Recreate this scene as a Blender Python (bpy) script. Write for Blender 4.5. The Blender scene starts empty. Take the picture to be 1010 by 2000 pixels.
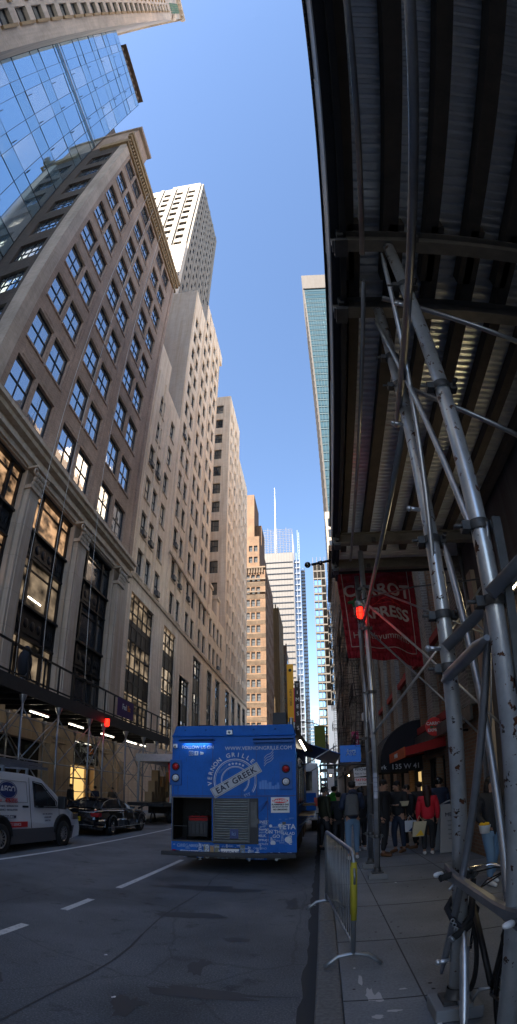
import bpy, bmesh, math, random
from mathutils import Vector, Matrix, Euler
R = math.radians
PI = math.pi
random.seed(7)
sc = bpy.context.scene
col = sc.collection

# ------------------------------------------------------------------ camera
cd = bpy.data.cameras.new('camera')
cam = bpy.data.objects.new('camera', cd)
col.objects.link(cam)
sc.camera = cam
cd.type = 'PANO'                       # the photograph is a vertical sweep panorama
cd.panorama_type = 'FISHEYE_LENS_POLYNOMIAL'
cd.sensor_fit = 'VERTICAL'
cd.sensor_width = 24
cd.sensor_height = 36
cd.fisheye_fov = R(260)
cd.fisheye_polynomial_k0 = 0
cd.fisheye_polynomial_k1 = -0.05804339
cd.fisheye_polynomial_k2 = 2.388892e-04
cd.fisheye_polynomial_k3 = -1.93809869e-05
cd.fisheye_polynomial_k4 = 4.08793569e-07
cd.shift_y = 0.125
cd.clip_start = 0.02
cd.clip_end = 5000
cam.location = (0, 0, 1.6)
_p, _y, _r = 0.30464, -0.121313, -0.0062186
_fw = Vector((math.sin(_y)*math.cos(_p), math.cos(_y)*math.cos(_p), math.sin(_p)))
_rt0 = Vector((math.cos(_y), -math.sin(_y), 0))
_up0 = _rt0.cross(_fw)
_rt = _rt0*math.cos(_r) + _up0*math.sin(_r)
_up = _up0*math.cos(_r) - _rt0*math.sin(_r)
cam.rotation_euler = Matrix((_rt, _up, -_fw)).transposed().to_euler()

# ------------------------------------------------------------------ sky, sun, exposure
SUN_ELEV, SUN_AZ = R(50), R(222)       # azimuth clockwise from +Y: behind the camera to the left
world = bpy.data.worlds.new('World')
sc.world = world
world.use_nodes = True
wn = world.node_tree
bg = wn.nodes['Background']
sky = wn.nodes.new('ShaderNodeTexSky')
sky.sky_type = 'NISHITA'
sky.sun_disc = False
sky.sun_elevation = SUN_ELEV
sky.sun_rotation = SUN_AZ
sky.altitude = 0
sky.air_density = 0.95
sky.dust_density = 0.2
sky.ozone_density = 3.0
tcw = wn.nodes.new('ShaderNodeTexCoord')
sepw = wn.nodes.new('ShaderNodeSeparateXYZ')
nzw = wn.nodes.new('ShaderNodeTexNoise')
mpw = wn.nodes.new('ShaderNodeMapping')
mpw.inputs['Scale'].default_value = (5, 5, 14)
wn.links.new(tcw.outputs['Generated'], mpw.inputs['Vector'])
wn.links.new(mpw.outputs[0], nzw.inputs['Vector'])
nzw.inputs['Detail'].default_value = 8
wn.links.new(tcw.outputs['Generated'], sepw.inputs[0])
rz = wn.nodes.new('ShaderNodeMapRange')
wn.links.new(sepw.outputs['Z'], rz.inputs['Value'])
rz.inputs['From Min'].default_value = 0.17
rz.inputs['From Max'].default_value = 0.12
rn = wn.nodes.new('ShaderNodeMapRange')
wn.links.new(nzw.outputs['Fac'], rn.inputs['Value'])
rn.inputs['From Min'].default_value = 0.42
rn.inputs['From Max'].default_value = 0.62
mw = wn.nodes.new('ShaderNodeMath'); mw.operation = 'MULTIPLY'
wn.links.new(rz.outputs[0], mw.inputs[0]); wn.links.new(rn.outputs[0], mw.inputs[1])
cw = wn.nodes.new('ShaderNodeMix'); cw.data_type = 'RGBA'
wn.links.new(mw.outputs[0], cw.inputs['Factor'])
wn.links.new(sky.outputs[0], cw.inputs['A'])
cw.inputs['B'].default_value = (7.5, 8.2, 9.2, 1)
wn.links.new(cw.outputs['Result'], bg.inputs['Color'])
bg.inputs["Strength"].default_value = 0.05*0.88
sd = bpy.data.lights.new('sun', 'SUN')
sd.energy = 5.0
sd.angle = R(0.5)
sd.color = (1, 0.93, 0.82)
sun = bpy.data.objects.new('sun', sd)
col.objects.link(sun)
_s = Vector((math.sin(SUN_AZ)*math.cos(SUN_ELEV), math.cos(SUN_AZ)*math.cos(SUN_ELEV), math.sin(SUN_ELEV)))
sun.rotation_euler = _s.to_track_quat('Z', 'Y').to_euler()
sun.location = (0, 0, 60)
sc.view_settings.view_transform = 'Standard'
sc.view_settings.look = 'None'
sc.view_settings.gamma = 1
sc.view_settings.exposure = 3.0
sc.cycles.max_bounces = 7
sc.cycles.diffuse_bounces = 4
sc.cycles.glossy_bounces = 4
sc.cycles.sample_clamp_indirect = 6
sc.cycles.use_denoising = True

# ------------------------------------------------------------------ materials
MATS = {}
def newmat(name, base=(.5, .5, .5), rough=.7, metal=0.0, ior=1.45, emit=None, estr=0):
    m = bpy.data.materials.new(name)
    m.use_nodes = True
    b = m.node_tree.nodes['Principled BSDF']
    b.inputs['Base Color'].default_value = (*base, 1)
    b.inputs['Roughness'].default_value = rough
    b.inputs['Metallic'].default_value = metal
    b.inputs['IOR'].default_value = ior
    if emit:
        b.inputs['Emission Color'].default_value = (*emit, 1)
        b.inputs['Emission Strength'].default_value = estr
    MATS[name] = m
    return m
def N(m, t, **k):
    n = m.node_tree.nodes.new('ShaderNode' + t)
    for a, v in k.items():
        setattr(n, a, v)
    return n
def L(m, a, b):
    m.node_tree.links.new(a, b)
def wallcoord(m, sx=1.0, sz=1.0):
    """(x+y, z) so that any axis-aligned wall gets courses that run level"""
    tc = N(m, 'TexCoord'); s = N(m, 'SeparateXYZ'); a = N(m, 'Math', operation='ADD'); c = N(m, 'CombineXYZ')
    L(m, tc.outputs['Object'], s.inputs[0]); L(m, s.outputs['X'], a.inputs[0]); L(m, s.outputs['Y'], a.inputs[1])
    L(m, a.outputs[0], c.inputs[0]); L(m, s.outputs['Z'], c.inputs[1])
    mp = N(m, 'Mapping'); mp.inputs['Scale'].default_value = (sx, sz, 1)
    L(m, c.outputs[0], mp.inputs['Vector'])
    return mp.outputs[0]
def ramp(m, src, stops):
    r = N(m, 'ValToRGB')
    e = r.color_ramp.elements
    e[0].position, e[0].color = stops[0][0], (*stops[0][1], 1)
    e[1].position, e[1].color = stops[-1][0], (*stops[-1][1], 1)
    for p, c in stops[1:-1]:
        q = e.new(p); q.color = (*c, 1)
    L(m, src, r.inputs['Fac'])
    return r.outputs['Color']
def noise(m, vec, scale, detail=6, rough=.6):
    n = N(m, 'TexNoise'); n.inputs['Scale'].default_value = scale
    n.inputs['Detail'].default_value = detail; n.inputs['Roughness'].default_value = rough
    if vec is not None: L(m, vec, n.inputs['Vector'])
    return n.outputs['Fac']
def mixc(m, fac, a, b, mode='MIX'):
    x = N(m, 'Mix', data_type='RGBA', blend_type=mode)
    for s, v in (('Factor', fac), ('A', a), ('B', b)):
        if isinstance(v, (int, float)): x.inputs[s].default_value = v
        elif isinstance(v, tuple): x.inputs[s].default_value = (*v, 1)
        else: L(m, v, x.inputs[s])
    return x.outputs['Result']
def setbase(m, c):
    L(m, c, m.node_tree.nodes['Principled BSDF'].inputs['Base Color'])
def bump(m, h, strength=.3, dist=.01):
    b = N(m, 'Bump'); b.inputs['Strength'].default_value = strength; b.inputs['Distance'].default_value = dist
    L(m, h, b.inputs['Height']); L(m, b.outputs[0], m.node_tree.nodes['Principled BSDF'].inputs['Normal'])
def objc(m):
    return N(m, 'TexCoord').outputs['Object']
def mat_brick(name, c1, c2, mortar, bw=.3, bh=.09, ms=.012, streak=.12, rough=.85):
    m = newmat(name, rough=rough)
    v = wallcoord(m)
    t = N(m, 'TexBrick'); L(m, v, t.inputs['Vector'])
    t.inputs['Scale'].default_value = 1; t.inputs['Brick Width'].default_value = bw; t.inputs['Row Height'].default_value = bh
    t.inputs['Mortar Size'].default_value = ms; t.inputs['Color1'].default_value = (*c1, 1)
    t.inputs['Color2'].default_value = (*c2, 1); t.inputs['Mortar'].default_value = (*mortar, 1)
    o = objc(m)
    big = ramp(m, noise(m, o, .35, 5), [(.3, (.72,)*3), (.7, (1.15,)*3)])
    mp = N(m, 'Mapping'); mp.inputs['Scale'].default_value = (2.2, 2.2, .12); L(m, o, mp.inputs['Vector'])
    st = ramp(m, noise(m, mp.outputs[0], 1, 6), [(.35, (1-streak,)*3), (.6, (1.08,)*3)])
    setbase(m, mixc(m, 1.0, mixc(m, 1.0, t.outputs['Color'], big, 'MULTIPLY'), st, 'MULTIPLY'))
    bump(m, t.outputs['Fac'], -.4 if False else .25, .01)
    return m
def mat_stone(name, c, c2, block=(1.2, .6), streak=.3, rough=.8, joint=.72):
    m = newmat(name, rough=rough)
    v = wallcoord(m)
    t = N(m, 'TexBrick'); L(m, v, t.inputs['Vector'])
    t.inputs['Scale'].default_value = 1; t.inputs['Brick Width'].default_value = block[0]; t.inputs['Row Height'].default_value = block[1]
    t.inputs['Mortar Size'].default_value = .01
    t.inputs['Color1'].default_value = (1, 1, 1, 1); t.inputs['Color2'].default_value = (.93, .92, .9, 1); t.inputs['Mortar'].default_value = (joint, joint, joint, 1)
    o = objc(m)
    base = ramp(m, noise(m, o, .9, 8), [(.3, c2), (.7, c)])
    mp = N(m, 'Mapping'); mp.inputs['Scale'].default_value = (3.2, 3.2, .16); L(m, o, mp.inputs['Vector'])
    st = ramp(m, noise(m, mp.outputs[0], 1, 8), [(.38, (1-streak, (1-streak)*.93, (1-streak)*.85)), (.6, (1.05,)*3)])
    setbase(m, mixc(m, 1.0, mixc(m, 1.0, base, t.outputs['Color'], 'MULTIPLY'), st, 'MULTIPLY'))
    bump(m, noise(m, o, 14, 5), .15, .02)
    return m
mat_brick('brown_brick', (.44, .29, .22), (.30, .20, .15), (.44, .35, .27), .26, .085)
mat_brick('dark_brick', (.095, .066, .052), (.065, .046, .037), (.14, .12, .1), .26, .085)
mat_brick('light_brick', (.58, .45, .36), (.49, .38, .29), (.5, .44, .37), .3, .1, streak=.1)
mat_brick('tan_brick', (.30, .17, .10), (.22, .12, .07), (.25, .2, .15), .24, .08)
mat_brick('grey_brick', (.26, .23, .2), (.17, .15, .13), (.3, .28, .25), .24, .08)
mat_brick('orange_brick', (.15, .082, .042), (.12, .064, .032), (.09, .06, .04), .5, .16)
mat_brick('far_brown_brick', (.10, .065, .05), (.08, .052, .038), (.2, .15, .12), .5, .2)
mat_stone('limestone', (.6, .48, .36), (.5, .4, .29), (1.6, .75), .13)
mat_stone('grey_stone', (.58, .49, .40), (.49, .41, .33), (2.4, 1.6), .12)
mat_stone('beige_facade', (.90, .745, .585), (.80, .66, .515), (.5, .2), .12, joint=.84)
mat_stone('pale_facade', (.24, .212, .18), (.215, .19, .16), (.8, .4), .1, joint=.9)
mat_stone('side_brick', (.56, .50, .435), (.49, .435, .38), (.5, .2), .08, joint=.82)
mat_stone('golden_cornice', (.40, .28, .15), (.28, .19, .1), (.8, .4), .2)
mat_stone('wall_plaster', (.16, .155, .15), (.12, .118, .115), (2.2, 2.6), .15)

def mat_glass(name, tint, rough=.03, metal=.75, wav=.012, scale=1.2):
    m = newmat(name, tint, rough, metal)
    o = objc(m)
    geo = N(m, 'NewGeometry')
    ob = N(m, 'ObjectInfo')
    add = N(m, 'VectorMath', operation='ADD')
    L(m, geo.outputs['Position'], add.inputs[0]); L(m, ob.outputs['Random'], add.inputs[1])
    n = noise(m, add.outputs[0], scale, 2, .4)
    bump(m, n, .6, wav)
    return m
mat_glass('window_glass', (.52, .58, .64), .03, .85)
mat_glass('dim_glass', (.22, .235, .25), .05, .75)
mat_glass('dark_glass', (.05, .055, .06), .08, .6)
mat_glass('curtain_glass', (.60, .80, .92), .02, .95, .008, .5)
mat_glass('teal_glass', (.055, .10, .115), .15, .5, .12, .3)
def mat_litglass(name, col_, strength, s=1.3):
    """pane with a lamp-lit room behind it: what the room gives off is uneven, and the pane still mirrors"""
    m = newmat(name, (.05, .05, .05), .04, .35)
    o = objc(m)
    geo = N(m, 'NewGeometry')
    mp = N(m, 'Mapping'); mp.inputs['Scale'].default_value = (s, s, s*1.7); L(m, geo.outputs['Position'], mp.inputs['Vector'])
    f = noise(m, mp.outputs[0], 1, 3, .5)
    c = ramp(m, f, [(.36, (0.01, .008, .005)), (.5, tuple(x*.4 for x in col_)), (.66, col_)])
    b = m.node_tree.nodes['Principled BSDF']
    L(m, c, b.inputs['Emission Color']); b.inputs['Emission Strength'].default_value = strength
    return m
mat_litglass('lit_glass', (1, .58, .30), .105)
mat_litglass('lit_glass_dim', (.9, .66, .42), .05, .8)

# asphalt
m = newmat('asphalt', rough=.75)
o = objc(m)
f1 = noise(m, o, 60, 4, .7); f2 = noise(m, o, .55, 6, .6); f3 = noise(m, o, 3.2, 8, .65)
c = ramp(m, f1, [(.3, (.060, .063, .069)), (.55, (.125, .132, .144)), (.78, (.29, .30, .31))])
c = mixc(m, 1.0, c, ramp(m, f2, [(.3, (.68,)*3), (.7, (1.3,)*3)]), 'MULTIPLY')
c = mixc(m, 1.0, c, ramp(m, f3, [(.30, (.5,)*3), (.42, (1,)*3)]), 'MULTIPLY')
w = N(m, 'TexVoronoi', feature='DISTANCE_TO_EDGE'); w.inputs['Scale'].default_value = .35
nn = N(m, 'TexNoise'); nn.inputs['Scale'].default_value = 2.2; L(m, o, nn.inputs['Vector'])
av = mixc(m, .14, o, nn.outputs['Color'], 'ADD'); L(m, av, w.inputs['Vector'])
f4 = noise(m, o, .22, 3, .5); c = mixc(m, 1.0, c, ramp(m, f4, [(.40, (.78,)*3), (.44, (1.12,)*3)]), 'MULTIPLY')
c = mixc(m, 1.0, c, ramp(m, w.outputs['Distance'], [(0, (.72,)*3), (.006, (1,)*3)]), 'MULTIPLY')
setbase(m, c); bump(m, f1, .8, .012)
# pavement concrete
m = newmat('pavement_concrete', rough=.72)
o = objc(m)
f1 = noise(m, o, 45, 4, .7); f2 = noise(m, o, .8, 6, .6); f3 = noise(m, o, 2.6, 8, .7)
c = ramp(m, f1, [(.3, (.155, .168, .185)), (.7, (.255, .272, .295))])
c = mixc(m, 1.0, c, ramp(m, f2, [(.3, (.7,)*3), (.7, (1.18,)*3)]), 'MULTIPLY')
c = mixc(m, 1.0, c, ramp(m, f3, [(.28, (.62,)*3), (.4, (1,)*3)]), 'MULTIPLY')
vor = N(m, 'TexVoronoi'); vor.inputs['Scale'].default_value = 5; L(m, o, vor.inputs['Vector'])
c = mixc(m, 1.0, c, ramp(m, vor.outputs['Distance'], [(.045, (.35,)*3), (.06, (1,)*3)]), 'MULTIPLY')
setbase(m, c); bump(m, f1, .3, .008)
m = newmat('kerb_stone', rough=.7)
c = ramp(m, noise(m, objc(m), 30, 6), [(.3, (.10, .10, .1)), (.7, (.2, .2, .195))]); setbase(m, c)
m = newmat('road_paint', rough=.7)
c = ramp(m, noise(m, objc(m), 14, 8, .75), [(.32, (.12, .12, .12)), (.46, (.55, .56, .56)), (.8, (.68, .69, .69))]); setbase(m, c)
m = newmat('joint_dark', (.055, .056, .06), .9)
m = newmat('chalk', (.5, .5, .52), .9)
# metals
def mat_metal(name, c1, c2, rough=.4, metal=.85, chip=None, lo=.60, hi=.64, sc_=9):
    m = newmat(name, rough=rough, metal=metal)
    o = objc(m)
    c = ramp(m, noise(m, o, 5, 8, .7), [(.3, c2), (.7, c1)])
    if chip:
        n2 = noise(m, o, sc_, 5, .62)
        fac = N(m, 'MapRange'); L(m, n2, fac.inputs['Value']); fac.inputs['From Min'].default_value = lo; fac.inputs['From Max'].default_value = hi
        ch = ramp(m, noise(m, o, sc_*2.5, 4), [(.4, (.02, .014, .012)), (.6, chip)])
        c = mixc(m, fac.outputs[0], c, ch)
        b = m.node_tree.nodes['Principled BSDF']
        mr = N(m, 'Math', operation='SUBTRACT'); mr.inputs[0].default_value = metal; L(m, fac.outputs[0], mr.inputs[1]); mr.use_clamp = True
        L(m, mr.outputs[0], b.inputs['Metallic'])
        bump(m, fac.outputs[0], -.3, .004)
    setbase(m, c)
    return m
mat_metal('post_steel', (.74, .76, .78), (.50, .52, .54), .33, .6, chip=(.13, .045, .018), lo=.60, hi=.615, sc_=13)
mat_metal('pole_steel', (.66, .67, .70), (.46, .47, .5), .36, .8)
mat_metal('tube_steel', (.36, .37, .40), (.24, .25, .27), .38, .8)
mat_metal('black_iron', (.03, .03, .032), (.015, .015, .017), .5, .5)
mat_metal('beam_steel', (.24, .22, .19), (.15, .14, .125), .5, .4)
mat_metal('deck_steel', (.88, .90, .92), (.70, .72, .74), .28, .6)
mat_metal('joist_wood', (.10, .082, .065), (.06, .05, .042), .85, 0)
mat_metal('galvanised', (.42, .44, .46), (.30, .32, .34), .4, .8)
mat_metal('zinc_fascia', (.55, .57, .6), (.42, .44, .47), .5, .1)
mat_metal('dark_board', (.035, .035, .038), (.022, .022, .025), .7, 0)
mat_metal('worn_grey', (.12, .12, .12), (.06, .06, .062), .5, .5)
newmat('black_paint', (.012, .012, .014), .45)
newmat('black_gloss', (.004, .0045, .006), .06, 0, 1.9)
newmat('black_rubber', (.015, .015, .016), .8)
newmat('dark_plastic', (.03, .03, .034), .55)
newmat('chrome', (.7, .7, .72), .12, 1)
newmat('alloy', (.4, .41, .42), .3, .9)
newmat('white_paint', (.62, .63, .64), .35)
newmat('van_white', (.80, .81, .83), .25)
newmat('van_grey', (.09, .09, .1), .5)
newmat('red_paint', (.5, .02, .02), .4)
newmat('bright_red', (.72, .03, .03), .5)
newmat('navy', (.02, .04, .16), .4)
newmat('yellow_tape', (.42, .36, .03), .6)
newmat('yellow_sign', (.85, .50, .02), .5)
newmat('sign_white', (.75, .75, .75), .5)
newmat('sign_black', (.01, .01, .012), .5)
newmat('letter_white', (.62, .66, .72), .5)
newmat('letter_blue', (.16, .28, .5), .5)
newmat('letter_dark', (.015, .02, .05), .5)
newmat('orange_fabric', (.62, .10, .02), .7)
newmat('red_fabric', (.32, .012, .012), .75)
newmat('black_fabric', (.012, .014, .02), .8)
newmat('purple_fabric', (.06, .02, .13), .7)
newmat('orange_letter', (.7, .2, .02), .6)
newmat('green_leaf', (.03, .14, .06), .7)
newmat('red_lamp', (.6, .01, .01), .3, emit=(1, .008, .003), estr=1.3)
newmat('tail_red', (.42, .01, .015), .2)
newmat('fluor', (.9, .9, .9), .4, emit=(1, .88, .66), estr=2.2)
newmat('fluor_right', (.9, .9, .9), .4, emit=(1, .80, .45), estr=5.5)
newmat('led_strip', (.9, .9, .9), .4, emit=(.55, .75, 1), estr=1.6)
newmat('bulb', (.9, .9, .9), .4, emit=(1, .7, .35), estr=6)
newmat('shop_glow', (.7, .6, .4), .6, emit=(1, .66, .25), estr=.09)
newmat('screen_white', (.8, .8, .8), .5, emit=(.9, .95, 1), estr=.06)  # faint glow put into the blank billboard face to brighten it
newmat('screen_blue', (.01, .05, .22), .4, emit=(.02, .14, .6), estr=.03)
newmat('pink_sign', (.5, .03, .12), .5)
newmat('blue_trim', (.015, .10, .36), .4, 0, 1.3)
newmat('skin', (.42, .24, .17), .6)
newmat('hair_dark', (.012, .009, .008), .6)
newmat('hair_brown', (.035, .014, .01), .6)
newmat('denim', (.14, .24, .37), .85)
newmat('dark_denim', (.02, .03, .06), .85)
newmat('cloth_black', (.022, .023, .028), .8)
newmat('cloth_navy', (.022, .034, .07), .7)
newmat('cloth_olive', (.03, .032, .018), .8)
newmat('cloth_green', (.05, .28, .04), .8)
newmat('cloth_red', (.62, .02, .04), .75)
newmat('cloth_grey', (.09, .094, .10), .8)
newmat('shoe_brown', (.16, .07, .03), .6)
newmat('shoe_white', (.6, .6, .6), .6)
newmat('paper', (.55, .48, .33), .7)
newmat('cardboard', (.3, .2, .1), .8)
newmat('plywood', (.38, .24, .12), .7)
newmat('leaf_litter', (.32, .22, .12), .8)
newmat('rope_white', (.6, .6, .58), .8)
newmat('stucco_white', (.7, .68, .64), .8)
newmat('interior_dark', (.02, .018, .016), .9)
newmat('helmet', (.01, .01, .012), .2)
# truck blue wrap with a few scuffs
m = newmat('truck_blue', rough=.45, ior=1.25)
o = objc(m)
c = ramp(m, noise(m, o, 2.5, 8, .7), [(.25, (.008, .085, .34)), (.5, (.012, .125, .48)), (.8, (.018, .14, .54))])
c = mixc(m, 1.0, c, ramp(m, noise(m, o, 30, 6, .7), [(.3, (.7,)*3), (.45, (1,)*3)]), 'MULTIPLY'); setbase(m, c)
bump(m, noise(m, o, 1.6, 3), .35, .03)
m = newmat('rust_panel', rough=.7)
c = ramp(m, noise(m, objc(m), 7, 8, .7), [(.35, (.012, .012, .015)), (.55, (.06, .045, .03)), (.75, (.18, .13, .05))]); setbase(m, c)

# ------------------------------------------------------------------ mesh helpers
class MB:
    def __init__(s):
        s.v, s.f, s.m, s.sm = [], [], [], []
        s.mi = 0
    def quad(s, a, b, c, d, smooth=False):
        i = len(s.v); s.v += [tuple(a), tuple(b), tuple(c), tuple(d)]; s.f.append((i, i+1, i+2, i+3)); s.m.append(s.mi); s.sm.append(smooth); return s
    def poly(s, pts):
        i = len(s.v); s.v += [tuple(p) for p in pts]; s.f.append(tuple(range(i, i+len(pts)))); s.m.append(s.mi); s.sm.append(False); return s
    def box(s, x0, x1, y0, y1, z0, z1):
        x0, x1 = sorted((x0, x1)); y0, y1 = sorted((y0, y1)); z0, z1 = sorted((z0, z1))
        i = len(s.v)
        s.v += [(x0,y0,z0),(x1,y0,z0),(x1,y1,z0),(x0,y1,z0),(x0,y0,z1),(x1,y0,z1),(x1,y1,z1),(x0,y1,z1)]
        for f in ((0,3,2,1),(4,5,6,7),(0,1,5,4),(1,2,6,5),(2,3,7,6),(3,0,4,7)):
            s.f.append(tuple(i+k for k in f)); s.m.append(s.mi); s.sm.append(False)
        return s
    def hull(s, base, top):
        """prism between two equal-length rings"""
        n = len(base); i = len(s.v); s.v += [tuple(p) for p in base] + [tuple(p) for p in top]
        for k in range(n):
            s.f.append((i+k, i+(k+1) % n, i+n+(k+1) % n, i+n+k)); s.m.append(s.mi); s.sm.append(False)
        s.f.append(tuple(i+k for k in reversed(range(n)))); s.m.append(s.mi); s.sm.append(False)
        s.f.append(tuple(i+n+k for k in range(n))); s.m.append(s.mi); s.sm.append(False)
        return s
    def path(s, pts, r, seg=10, cap=True, closed=False):
        """tube along points; r a number or one per point"""
        P = [Vector(p) for p in pts]; n = len(P)
        rr = r if isinstance(r, (list, tuple)) else [r]*n
        i0 = len(s.v); prev = None
        for k in range(n):
            if closed: t = (P[(k+1) % n]-P[k-1])
            elif k == 0: t = P[1]-P[0]
            elif k == n-1: t = P[-1]-P[-2]
            else: t = (P[k+1]-P[k]).normalized()+(P[k]-P[k-1]).normalized()
            if t.length < 1e-9: t = Vector((0, 0, 1))
            t.normalize()
            if prev is None:
                a = t.orthogonal().normalized()
            else:
                a = prev - t*prev.dot(t)
                a = a.normalized() if a.length > 1e-6 else t.orthogonal().normalized()
            prev = a; b = t.cross(a)
            for j in range(seg):
                g = 2*PI*j/seg
                s.v.append(tuple(P[k]+(a*math.cos(g)+b*math.sin(g))*rr[k]))
        for k in range(n if closed else n-1):
            k2 = (k+1) % n
            for j in range(seg):
                j2 = (j+1) % seg
                s.f.append((i0+k*seg+j, i0+k*seg+j2, i0+k2*seg+j2, i0+k2*seg+j)); s.m.append(s.mi); s.sm.append(True)
        if cap and not closed:
            s.f.append(tuple(i0+j for j in reversed(range(seg)))); s.m.append(s.mi); s.sm.append(False)
            s.f.append(tuple(i0+(n-1)*seg+j for j in range(seg))); s.m.append(s.mi); s.sm.append(False)
        return s
    def tube(s, a, b, r, seg=10):
        return s.path([a, b], r, seg)
    def lathe(s, prof, c=(0, 0, 0), axis='z', seg=20, smooth=True):
        i0 = len(s.v); n = len(prof)
        for (r, h) in prof:
            for j in range(seg):
                g = 2*PI*j/seg; x, y = r*math.cos(g), r*math.sin(g)
                p = {'z': (x, y, h), 'y': (x, h, y), 'x': (h, x, y)}[axis]
                s.v.append((c[0]+p[0], c[1]+p[1], c[2]+p[2]))
        for k in range(n-1):
            for j in range(seg):
                j2 = (j+1) % seg
                s.f.append((i0+k*seg+j, i0+k*seg+j2, i0+(k+1)*seg+j2, i0+(k+1)*seg+j)); s.m.append(s.mi); s.sm.append(smooth)
        return s
    def ball(s, c, rx, ry=None, rz=None, seg=12, rings=8):
        ry = ry or rx; rz = rz or rx
        i0 = len(s.v)
        for k in range(rings+1):
            t = PI*k/rings
            for j in range(seg):
                g = 2*PI*j/seg
                s.v.append((c[0]+rx*math.sin(t)*math.cos(g), c[1]+ry*math.sin(t)*math.sin(g), c[2]+rz*math.cos(t)))
        for k in range(rings):
            for j in range(seg):
                j2 = (j+1) % seg
                s.f.append((i0+k*seg+j, i0+(k+1)*seg+j, i0+(k+1)*seg+j2, i0+k*seg+j2)); s.m.append(s.mi); s.sm.append(True)
        return s
    def extrude(s, prof, fn, n0, n1):
        """closed 2D profile list of (a,b); fn(a,b,n)->xyz"""
        return s.hull([fn(a, b, n0) for a, b in prof], [fn(a, b, n1) for a, b in prof])
    def mesh(s, name, mats):
        me = bpy.data.meshes.new(name)
        me.from_pydata(s.v, [], s.f)
        for mm in (mats if isinstance(mats, (list, tuple)) else [mats]):
            me.materials.append(MATS[mm])
        me.polygons.foreach_set('material_index', s.m)
        me.polygons.foreach_set('use_smooth', s.sm)
        bm = bmesh.new(); bm.from_mesh(me)
        bmesh.ops.recalc_face_normals(bm, faces=bm.faces[:])
        bm.to_mesh(me); bm.free()
        me.update()
        return me
    def build(s, name, mats, parent=None, bevel=0):
        o = bpy.data.objects.new(name, s.mesh(name, mats))
        col.objects.link(o)
        if parent is not None: attach(o, parent)
        if bevel:
            b = o.modifiers.new('b', 'BEVEL'); b.width = bevel; b.segments = 2; b.limit_method = 'ANGLE'
        return o
    def split(s, name, mats, parent=None, cap=100):
        """every loose piece becomes an object of its own; past the cap the rest is one object"""
        par = list(range(len(s.v)))
        def fd(i):
            while par[i] != i: par[i] = par[par[i]]; i = par[i]
            return i
        for f in s.f:
            for k in f[1:]: par[fd(k)] = fd(f[0])
        comp = {}
        for i, f in enumerate(s.f): comp.setdefault(fd(f[0]), []).append(i)
        groups = list(comp.values())
        if len(groups) > cap: groups = groups[:cap] + [[i for g in groups[cap:] for i in g]]
        out = []
        for gi, g in enumerate(groups):
            q = MB(); mp = {}
            for i in g:
                for k in s.f[i]:
                    if k not in mp: mp[k] = len(q.v); q.v.append(s.v[k])
                q.f.append(tuple(mp[k] for k in s.f[i])); q.m.append(s.m[i]); q.sm.append(s.sm[i])
            o = q.build(name, mats, parent)
            if gi == cap: o['kind'] = 'stuff'
            out.append(o)
        return out
def worldpos(o):
    p = Vector(o.location); q = o.parent
    if q: p = worldpos(q) + p
    return p
def attach(o, parent):
    """parent without moving a mesh that was built in world coordinates"""
    o.parent = parent
    q = parent
    while q.parent: q = q.parent
    if not q.get('turned'):
        o.location = Vector(o.location) - worldpos(parent)
def tag(o, label=None, cat=None, group=None, kind=None):
    if label: o['label'] = label
    if cat: o['category'] = cat
    if group: o['group'] = group
    if kind: o['kind'] = kind
    return o
def thing(name, label, cat, loc=(0, 0, 0), group=None, rotz=0, turned=False):
    o = bpy.data.objects.new(name, None); col.objects.link(o)
    o.empty_display_size = .2
    o.location = loc; o.rotation_euler = (0, 0, rotz)
    if turned: o['turned'] = 1      # its parts are built in its own coordinates
    return tag(o, label, cat, group)
def struct(o):
    o['kind'] = 'structure'; return o
def kids(o): return [c for c in bpy.data.objects if c.parent == o]
def copy_tree(o, parent=None):
    c = o.copy(); col.objects.link(c); c.parent = parent
    for ch in kids(o): copy_tree(ch, c)
    return c
_work = bpy.data.scenes.new('work')
def evaluate(o):
    """mesh of one text or skin object, evaluated alone in a side scene so the big one is not re-read each time"""
    _work.collection.objects.link(o)
    vl = _work.view_layers[0]; vl.update()
    me = bpy.data.meshes.new_from_object(o.evaluated_get(vl.depsgraph))
    return me
def text(name, s, size, mat, loc, rot, parent, ext=.004, align='CENTER', sx=1.0, bold=0.0, spacing=1.0):
    cu = bpy.data.curves.new(name, 'FONT')
    cu.body = s; cu.size = size; cu.align_x = align; cu.align_y = 'CENTER'; cu.extrude = ext; cu.offset = bold; cu.space_character = spacing
    cu.resolution_u = 3
    t = bpy.data.objects.new(name, cu)
    me = evaluate(t)
    bpy.data.objects.remove(t)
    me.name = name
    me.materials.clear(); me.materials.append(MATS[mat])
    for p in me.polygons: p.material_index = 0
    o = bpy.data.objects.new(name, me); col.objects.link(o)
    o.location = loc; o.rotation_euler = rot; o.scale = (sx, 1, 1)
    if parent is not None: attach(o, parent)
    return o
FRONT = (R(90), 0, 0)       # lettering that faces the camera (-Y)
EAST = (R(90), 0, R(90))    # lettering on a face that looks to +X
WEST = (R(90), 0, R(-90))   # lettering on a face that looks to -X
def at(face, P):
    if face == '+x': return lambda u, z, n: (P+n, u, z)
    if face == '-x': return lambda u, z, n: (P-n, u, z)
    return lambda u, z, n: (u, P-n, z)
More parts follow.
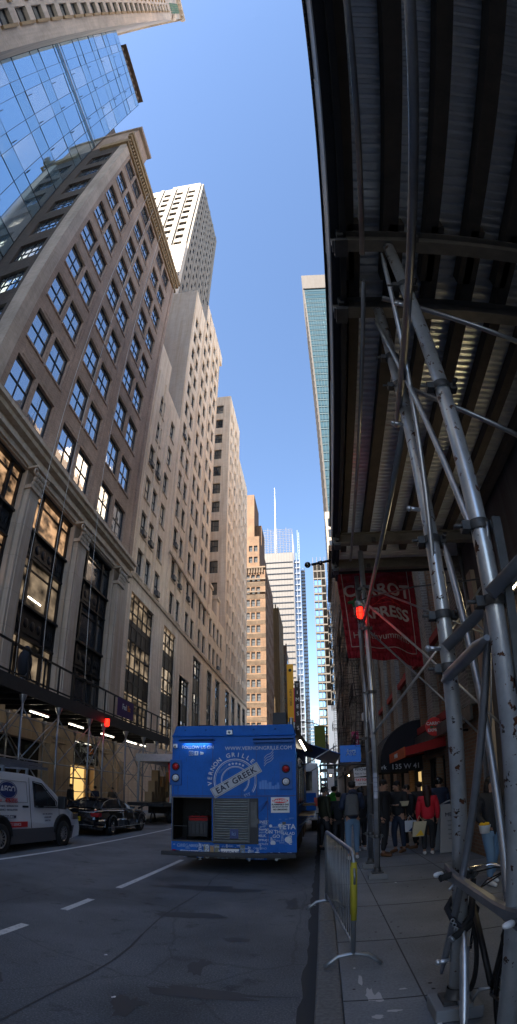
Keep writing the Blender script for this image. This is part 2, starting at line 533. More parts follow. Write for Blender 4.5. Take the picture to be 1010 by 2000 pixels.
def hole_wall(mb, face, P, u0, u1, z0, z1, holes, depth=.25):
    """flat wall with real recessed openings"""
    f = at(face, P)
    holes = [h for h in holes if h[0] < u1-1e-4 and h[1] > u0+1e-4 and h[2] < z1-1e-4 and h[3] > z0+1e-4]
    us = sorted({round(u0, 4), round(u1, 4)} | {round(min(max(h[k], u0), u1), 4) for h in holes for k in (0, 1)})
    for a, b in zip(us, us[1:]):
        mid = (a+b)/2
        hs = sorted([h for h in holes if h[0] < mid < h[1]], key=lambda h: h[2])
        z = z0
        for h in hs:
            if h[2] > z+1e-4: mb.quad(f(a, z, 0), f(b, z, 0), f(b, h[2], 0), f(a, h[2], 0))
            z = h[3]
        if z < z1-1e-4: mb.quad(f(a, z, 0), f(b, z, 0), f(b, z1, 0), f(a, z1, 0))
    for (a, b, c, d) in holes:
        mb.quad(f(a, c, 0), f(b, c, 0), f(b, c, -depth), f(a, c, -depth))
        mb.quad(f(a, d, 0), f(b, d, 0), f(b, d, -depth), f(a, d, -depth))
        mb.quad(f(a, c, 0), f(a, d, 0), f(a, d, -depth), f(a, c, -depth))
        mb.quad(f(b, c, 0), f(b, d, 0), f(b, d, -depth), f(b, c, -depth))
WM = {}
def wmesh(face, w, h, nx, nz, bar, fm, gm, sash=False, rail=None):
    """one window frame + pane pair of meshes, centred on the opening, cached by size"""
    key = (face, round(w, 2), round(h, 2), nx, nz, bar, fm, gm, sash)
    if key in WM: return WM[key]
    f = at(face, 0); fr = MB()
    def bx(u0, u1, z0, z1, n0, n1):
        a, b = f(u0, z0, n0), f(u1, z1, n1); fr.box(a[0], b[0], a[1], b[1], a[2], b[2])
    W, H = w/2-.002, h/2-.002
    bx(-W, W, -H, -H+bar*1.3, -.06, .02); bx(-W, W, H-bar, H, -.06, .02)
    bx(-W, -W+bar, -H+bar*1.3, H-bar, -.06, .02); bx(W-bar, W, -H+bar*1.3, H-bar, -.06, .02)
    for i in range(1, nx): bx(-W+2*W*i/nx-bar*.45, -W+2*W*i/nx+bar*.45, -H+bar*1.3, H-bar, -.04, .005)
    for i in range(1, nz): bx(-W+bar, W-bar, -H+2*H*i/nz-bar*.45, -H+2*H*i/nz+bar*.45, -.045, .012)
    pa = MB(); pa.quad(f(-W, -H, -.03), f(W, -H, -.03), f(W, H, -.03), f(-W, H, -.03))
    WM[key] = (fr.mesh('window', fm), pa.mesh('pane', gm))
    return WM[key]
def windows(parent, face, P, holes, depth=.22, nx=1, nz=2, bar=.06, fm='black_paint', gm='window_glass', name='window', cap=[], simple=False, tilt=.006):
    """every window a part of its building, its pane a sub-part"""
    f = at(face, P); out = []
    base = worldpos(parent)
    for h in holes:
        fm_, gm_ = (fm(h) if callable(fm) else fm), (gm(h) if callable(gm) else gm)
        fr, pa = wmesh(face, h[1]-h[0], h[3]-h[2], nx, nz, bar, fm_, gm_)
        o = bpy.data.objects.new(name, fr); col.objects.link(o); o.parent = parent
        o.location = Vector(f((h[0]+h[1])/2, (h[2]+h[3])/2, -depth+.08)) - base
        p = bpy.data.objects.new('pane', pa); col.objects.link(p); p.parent = o
        p.rotation_euler = (random.uniform(-tilt, tilt), random.uniform(-tilt, tilt), random.uniform(-tilt, tilt))
        out.append(o)
    parent['nwin'] = parent.get('nwin', 0)+len(out)
    return out
WM2 = {}
def merged_windows(parent, face, P, holes, depth=.22, nx=1, nz=2, bar=.07, fm='black_paint', gm='window_glass', stuff=False, name='window'):
    """far windows: one object each (frame and pane in one mesh) up to a hundred on a building, the rest as one part"""
    f = at(face, P)
    def put(fr, a, b, c, d, f):
        def bx(u0, u1, z0, z1, n0, n1):
            p, q = f(u0, z0, n0), f(u1, z1, n1); fr.box(p[0], q[0], p[1], q[1], p[2], q[2])
        fr.mi = 0
        n1 = -depth+.1
        bx(a, b, c, c+bar, -depth, n1); bx(a, b, d-bar, d, -depth, n1); bx(a, a+bar, c+bar, d-bar, -depth, n1); bx(b-bar, b, c+bar, d-bar, -depth, n1)
        for i in range(1, nx): u = a+(b-a)*i/nx; bx(u-bar*.4, u+bar*.4, c+bar, d-bar, -depth, n1-.02)
        for i in range(1, nz): z = c+(d-c)*i/nz; bx(a+bar, b-bar, z-bar*.4, z+bar*.4, -depth, n1-.015)
        fr.mi = 1
        fr.quad(f(a, c, -depth+.03), f(b, c, -depth+.03), f(b, d, -depth+.03), f(a, d, -depth+.03))
    room = 98-parent.get('nwin', 0)
    base = worldpos(parent)
    for (a, b, c, d) in holes[:max(0, room)]:
        key = (face, round(b-a, 2), round(d-c, 2), nx, nz, bar, depth, fm, gm)
        if key not in WM2:
            fr = MB(); put(fr, -(b-a)/2, (b-a)/2, -(d-c)/2, (d-c)/2, at(face, 0)); WM2[key] = fr.mesh('window', [fm, gm])
        o = bpy.data.objects.new(name, WM2[key]); col.objects.link(o); o.parent = parent
        o.location = Vector(f((a+b)/2, (c+d)/2, 0)) - base
        o.rotation_euler = (0, 0, random.uniform(-.006, .006))
    rest = holes[max(0, room):]
    parent['nwin'] = parent.get('nwin', 0)+len(holes)-len(rest)
    if rest:
        fr = MB()
        for (a, b, c, d) in rest: put(fr, a, b, c, d, f)
        o = fr.build(name, [fm, gm], parent); o['kind'] = 'stuff'
def fbox(mb, face, P, u0, u1, z0, z1, n0, n1):
    f = at(face, P); a, b = f(u0, z0, n0), f(u1, z1, n1); mb.box(a[0], b[0], a[1], b[1], a[2], b[2]); return mb
# ------------------------------------------------------------------ ground
def sheet(name, mat, x0, x1, y0, y1, z, nx=1, ny=1):
    b = MB()
    b.quad((x0, y0, z), (x1, y0, z), (x1, y1, z), (x0, y1, z))
    return struct(b.build(name, mat))
RZ = -.15
struct(MB().box(-900, 900, -300, 1600, RZ-.6, RZ-.02).build('ground', 'asphalt'))
sheet('road', 'asphalt', -9.2, -.02, -60, 600, RZ)
sheet('avenue', 'asphalt', -200, 200, 89, 115, RZ+.004)
XK = lambda y: 0.0
# right pavement with its kerb, a real step
b = MB(); b.box(.16, 3.6, -30, 88, RZ-.01, 0); struct(b.build('right_pavement', 'pavement_concrete'))
b = MB(); y = -6.0
while y < 88:
    b.box(-.04, .157, y+.004, y+3.0-.004, RZ-.01, -.004); y += 3.0
struct(b.build('right_kerb', 'kerb_stone', bevel=.02))
b = MB(); b.box(-13.4, -9.42, -30, 88, RZ-.01, 0); struct(b.build('left_pavement', 'pavement_concrete'))
b = MB(); y = -6.0
while y < 88:
    b.box(-9.417, -9.2, y+.004, y+3.0-.004, RZ-.01, -.004); y += 3.0
struct(b.build('left_kerb', 'kerb_stone', bevel=.02))
# score lines between the flags of the right pavement
b = MB()
b.box(.74, .752, -3, 60, 0.0, .0035)
b.box(2.2, 2.212, -3, 60, 0.0, .0035)
for y in [1.95, 3.52, 5.06, 6.66, 8.3, 9.95] + [11.6+1.65*k for k in range(24)]:
    b.box(.16, 3.3, y, y+.012, 0.0, .003)
struct(b.build('pavement_joints', 'joint_dark'))
# lane paint
b = MB(); z = RZ+.004
b.quad((-6.72, -5, z), (-6.60, -5, z), (-6.60, 85, z), (-6.72, 85, z))
for (y0, y1) in ((-1.4, .9), (3.2, 5.12), (6.1, 6.98), (8.05, 12.1), (15.2, 18.2), (21.3, 24.3), (27.4, 30.4), (33, 36), (40, 43), (48, 51)):
    b.quad((-3.46, y0, z), (-3.34, y0, z), (-3.34, y1, z), (-3.46, y1, z))
b.quad((-9.2, 86, z), (-.1, 86, z), (-.1, 86.4, z), (-9.2, 86.4, z))
struct(b.build('lane_markings', 'road_paint'))
# pale worn patches of old paint on the pavement, oil spots on the road
b = MB()
def blot(b, cx, cy, rx, ry, z, n=14, rag=.35):
    pts = []
    for k in range(n):
        g = 2*PI*k/n; r = 1+random.uniform(-rag, rag)
        pts.append((cx+rx*r*math.cos(g), cy+ry*r*math.sin(g), z))
    b.poly(pts)
for (cx, cy, rx, ry) in ((.36, 3.62, .035, .16), (.42, 3.55, .03, .10), (.31, 3.95, .02, .12), (.50, 3.3, .05, .02), (.38, 3.22, .04, .03), (.28, 4.25, .012, .02), (.62, 3.7, .03, .015)):
    blot(b, cx, cy, rx, ry, .0025)
struct(b.build('pavement_chalk_marks', 'chalk'))
b = MB()
for (cx, cy, rx, ry) in ((-.95, 3.95, .55, .12), (-1.9, 6.6, .5, .22), (-1.15, 4.6, .08, .3), (-1.45, 3.5, .12, .2), (-1.0, 5.6, .15, .08), (-2.7, 3.4, .12, .25), (-.45, 7.6, .1, .3), (-1.8, 8.6, .9, .25), (-3.9, 5.1, .1, .1)):
    blot(b, cx, cy, rx, ry, RZ+.003, 18, .45)
m = newmat('oil_spot', (.05, .052, .057), .55)
struct(b.build('oil_stains', 'oil_spot'))
# storm gutter line of dirt along the kerb
b = MB()
pts = []
y = -2
L_, R_ = [], []
while y < 40:
    L_.append((-.13-random.uniform(0, .05), y, RZ+.003)); R_.append((-.045, y, RZ+.003)); y += .22
for k in range(len(L_)-1): b.quad(L_[k], R_[k], R_[k+1], L_[k+1])
newmat('gutter_dirt', (.05, .05, .052), .9)
struct(b.build('gutter_dirt', 'gutter_dirt'))

# tar seam and utility cut in the asphalt
b = MB()
newmat('tar_seam', (.05, .052, .057), .6)
def seam(pts, w):
    P_ = [Vector((x, y, RZ+.0035)) for x, y in pts]
    for a, c in zip(P_, P_[1:]):
        d = (c-a).normalized(); n_ = Vector((d.y, -d.x, 0))*w*random.uniform(.7, 1.3)
        b.quad(a-n_, a+n_, c+n_, c-n_)
y = 1.0; pts = []
while y < 30: pts.append((-2.05+.06*math.sin(y*1.7)+random.uniform(-.02, .02), y)); y += .5
seam(pts, .012)
struct(b.build('tar_seam', 'tar_seam'))
newmat('asphalt_patch', (.062, .065, .072), .8)
b = MB()
0 and b.poly([(-4.6, 5.3, RZ+.002), (-3.9, 5.25, RZ+.002), (-3.85, 7.6, RZ+.002), (-4.65, 7.5, RZ+.002)])
0 and b.poly([(-1.6, 8.0, RZ+.002), (-.5, 8.05, RZ+.002), (-.5, 9.9, RZ+.002), (-1.7, 9.8, RZ+.002)])

# gum spots and grime on the pavement
newmat('gum', (.035, .035, .036), .8)
b = MB(); rr = random.Random(11)
for k in range(170):
    x, y = rr.uniform(.2, 3.2), 1.8+rr.random()**1.5*14; r_ = rr.uniform(.008, .02)
    n = 7; b.poly([(x+r_*math.cos(2*PI*q/n), y+r_*math.sin(2*PI*q/n), .0028) for q in range(n)])
o = b.build('gum_spots', 'gum'); o['kind'] = 'stuff'
newmat('grime', (.075, .077, .08), .7)
# ------------------------------------------------------------------ left side of the street, facade line x = -13
LX = -13.0
FX = '+x'
# --- south tower, beyond the zenith
root = thing('office_tower', 'tall tan brick tower cutting across the very top left corner, ornate roof corner', 'building', (-20, -20, 0))
b = MB()
wins = []
for k in range(34):
    z = 20.5+k*2.9
    if z > 104: break
    for u in (-5.3, -8.3):
        wins.append((u, u+1.5, z, z+1.9))
hole_wall(b, FX, LX, -40, -2.1, 0, 118, wins, .35)
b.quad((LX, -2.1, 0), (-40, -2.1, 0), (-40, -2.1, 118), (LX, -2.1, 118))
b.quad((-40, -40, 0), (LX, -40, 0), (LX, -40, 118), (-40, -40, 118))
b.quad((-40, -40, 0), (-40, -2.1, 0), (-40, -2.1, 118), (-40, -40, 118))
b.quad((LX, -40, 118), (LX, -2.1, 118), (-40, -2.1, 118), (-40, -40, 118))
b.build('wall', 'light_brick', root)
windows(root, FX, LX, wins, .35, 1, 2, .1)
b = MB()
for k in range(34):
    z = 20.5+k*2.9
    if z > 104: break
    fbox(b, FX, LX, -3.95, -3.65, z-.2, z+2.1, .002, .16)
    fbox(b, FX, LX, -7.0, -5.7, z-.75, z-.2, .002, .14)
b.split('pilaster_trim', 'golden_cornice', root)
b = MB()
for q in range(5): fbox(b, FX, LX, -5.6+q*.5, -5.5+q*.5, 106, 116, .002, .12)
for q in range(8): fbox(b, FX, LX, -5.7, -3.3, 106.2+q*1.35, 106.45+q*1.35, .121, .2)
newmat('green_metal', (.07, .2, .13), .5)
b.build('window_grille', 'green_metal', root)
b = MB()
b.box(-41, LX+.6, -41, -1.6, 118.0, 119.2)
for k in range(12): b.ball((LX+.35, -1.9-.1*k, 104.5+.25*k), .35, .3, .45, 8, 5)
b.ball((LX+.3, -1.7, 117.3), .55, .5, .9, 8, 6)
for k in range(24): b.box(LX+.01, LX+.5, -3.2-k*1.5, -2.7-k*1.5, 117.1, 117.99)
b.build('cornice', 'light_brick', root)

# --- glass tower, set back
GX = -17.2
root = thing('glass_tower', 'blue mirror glass curtain wall tower at top left, reflecting the sky', 'building', (-25, 4, 0))
b = MB(); b.box(-40, GX-.2, -2.05, 11.15, 0, 82.6); b.build('core', 'dim_glass', root)
gh = 2.1
f = at(FX, GX)
frm = MB(); vis = 0
z0 = 12.5; rows = int((80.5-z0)/gh)
cols = [-2.05, .2, 1.5, 3.9, 5.2, 7.6, 8.9, 11.14]
# spandrel-high bands alternate with window-high bands
levels = []; z = z0; k = 0
while z < 81:
    h = 2.1 if k % 2 == 0 else 4.0
    levels.append((z, min(z+h, 81.5), k % 2)); z += h; k += 1
cells = [MB(), MB(), MB()]
for (a, c, kind) in levels:
    for i in range(len(cols)-1):
        t = [random.uniform(-.012, .012) for _ in range(3)]
        mb = cells[2 if (kind and random.random() < .25) else kind]
        u0, u1 = cols[i], cols[i+1]
        mb.quad(f(u0+.02, a+.02, t[0]), f(u1-.02, a+.02, t[1]), f(u1-.02, c-.02, t[1]+t[2]), f(u0+.02, c-.02, t[0]+t[2]))
mat_glass('spandrel_glass', (.50, .72, .85), .06, .85, .006, .6)
mat_glass('pale_glass', (.72, .86, .95), .12, .8, .006, .6)
cells[0].split('spandrel_pane', 'spandrel_glass', root); cells[1].split('vision_pane', 'curtain_glass', root); cells[2].split('blind_pane', 'pale_glass', root)
b = MB()
for (a, c, kind) in levels: fbox(b, FX, GX, -2.05, 11.14, a-.018, a+.018, -.05, .02)
for i, u in enumerate(cols): fbox(b, FX, GX, u-.018, u+.018, z0, 81.5, -.05, .03)
for (a, c, kind) in levels:
    if kind:
        for u in (2.5, 5.4, 8.3): fbox(b, FX, GX, u-.5, u-.44, a+.2, a+.9, .02, .1)
b.build('mullions', 'black_iron', root)
b = MB(); fbox(b, FX, GX, -2.05, 11.14, 56.2, 56.4, .05, .12); b.build('ledge', 'galvanised', root)
b = MB(); fbox(b, FX, GX, 1.0, 10.8, 81.5, 83.6, -.6, -.3); fbox(b, FX, GX, .6, 11.1, 83.61, 83.9, -.7, .25)
for k in range(9): fbox(b, FX, GX, 1.1+k*1.1, 1.6+k*1.1, 81.7, 83.2, -.29, -.1)
b.build('roof_screen', 'dark_brick', root)

# --- brown brick building on a limestone base
Y0, Y1 = 11.2, 30.2
root = thing('brick_building', 'brown brick loft building on a carved limestone base, golden cornice', 'building', (-20, 20, 0))
colsY = [13.55, 15.85, 19.15, 21.45, 24.95, 27.35]
rowz = [19.3+3.92*k for k in range(9)]
H = 55.0
wins = [(u-1.0, u+1.0, z-1.3, z+1.25) for z in rowz for u in colsY]
b = MB()
hole_wall(b, FX, LX, Y0+.9, Y1, 17.2, H, wins, .26)
b.quad((LX, Y1, 0), (-40, Y1, 0), (-40, Y1, H), (LX, Y1, H))
# side wall, in shade, facing the camera
sw = [(-15.2-1.0, -15.2+1.0, 22.6+3.92*k-1.2, 22.6+3.92*k+1.2) for k in range(8)] + [(-19.4, -17.4, 22.6+3.92*k-1.2, 22.6+3.92*k+1.2) for k in range(8)]
b.quad((-40, Y0, H), (LX, Y0, H), (LX, Y1, H), (-40, Y1, H))
b.build('wall', 'brown_brick', root)
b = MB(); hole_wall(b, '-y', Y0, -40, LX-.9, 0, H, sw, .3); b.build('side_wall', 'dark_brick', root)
b = MB(); b.box(LX-.9, LX+.02, Y0-.03, Y0+.9, 17.3, H-.01); b.build('corner_pier', 'light_brick', root)
windows(root, '-y', Y0, sw, .3, 4, 2, .07, gm='window_glass')
windows(root, FX, LX, wins, .26, 2, 2, .085, gm='window_glass')
b = MB()
for u in colsY:
    for z in rowz:
        fbox(b, FX, LX, u-1.05, u+1.05, z-1.43, z-1.303, .002, .07)      # sills
        if z < 50: fbox(b, FX, LX, u-.75, u+.75, z+1.45, z+2.3, .002, .02)
b.split('sill', 'brown_brick', root)
b = MB()
for u in (17.5, 23.2): fbox(b, FX, LX, u-.42, u-.36, 17.3, 54, .002, .04); fbox(b, FX, LX, u+.36, u+.42, 17.3, 54, .002, .04)
fbox(b, FX, LX, Y1-.5, Y1-.02, 17.3, 54, .002, .1)
b.split('brick_rib', 'brown_brick', root)
b = MB()   # main cornice
fbox(b, FX, LX, Y0-.6, Y1+.3, 52.3, 52.6, .002, .2)
fbox(b, FX, LX, Y0-.8, Y1+.5, 53.61, 54.2, .002, .32)
fbox(b, FX, LX, Y0-.9, Y1+.6, 54.201, 54.8, .002, .42)
for k in range(48): fbox(b, FX, LX, Y0-.5+k*.41, Y0-.3+k*.41, 52.9, 53.6, .002, .22)
b.box(-16, LX, Y0-.3, Y0-.002, 53.7, 54.9)
b.build('cornice', 'golden_cornice', root)
b = MB(); b.box(-24, LX-.4, Y0+.1, Y0+4, H+.01, 60.6); b.box(-24.2, LX-.1, Y0-.1, Y0+4.2, 60.61, 61.2)
b.build('penthouse', 'brown_brick', root)
b = MB(); b.box(-39, -24.3, Y0+.3, Y1-.3, H+.01, 92); b.build('added_sun_blocker', 'dark_brick', root)  # unseen box added to keep the beige side wall out of the sun
# limestone base with three tall bays
BZ = 17.2
bays = [(12.3, 16.2), (17.4, 21.7), (23.1, 27.6)]
levels3 = [(4.6, 8.15), (9.75, 12.05), (13.5, 15.6)]
holes = [(a, c, 4.6, 15.75) for a, c in bays]
b = MB()
hole_wall(b, FX, LX, Y0, Y1, 0, BZ, holes + [(12.3, 16.2, .3, 3.6), (17.4, 21.7, .3, 3.6), (24.0, 27.0, .02, 2.75)], .7)
b.build('base_wall', 'grey_stone', root)
b = MB()
fbox(b, FX, LX, Y0-.3, Y1+.1, 16.25, 16.5, .002, .22); fbox(b, FX, LX, Y0-.35, Y1+.12, 16.85, 17.1, .002, .35)
fbox(b, FX, LX, Y0-.4, Y1+.14, 17.101, 17.3, -.05, .55); fbox(b, FX, LX, Y0-.2, Y1+.05, 15.85, 15.95, .002, .12)
b.build('belt_cornice', 'grey_stone', root)
# pilasters with carved capitals
for (a, c) in ((16.35, 17.25), (21.85, 22.95), (27.75, 28.7), (11.3, 12.2)):
    b = MB(); fbox(b, FX, LX, a, c, 3.7, 14.7, .002, .28); fbox(b, FX, LX, a+.15, c-.15, 4.0, 14.2, .281, .33)
    p = b.build('pilaster', 'grey_stone', root)
    b = MB(); fbox(b, FX, LX, a-.1, c+.1, 14.701, 14.9, .002, .4); fbox(b, FX, LX, a-.25, c+.25, 15.75, 15.849, .002, .6)
    f = at(FX, LX)
    for r_ in range(3):
        for k in range(5):
            u = a+(c-a)*(k+.5)/5; b.ball(f(u, 15.02+.25*r_, .34+.06*r_), .12, .1+.02*r_, .17, 8, 5)
    for u in (a-.1, c+.1):
        b.path([f(u+.16*math.cos(t), 15.55+.16*math.sin(t), .5) for t in [k*PI/5 for k in range(10)]], .05, 6)
    b.build('capital', 'grey_stone', p)
# dark metal bay fronts
for bi, (a, c) in enumerate(bays):
    fr = MB(); P = LX-.45
    u1, u2 = a+(c-a)*.26, a+(c-a)*.76
    for u in (a, u1, u2, c):
        fbox(fr, FX, P, max(u-.09, a), min(u+.09, c), 4.6, 15.75, -.1, .16)
    for (s0, s1) in ((8.15, 9.75), (12.05, 13.5), (15.6, 15.74)):
        fbox(fr, FX, P, a+.002, c-.002, s0, s1, -.1, .05); fbox(fr, FX, P, a+.002, c-.002, s1-.12, s1, .051, .28); fbox(fr, FX, P, a+.002, c-.002, s0, s0+.1, .051, .2)
        if s1-s0 > 1:
            for (p0, p1) in ((a+.15, u1-.15), (u1+.15, u2-.15), (u2+.15, c-.15)):
                fbox(fr, FX, P, p0, p1, s0+.3, s1-.3, .051, .085)
                for k in range(3):
                    fr.ball(at(FX, P)(p0+(p1-p0)*(k+.5)/3, (s0+s1)/2, .09), .06, (p1-p0)/8, .26, 8, 5)
    for (s0, s1) in levels3:
        fbox(fr, FX, P, a+.1, c-.1, s1-.5, s1-.42, -.05, .08)
    bay = fr.build('window_bay', 'black_iron', root)
    for li, (s0, s1) in enumerate(levels3):
        for (p0, p1) in ((a+.09, u1-.09), (u1+.09, u2-.09), (u2+.09, c-.09)):
            g = MB(); f = at(FX, P); t = random.uniform(-.012, .012)
            g.quad(f(p0, s0, .0+t), f(p1, s0, .0-t), f(p1, s1, .0), f(p0, s1, .0))
            lit = {(0, 0): 'lit_glass', (0, 1): 'lit_glass', (0, 2): 'lit_glass', (1, 2): 'lit_glass', (1, 1): 'lit_glass_dim', (1, 0): 'lit_glass_dim'}.get((bi, li), 'dim_glass')
            g.build('pane', lit, bay)
    if bi < 2:
        for li in (0, 1, 2):
            s0, s1 = levels3[li]
            lm = MB(); f = at(FX, P-1.2); fbox(lm, FX, P-.0, (a+c)/2-.6, (a+c)/2+.6, s0+.5, s0+.56, .012, .03)
            lm.build('ceiling_light', 'fluor', bay) if li == 1 and bi == 1 else None
# ground floor under the shed: courier shop with a lit interior
b = MB(); P = LX-.62
fbox(b, FX, P, 12.3, 16.2, .3, 3.6, -.1, -.02); fbox(b, FX, P, 17.4, 21.7, .3, 3.6, -.1, -.02)
b.split('shop_window', 'dark_glass', root)
b = MB()
b.box(-15.5, -15.4, 23.9, 27.1, 0, 2.8); b.box(-15.39, -13.7, 23.9, 24.0, 0, 2.8); b.box(-15.39, -13.7, 27.0, 27.1, 0, 2.8); b.box(-15.39, -13.7, 24.01, 26.99, 2.7, 2.8)
b.build('shop_interior', 'shop_glow', root)
b = MB()
for (u, z) in ((24.9, 1.5), (26.1, 1.5)):
    b.box(-15.39, -15.36, u-.28, u+.28, z-.32, z+.32)
b.split('wall_picture', 'interior_dark', root)
b = MB(); b.box(-15.2, -14.3, 24.3, 26.4, 0.01, .95); b.box(-14.9, -14.6, 24.6, 24.9, .951, 1.25); b.build('shop_counter', 'white_paint', root)
b = MB()
for u in (24.0, 26.95): fbox(b, FX, LX, u-.05, u+.05, 0.0, 2.75, -.5, -.35)
fbox(b, FX, LX, 24.0, 27.0, 2.0, 2.08, -.5, -.4)
b.build('door_frame', 'black_paint', root)
sg = MB(); fbox(sg, FX, LX, 24.3, 27.3, 2.85, 4.1, .002, .06); sgo = sg.build('shop_sign', 'dim_glass', root)
text('lettering', 'Fed', .62, 'letter_white', (LX+.08, 25.3, 3.7), EAST, sgo, sx=1, bold=.02)
text('lettering', 'Ex', .62, 'orange_letter', (LX+.08, 26.3, 3.7), EAST, sgo, bold=.02)
text('lettering', 'Office', .5, 'letter_white', (LX+.08, 26.15, 3.15), EAST, sgo, bold=.01)

# --- beige stepped tower complex
root = thing('stepped_tower', 'pale stone setback tower rising sunlit behind the brown brick building', 'building', (-20, 50, 0))
def beige(mb_name, wallmat, face, P, u0, u1, z0, z1, wins, nx=1, nz=2, depth=.28, indiv=None, parent=root, gm='window_glass', bar=.06):
    b = MB(); hole_wall(b, face, P, u0, u1, z0, z1, wins, depth); b.build(mb_name, wallmat, parent)
    return wins
near_w, far_w = [], []
WZ = [18.3+3.42*k for k in range(30)]
def colwin(u, zs, w=1.3, h=2.2): return [(u-w/2, u+w/2, z-h/2, z+h/2) for z in zs]
# low wing
lw = []
for u in (32.1, 33.9, 36.3): lw += colwin(u, [z for z in WZ if z < 30])
for u in (33.0, 36.6): lw += colwin(u, [z for z in WZ if 30 < z < 36.5])
big = [(31.0, 36.2, 13.7, 15.6), (31.0, 36.2, 10.0, 12.0), (31.0, 36.2, 5.0, 8.2)]
hl = MB(); hole_wall(hl, FX, LX, 30.2, 38.6, 0, 38.8, lw+[(31.0, 36.2, 5.0, 15.6)], .28)
hl.quad((LX, 30.23, 38.8), (LX, 38.6, 38.8), (-30, 38.6, 38.8), (-30, 30.23, 38.8)); hl.quad((LX, 30.23, 0), (-30, 30.23, 0), (-30, 30.23, 38.8), (LX, 30.23, 38.8))
hl.box(-30, LX-.05, 30.3, 34.0, 38.81, 42.5)
hl.build('low_wing', 'beige_facade', root)
near_w += lw
# middle mass, x=-13
mw = []
cm = [40.6, 42.7, 46.0, 48.2, 51.4, 53.6]
for u in cm:
    top = 62 if u < 45 else 68
    mw += colwin(u, [z for z in WZ if z < top])
bigm = [(38.9, 42.6, 5.0, 15.7), (44.2, 47.9, 4.8, 12.5), (49.2, 52.8, 4.8, 15.8)]
mm = [w for w in mw if not any(w[0] < c and w[1] > a and w[2] < e for (a, c, d, e) in bigm)]
bm_ = MB()
hole_wall(bm_, FX, LX, 38.6, 45.1, 0, 65.5, [w for w in mm if w[1] < 45.1]+[bigm[0]]+[(44.2, 45.1, 4.8, 12.5)], .28)
hole_wall(bm_, FX, LX, 45.1, 55.5, 0, 71, [w for w in mm if w[0] > 45.1]+[(45.1, 47.9, 4.8, 12.5), bigm[2]], .28)
bm_.quad((LX, 38.6, 65.5), (LX, 45.1, 65.5), (-30, 45.1, 65.5), (-30, 38.6, 65.5))
bm_.quad((LX, 45.1, 71), (LX, 55.5, 71), (-30, 55.5, 71), (-30, 45.1, 71))
bm_.quad((LX, 55.5, 0), (-30, 55.5, 0), (-30, 55.5, 71), (LX, 55.5, 71))
bm_.build('street_wall', 'beige_facade', root)
b = MB()
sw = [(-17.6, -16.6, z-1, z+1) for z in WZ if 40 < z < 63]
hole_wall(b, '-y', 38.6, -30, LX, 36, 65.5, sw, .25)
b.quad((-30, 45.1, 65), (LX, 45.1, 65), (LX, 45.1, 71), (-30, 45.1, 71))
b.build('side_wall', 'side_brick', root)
merged_windows(root, '-y', 38.6, sw, .25, 1, 2, gm='dim_glass')
near_w += [w for w in mm if w[2] < 40 and w[0] < 47]
far_w += [w for w in mm if not (w[2] < 40 and w[0] < 47)]
# vertical ribs between the bays
b = MB()
for u in (30.9, 33.0, 35.1, 38.9, 41.7, 44.3, 44.8, 47.1, 49.9, 50.4, 52.5, 55.0):
    top = 38.6 if u < 38.5 else (65.3 if u < 45 else 70.8)
    fbox(b, FX, LX, u-.09, u+.09, 17, top, .002, .09)
b.split('brick_rib', 'beige_facade', root)
b = MB()
fbox(b, FX, LX, 30.24, 88, 16.6, 16.9, .002, .14); fbox(b, FX, LX, 38.61, 55.5, 22.6, 22.8, .125, .25)
for u in (39.5, 43, 46.5): fbox(b, FX, LX, u, u+2.2, 3.6, 3.9, .002, .2)
b.split('string_course', 'limestone', root)
# upper block and tower, set back to x=-17
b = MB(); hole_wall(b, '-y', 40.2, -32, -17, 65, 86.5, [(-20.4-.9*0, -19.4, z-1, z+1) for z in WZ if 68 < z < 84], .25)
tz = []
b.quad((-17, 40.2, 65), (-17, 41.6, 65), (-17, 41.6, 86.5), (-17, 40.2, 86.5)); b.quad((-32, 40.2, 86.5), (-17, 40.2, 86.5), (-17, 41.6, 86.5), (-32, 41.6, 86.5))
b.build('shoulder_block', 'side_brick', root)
merged_windows(root, '-y', 40.2, [(-20.4, -19.4, z-1, z+1) for z in WZ if 68 < z < 84], .25, 1, 2, gm='dim_glass')
TW = [w for u in (-19.3, -22.1, -24.9, -28.2) for w in colwin(u, [70+3.3*k for k in range(16)], 1.5, 1.75)]
TS = [w for u in (43.0, 44.6, 47.0, 48.6, 51.0, 52.6, 55.0, 56.6) for w in colwin(u, [68+3.3*k for k in range(17)], .72, 1.7)]
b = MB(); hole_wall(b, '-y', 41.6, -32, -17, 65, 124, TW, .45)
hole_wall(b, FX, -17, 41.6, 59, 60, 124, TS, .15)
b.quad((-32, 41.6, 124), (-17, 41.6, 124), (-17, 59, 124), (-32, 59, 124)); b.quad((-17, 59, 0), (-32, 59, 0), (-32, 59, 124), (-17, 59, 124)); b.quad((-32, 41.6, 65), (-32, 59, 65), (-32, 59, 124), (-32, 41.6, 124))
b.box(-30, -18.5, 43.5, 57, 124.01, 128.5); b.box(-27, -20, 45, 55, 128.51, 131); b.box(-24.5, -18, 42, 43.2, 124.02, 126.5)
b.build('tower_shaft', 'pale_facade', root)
b = MB()
for u in (-17.9, -20.7, -23.5, -26.5): fbox(b, '-y', 41.6, u-.35, u+.35, 72, 124, .002, .25)
for u in (42.0, 45.8, 49.8, 53.8, 57.8): fbox(b, FX, -17, u-.3, u+.3, 66, 124, .002, .08)
b.split('tower_rib', 'pale_facade', root)
merged_windows(root, '-y', 41.6, TW, .45, 2, 2, gm='dim_glass'); merged_windows(root, FX, -17, TS, .15, 1, 2, gm='window_glass')
b = MB(); b.box(-17, LX-.4, 52, 59, 71.01, 73.2); b.box(-17, LX-2, 45, 59, 71.01, 75); b.build('roof_house', 'beige_facade', root)
b = MB()
